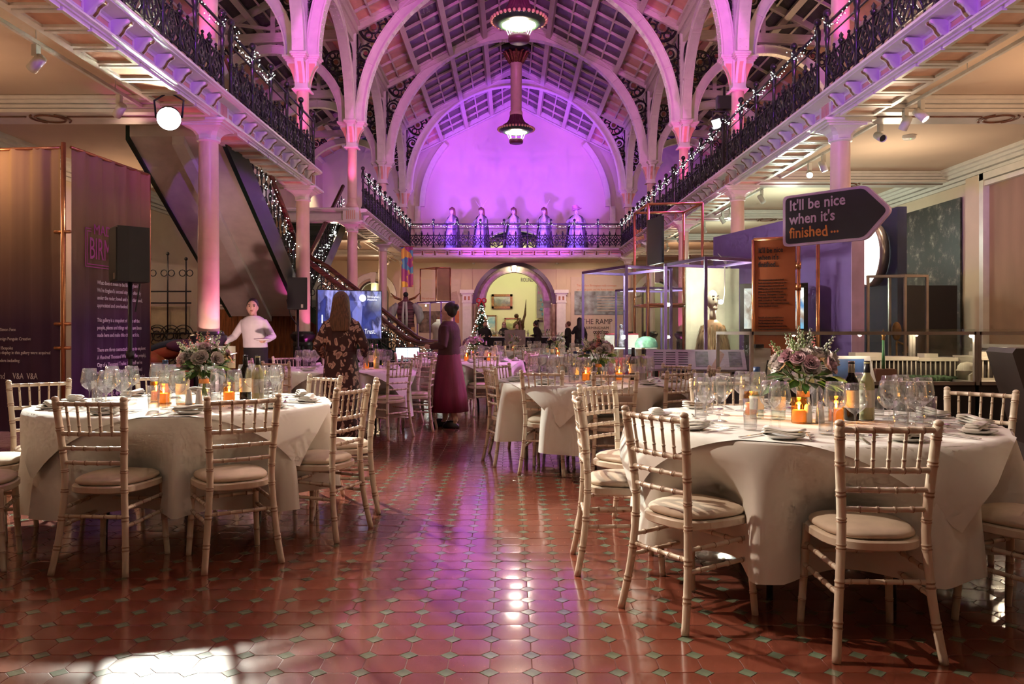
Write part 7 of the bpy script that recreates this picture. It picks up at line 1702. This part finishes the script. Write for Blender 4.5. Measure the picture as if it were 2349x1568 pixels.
# table number
t = thing('table_number', 'white card with the number 2 on a slim stand', 'table number', (-1.93,5.42,TZ+.006)); MB().lathe([(.03,0),(.03,.006),(.003,.01)], 14).build('foot', M_STEEL, t, True); MB().tube([(0,0,.005),(0,0,.24)], .003, 6).build('stem', M_STEEL, t, True); MB().box(-.055,.055,-.002,.002,.21,.36).build('card', M_CHINA, t); lettering('2', .10, t, (-.03,-.004,.25), M_INK)

for x, y, z, pw, l in ((2.60,9.86,1.60,16,'dazzling spot lamp behind the puppet head'),(1.50,10.62,1.16,8,'dazzling spot lamp above the red shop sign')):
    t = thing('case_spotlight', l, 'lamp', (x,y,z)); MB().sphere((0,0,0), .028, 12, 8).build('bulb', glow('case_bulb', (1,.97,.85), 90, False), t, True); MB().tube([(.03,.01,0),(.06,.05,.1),(.06,.05,.45)], .008, 6).build('arm', M_ALU, t, True)
    p = point('case_spot', (0,-.04,0), pw, (1,.95,.78), .02); p.parent = t
# ================================================================ people
def skinmat(n, c): return mat(n, c, .5, var=.06, scale=30)
SK_L = skinmat('light_skin', (0.62,0.38,0.28)); SK_P = skinmat('pale_skin', (0.66,0.42,0.33)); SK_D = skinmat('brown_skin', (0.28,0.14,0.09))
HR_BR = mat('chestnut_hair', (0.16,0.065,0.03), .45, var=.35, scale=8, stretch=(12,12,.7), bump=.4, bscale=30); HR_DK = mat('dark_hair', (0.02,0.014,0.012), .5, var=.3, scale=8, stretch=(12,12,.7)); HR_BL = mat('blonde_hair', (0.42,0.28,0.14), .5, var=.35, scale=8, stretch=(12,12,.7))
C_BLK = mat('black_clothing', (0.012,0.011,0.012), .8, var=.2, bump=.2, bscale=20); C_WHT = mat('white_shirt', (0.74,0.72,0.74), .8, var=.05, bump=.3, bscale=14); C_MAR = mat('maroon_knit', (0.07,0.02,0.022), .85, var=.15, bump=.2, bscale=40); C_SKT = mat('crimson_skirt', (0.20,0.012,0.05), .7, var=.12, bump=.25, bscale=10, stretch=(3,3,.3)); C_SHOE = mat('black_leather', (0.01,0.009,0.009), .35)
def floral():
    m = bpy.data.materials.new('floral_dress_print'); m.use_nodes = True; nt = m.node_tree; N = nt.nodes; L = nt.links; b = N['Principled BSDF']; b.inputs['Roughness'].default_value = .7
    tc = N.new('ShaderNodeTexCoord'); nz = N.new('ShaderNodeTexNoise'); nz.inputs['Scale'].default_value = 9; nz.inputs['Detail'].default_value = 1; L.new(tc.outputs['Object'], nz.inputs['Vector'])
    va = N.new('ShaderNodeVectorMath'); va.operation = 'MULTIPLY_ADD'; va.inputs[1].default_value = (.16,.16,.16); L.new(nz.outputs['Color'], va.inputs[0]); L.new(tc.outputs['Object'], va.inputs[2])
    mp = N.new('ShaderNodeMapping'); mp.inputs['Scale'].default_value = (1.0,1.0,.55); mp.inputs['Rotation'].default_value = (0,.5,0); L.new(va.outputs[0], mp.inputs[0])
    v = N.new('ShaderNodeTexVoronoi'); v.inputs['Scale'].default_value = 19; L.new(mp.outputs[0], v.inputs['Vector'])
    cr = N.new('ShaderNodeValToRGB'); cr.color_ramp.interpolation = 'LINEAR'; e = cr.color_ramp.elements; e[0].position = .34; e[0].color = (.62,.40,.34,1); e[1].position = .46; e[1].color = (.045,.010,.014,1); q = e.new(.14); q.color = (.30,.14,.13,1); q = e.new(.40); q.color = (.52,.32,.27,1)
    L.new(v.outputs['Distance'], cr.inputs[0]); n2 = N.new('ShaderNodeTexNoise'); n2.inputs['Scale'].default_value = 7; L.new(tc.outputs['Object'], n2.inputs['Vector']); c2 = N.new('ShaderNodeValToRGB'); c2.color_ramp.elements[0].position = .26; c2.color_ramp.elements[1].position = .34; L.new(n2.outputs['Fac'], c2.inputs[0])
    mx = N.new('ShaderNodeMixRGB'); mx.inputs[1].default_value = (.045,.010,.014,1); L.new(c2.outputs[0], mx.inputs[0]); L.new(cr.outputs[0], mx.inputs[2]); L.new(mx.outputs[0], b.inputs['Base Color']); return m
def remesh(o, vox, it=4):
    m = o.modifiers.new('body', 'REMESH'); m.mode = 'VOXEL'; m.voxel_size = vox; m.use_smooth_shade = True
    s = o.modifiers.new('soft', 'SMOOTH'); s.factor = .5; s.iterations = it
    return o
def ell(cx, cy, z, rx, ry, n=20): return [(cx+rx*math.cos(2*PI*k/n), cy+ry*math.sin(2*PI*k/n), z) for k in range(n)]
def hand(mb, w, fwd, palm_n, s=1.0, curl=.5):
    """palm at the wrist w, fingers along fwd, palm facing palm_n; five separate bent fingers"""
    w = Vector(w); f = Vector(fwd).normalized(); n = Vector(palm_n); n = (n-f*n.dot(f)).normalized(); t = f.cross(n)
    mb.tube([w, w+f*.04*s, w+f*.085*s], [.024*s,.034*s,.036*s], 8)
    for i, (off, L) in enumerate(((-.028,.066),(-.010,.076),(.009,.070),(.027,.055))):
        b = w+f*.08*s+t*off*s; k1 = b+(f*(1-curl*.3)+n*curl*.4).normalized()*L*.45*s; k2 = k1+(f*(1-curl*.8)+n*curl).normalized()*L*.32*s; k3 = k2+(f*(1-curl*1.2)+n*curl*1.3).normalized()*L*.25*s
        mb.tube([b,k1,k2,k3], [.0095*s,.009*s,.0085*s,.007*s], 6)
    b = w+f*.03*s-t*.028*s; k1 = b+(f*.6-t*.7+n*.2).normalized()*.035*s; k2 = k1+(f*.85-t*.25+n*.35).normalized()*.035*s; mb.tube([b,k1,k2], [.012*s,.0105*s,.008*s], 6)
def person(label, x, y, rz, h, skin, hair, top, bottom, arms, style='trousers', hairstyle='short', z0=0.0, vox=.011, head_turn=0.0, lean=0.0, fat=1.0, face=True, group=None, sleeves=True, step=.08):
    """local +y is forward. arms: {'L':[elbow,wrist,handdir,palm], 'R':...} in metres for a 1.70 m figure"""
    k = h/1.70; t = thing('person', label, 'person', (x,y,z0), rz, group); t.scale = (k,k,k)
    SH = 1.40; lz = lambda z: Vector((0, lean*(z-.9) if z > .9 else 0, 0))
    # ---- body: one skin surface
    b = MB(); H0 = Vector((0,.015,1.575))+lz(1.57); HM = Matrix.Rotation(head_turn,4,'Z')
    b.sphere(H0, .088, 18, 14, .86, 1.02, 1.28); 
    def hp(px, py, pz): return H0 + HM @ Vector((px,py,pz))
    b.sphere(hp(0,.035,-.055), .062, 12, 9, .9, .8, .9); b.sphere(hp(0,.092,-.008), .017, 8, 6, .8, 1.1, 1.5); b.sphere(hp(0,.075,-.085), .026, 8, 6)
    for s in (-1,1): b.sphere(hp(s*.078,-.005,-.01), .02, 8, 6, .5, .9, 1.5); b.sphere(hp(s*.034,.074,.018), .016, 8, 6, 1, .6, .6)
    b.tube([hp(0,-.01,-.06), Vector((0,-.01,1.44))+lz(1.44), Vector((0,-.01,1.36))+lz(1.36)], [.052,.052,.07], 12)
    b.loft([ell(0,lz(z).y,z,rx*fat*.92,ry*fat*.92) for z,rx,ry in ((.84,.14,.10),(.95,.15,.105),(1.06,.13,.095),(1.2,.145,.105),(1.33,.155,.10),(1.41,.10,.07))])
    for s, q in ((-1,'L'),(1,'R')):
        e, w, hd, pn = [Vector(v) for v in arms[q]]; sh = Vector((s*.13*fat,-.005,1.365))+lz(SH); b.tube([sh, sh.lerp(e,.5), e, e.lerp(w,.45), w], [.042,.040,.036,.036,.025], 10); hand(b, w, hd, pn)
        hip = Vector((s*.085,0,.92)); fy = step*s; kn = Vector((s*.09,fy*.5+.02,.49)); an = Vector((s*.09,fy-.02,.09)); b.tube([hip, hip.lerp(kn,.5), kn, kn.lerp(an,.35), an], [.085,.075,.055,.055,.036], 12); b.tube([an, Vector((s*.09,fy+.05,.04)), Vector((s*.1,fy+.14,.025))], [.036,.036,.025], 8)
    o = remesh(b.build('body', skin, t, True), vox, 3)
    if face:
        for s in (-1,1):
            MB().sphere(hp(s*.034,.083,.017), .009, 8, 6).build('eye', M_INK, t, True); MB().tube([hp(s*.018,.088,.036), hp(s*.05,.078,.038)], .004, 5).build('eyebrow', hair, t)
        MB().sphere(hp(0,.092,-.052), .018, 8, 5, 1.3, .5, .35).build('mouth', mat('lip', (0.40,0.13,0.12), .5), t, True)
    # ---- clothes
    if style in ('trousers',):
        b = MB(); b.loft([ell(0,0,z,rx*fat,ry*fat) for z,rx,ry in ((.80,.155,.12),(.95,.175,.13),(1.04,.15,.115))])
        for s in (-1,1): fy = step*s; b.tube([(s*.085,0,.90),(s*.088,fy*.3,.7),(s*.09,fy*.5+.02,.49),(s*.09,fy*.8,.28),(s*.09,fy-.02,.06)], [.10,.092,.075,.068,.06], 12)
        remesh(b.build('trousers', bottom, t, True), vox)
    if style == 'skirt':
        b = MB(); b.loft([ [( (fat*rx*(1+.05*math.cos(9*a)*(1.05-z)))*math.cos(a), fat*ry*(1+.05*math.cos(9*a)*(1.05-z))*math.sin(a), z) for a in [2*PI*i/40 for i in range(40)]] for z,rx,ry in ((.22,.27,.24),(.45,.25,.22),(.7,.215,.18),(.92,.182,.142),(1.04,.162,.128),(1.06,.158,.124))]); b.build('skirt', bottom, t, True)
    if style == 'dress':
        b = MB(); b.loft([ [( (rx*(1+.045*math.cos(8*a+.5)*(1.1-z)))*math.cos(a), ry*(1+.045*math.cos(8*a+.5)*(1.1-z))*math.sin(a), z) for a in [2*PI*i/44 for i in range(44)]] for z,rx,ry in ((.05,.215,.19),(.3,.205,.18),(.6,.195,.165),(.88,.19,.15),(1.02,.168,.13),(1.12,.165,.125))]); b.build('skirt', top, t, True)
    b = MB(); zb = .98 if style != 'dress' else 1.06
    b.loft([ell(0,lz(z).y,z,rx*fat,ry*fat,24) for z,rx,ry in ((zb,.172,.135),(1.10,.168,.125),(1.22,.175,.128),(1.33,.188,.122),(1.39,.175,.105),(1.43,.125,.085),(1.455,.075,.07))])
    for s, q in ((-1,'L'),(1,'R')):
        e, w = Vector(arms[q][0]), Vector(arms[q][1]); sh = Vector((s*.135*fat,-.005,1.375))+lz(SH); en = w.lerp(e,.1) if sleeves else sh.lerp(e,.75)
        b.tube([sh, sh.lerp(e,.5), e, e.lerp(en,.5), en] if sleeves else [sh, sh.lerp(e,.5), en], [.060,.060,.055,.050,.042] if sleeves else [.060,.060,.055], 12)
    remesh(b.build('top', top, t, True), vox)
    for s in (-1,1):
        fy = step*s; b = MB(); b.loft([[(s*.095+rx*math.cos(a), fy+.05+ry*math.sin(a), z) for a in [2*PI*i/16 for i in range(16)]] for z,rx,ry in ((0,.044,.125),(.02,.048,.13),(.05,.045,.115),(.075,.036,.075),(.10,.04,.06))]); b.build('shoe', C_SHOE, t, True)
    # ---- hair
    b = MB()
    if hairstyle == 'short': b.sphere(hp(0,-.018,.025), .094, 16, 10, .93, 1.02, 1.18)
    if hairstyle == 'cap': b.sphere(hp(0,-.014,.03), .097, 16, 10, .93, 1.02, 1.12)
    if hairstyle in ('long','vlong'):
        zl = 1.27 if hairstyle == 'vlong' else 1.34
        b.sphere(hp(0,-.016,.022), .100, 16, 10, .95, 1.04, 1.18)
        b.loft([[( (rx*(1+.03*math.cos(11*a)))*math.cos(a), cy+lz(z).y+ry*math.sin(a), z) for a in [2*PI*i/28 for i in range(28)]] for z,rx,ry,cy in ((zl,.085,.03,-.115),(zl+.08,.115,.045,-.11),(1.42,.118,.058,-.088),(1.5,.104,.066,-.055),(1.58,.098,.075,-.03),(1.64,.085,.07,-.015))])
    if hairstyle == 'bun': b.sphere(hp(0,-.016,.022), .096, 16, 10, .93, 1.03, 1.16); b.sphere(hp(0,-.10,.06), .045, 10, 8)
    hz = b.build('hair', hair, t, True)
    if hairstyle == 'short' or hairstyle == 'cap' or face:
        # keep the face clear: the hair shell sits behind and above it
        hz.location = HM @ Vector((0,-.022,.012))
    remesh(hz, .012, 3)
    return t
REST = lambda s: [(s*.235,-.02,1.12),(s*.245,.05,.88),(0,.15,-1),(-s,0,0)]
BENT = lambda s: [(s*.24,-.03,1.13),(s*.14,.22,1.10),(-s*.35,1,.1),(-s*.3,0,-1)]
BENTU = lambda s: [(s*.23,.02,1.13),(s*.12,.22,1.22),(-s*.3,.6,.8),(-s,0,.3)]
# woman in the long floral dress, seen from behind, holding papers
p = person('woman seen from behind in a long dark floral dress holding white papers', -1.80,8.45,.12,1.64,SK_P,HR_BR,floral(),None,{'L':[(-.25,-.02,1.13),(-.20,.16,1.0),(.3,1,0),(.5,0,-1)],'R':[(.255,-.03,1.12),(.24,.20,1.02),(-.1,1,.1),(-1,0,0)]},'dress','vlong',step=.05,vox=.009)
t = thing('papers', 'white papers held in the right hand of the woman in the floral dress', 'paper', (-1.58,8.72,1.02), .3)
MB().box(-.006,-.002,-.12,.12,-.14,.12,Matrix.Rotation(.3,4,'X')).build('sheet', M_CHINA, t); MB().box(.0,.004,-.12,.12,-.14,.12,Matrix.Rotation(.22,4,'X')).build('sheet', M_CHINA, t)
# waiter in a white shirt carrying plates
p = person('waiter in a white shirt leaning over to carry plates in front of the timber boards', -3.86,12.05,PI-.15,1.72,SK_L,HR_DK,C_WHT,C_BLK,{'L':[(-.30,.06,1.14),(-.28,.34,1.08),(-.2,1,.1),(0,.2,1)],'R':[(.32,.05,1.14),(.34,.32,1.06),(.2,1,.1),(0,.2,1)]},'trousers','short',lean=.14,fat=1.08,head_turn=.35)
for s in (-1,1):
    o = put('carried_plate', TW['plate'], None, (-3.86-s*.31*math.cos(-.15)-.06, 12.05-.47, 1.105), (.05,0,0), 1.5); tag(o, 'white plate carried in the waiter\'s %s hand' % ('left' if s > 0 else 'right'), 'plate')
# figure in maroon top and crimson skirt walking left
p = person('person in a maroon knit top and long crimson skirt walking between the tables', -.80,10.30,PI/2-.35,1.60,SK_L,HR_DK,C_MAR,C_SKT,{'L':BENT(-1),'R':[(.26,-.02,1.13),(.20,.20,1.04),(-.3,1,.1),(-.3,0,-1)]},'skirt','bun',fat=1.1,step=.12)
# people at the bar
p = person('bearded man in black beside the Christmas tree', -.98,30.3,PI+.25,1.62,SK_L,HR_DK,C_BLK,C_BLK,{'L':BENT(-1),'R':BENT(1)},'trousers','short',fat=1.15,vox=.014)
MB().sphere((0,.075,1.50), .06, 12, 8, .95, .6, .9).build('beard', HR_DK, p, True)
p = person('blonde woman with glasses in a black top behind the bar', -.28,32.6,PI,1.62,SK_P,HR_BL,C_BLK,C_BLK,{'L':BENT(-1),'R':BENT(1)},'trousers','long',vox=.014,sleeves=False)
b = MB()
for s in (-1,1): b.ring((s*.034,.10,1.592), .026, .005, 'y', 14, 5)
b.tube([(-.012,.102,1.595),(.012,.102,1.595)], .004, 5); b.build('glasses', M_INK, p, True)
p = person('person in black with a lanyard behind the mauve box', .24,32.6,PI+.5,1.55,SK_L,HR_BR,C_BLK,C_BLK,{'L':REST(-1),'R':BENT(1)},'trousers','bun',vox=.014)
MB().tube([(-.06,.10,1.42),(0,.145,1.2),(.06,.10,1.42)], .008, 5).build('lanyard', mat('purple_lanyard', (0.3,0.05,0.25), .6), p, True)
person('dark figure bending over bottles at the right of the archway', 1.08,31.2,.9,1.66,SK_D,HR_DK,C_BLK,C_BLK,{'L':BENT(-1),'R':BENTU(1)},'trousers','short',vox=.014,lean=.22)
person('person in black with pale sleeves left of the tall board', 2.12,29.6,1.2,1.60,SK_L,HR_BR,C_BLK,C_BLK,{'L':BENT(-1),'R':BENT(1)},'trousers','short',vox=.014)
person('person with long dark hair in black, back turned, before the tall board', 2.46,28.6,.1,1.72,SK_L,HR_DK,C_BLK,C_BLK,{'L':[(-.25,.0,1.15),(-.22,.2,1.2),(0,1,.2),(.5,0,-1)],'R':REST(1)},'trousers','vlong',vox=.014)
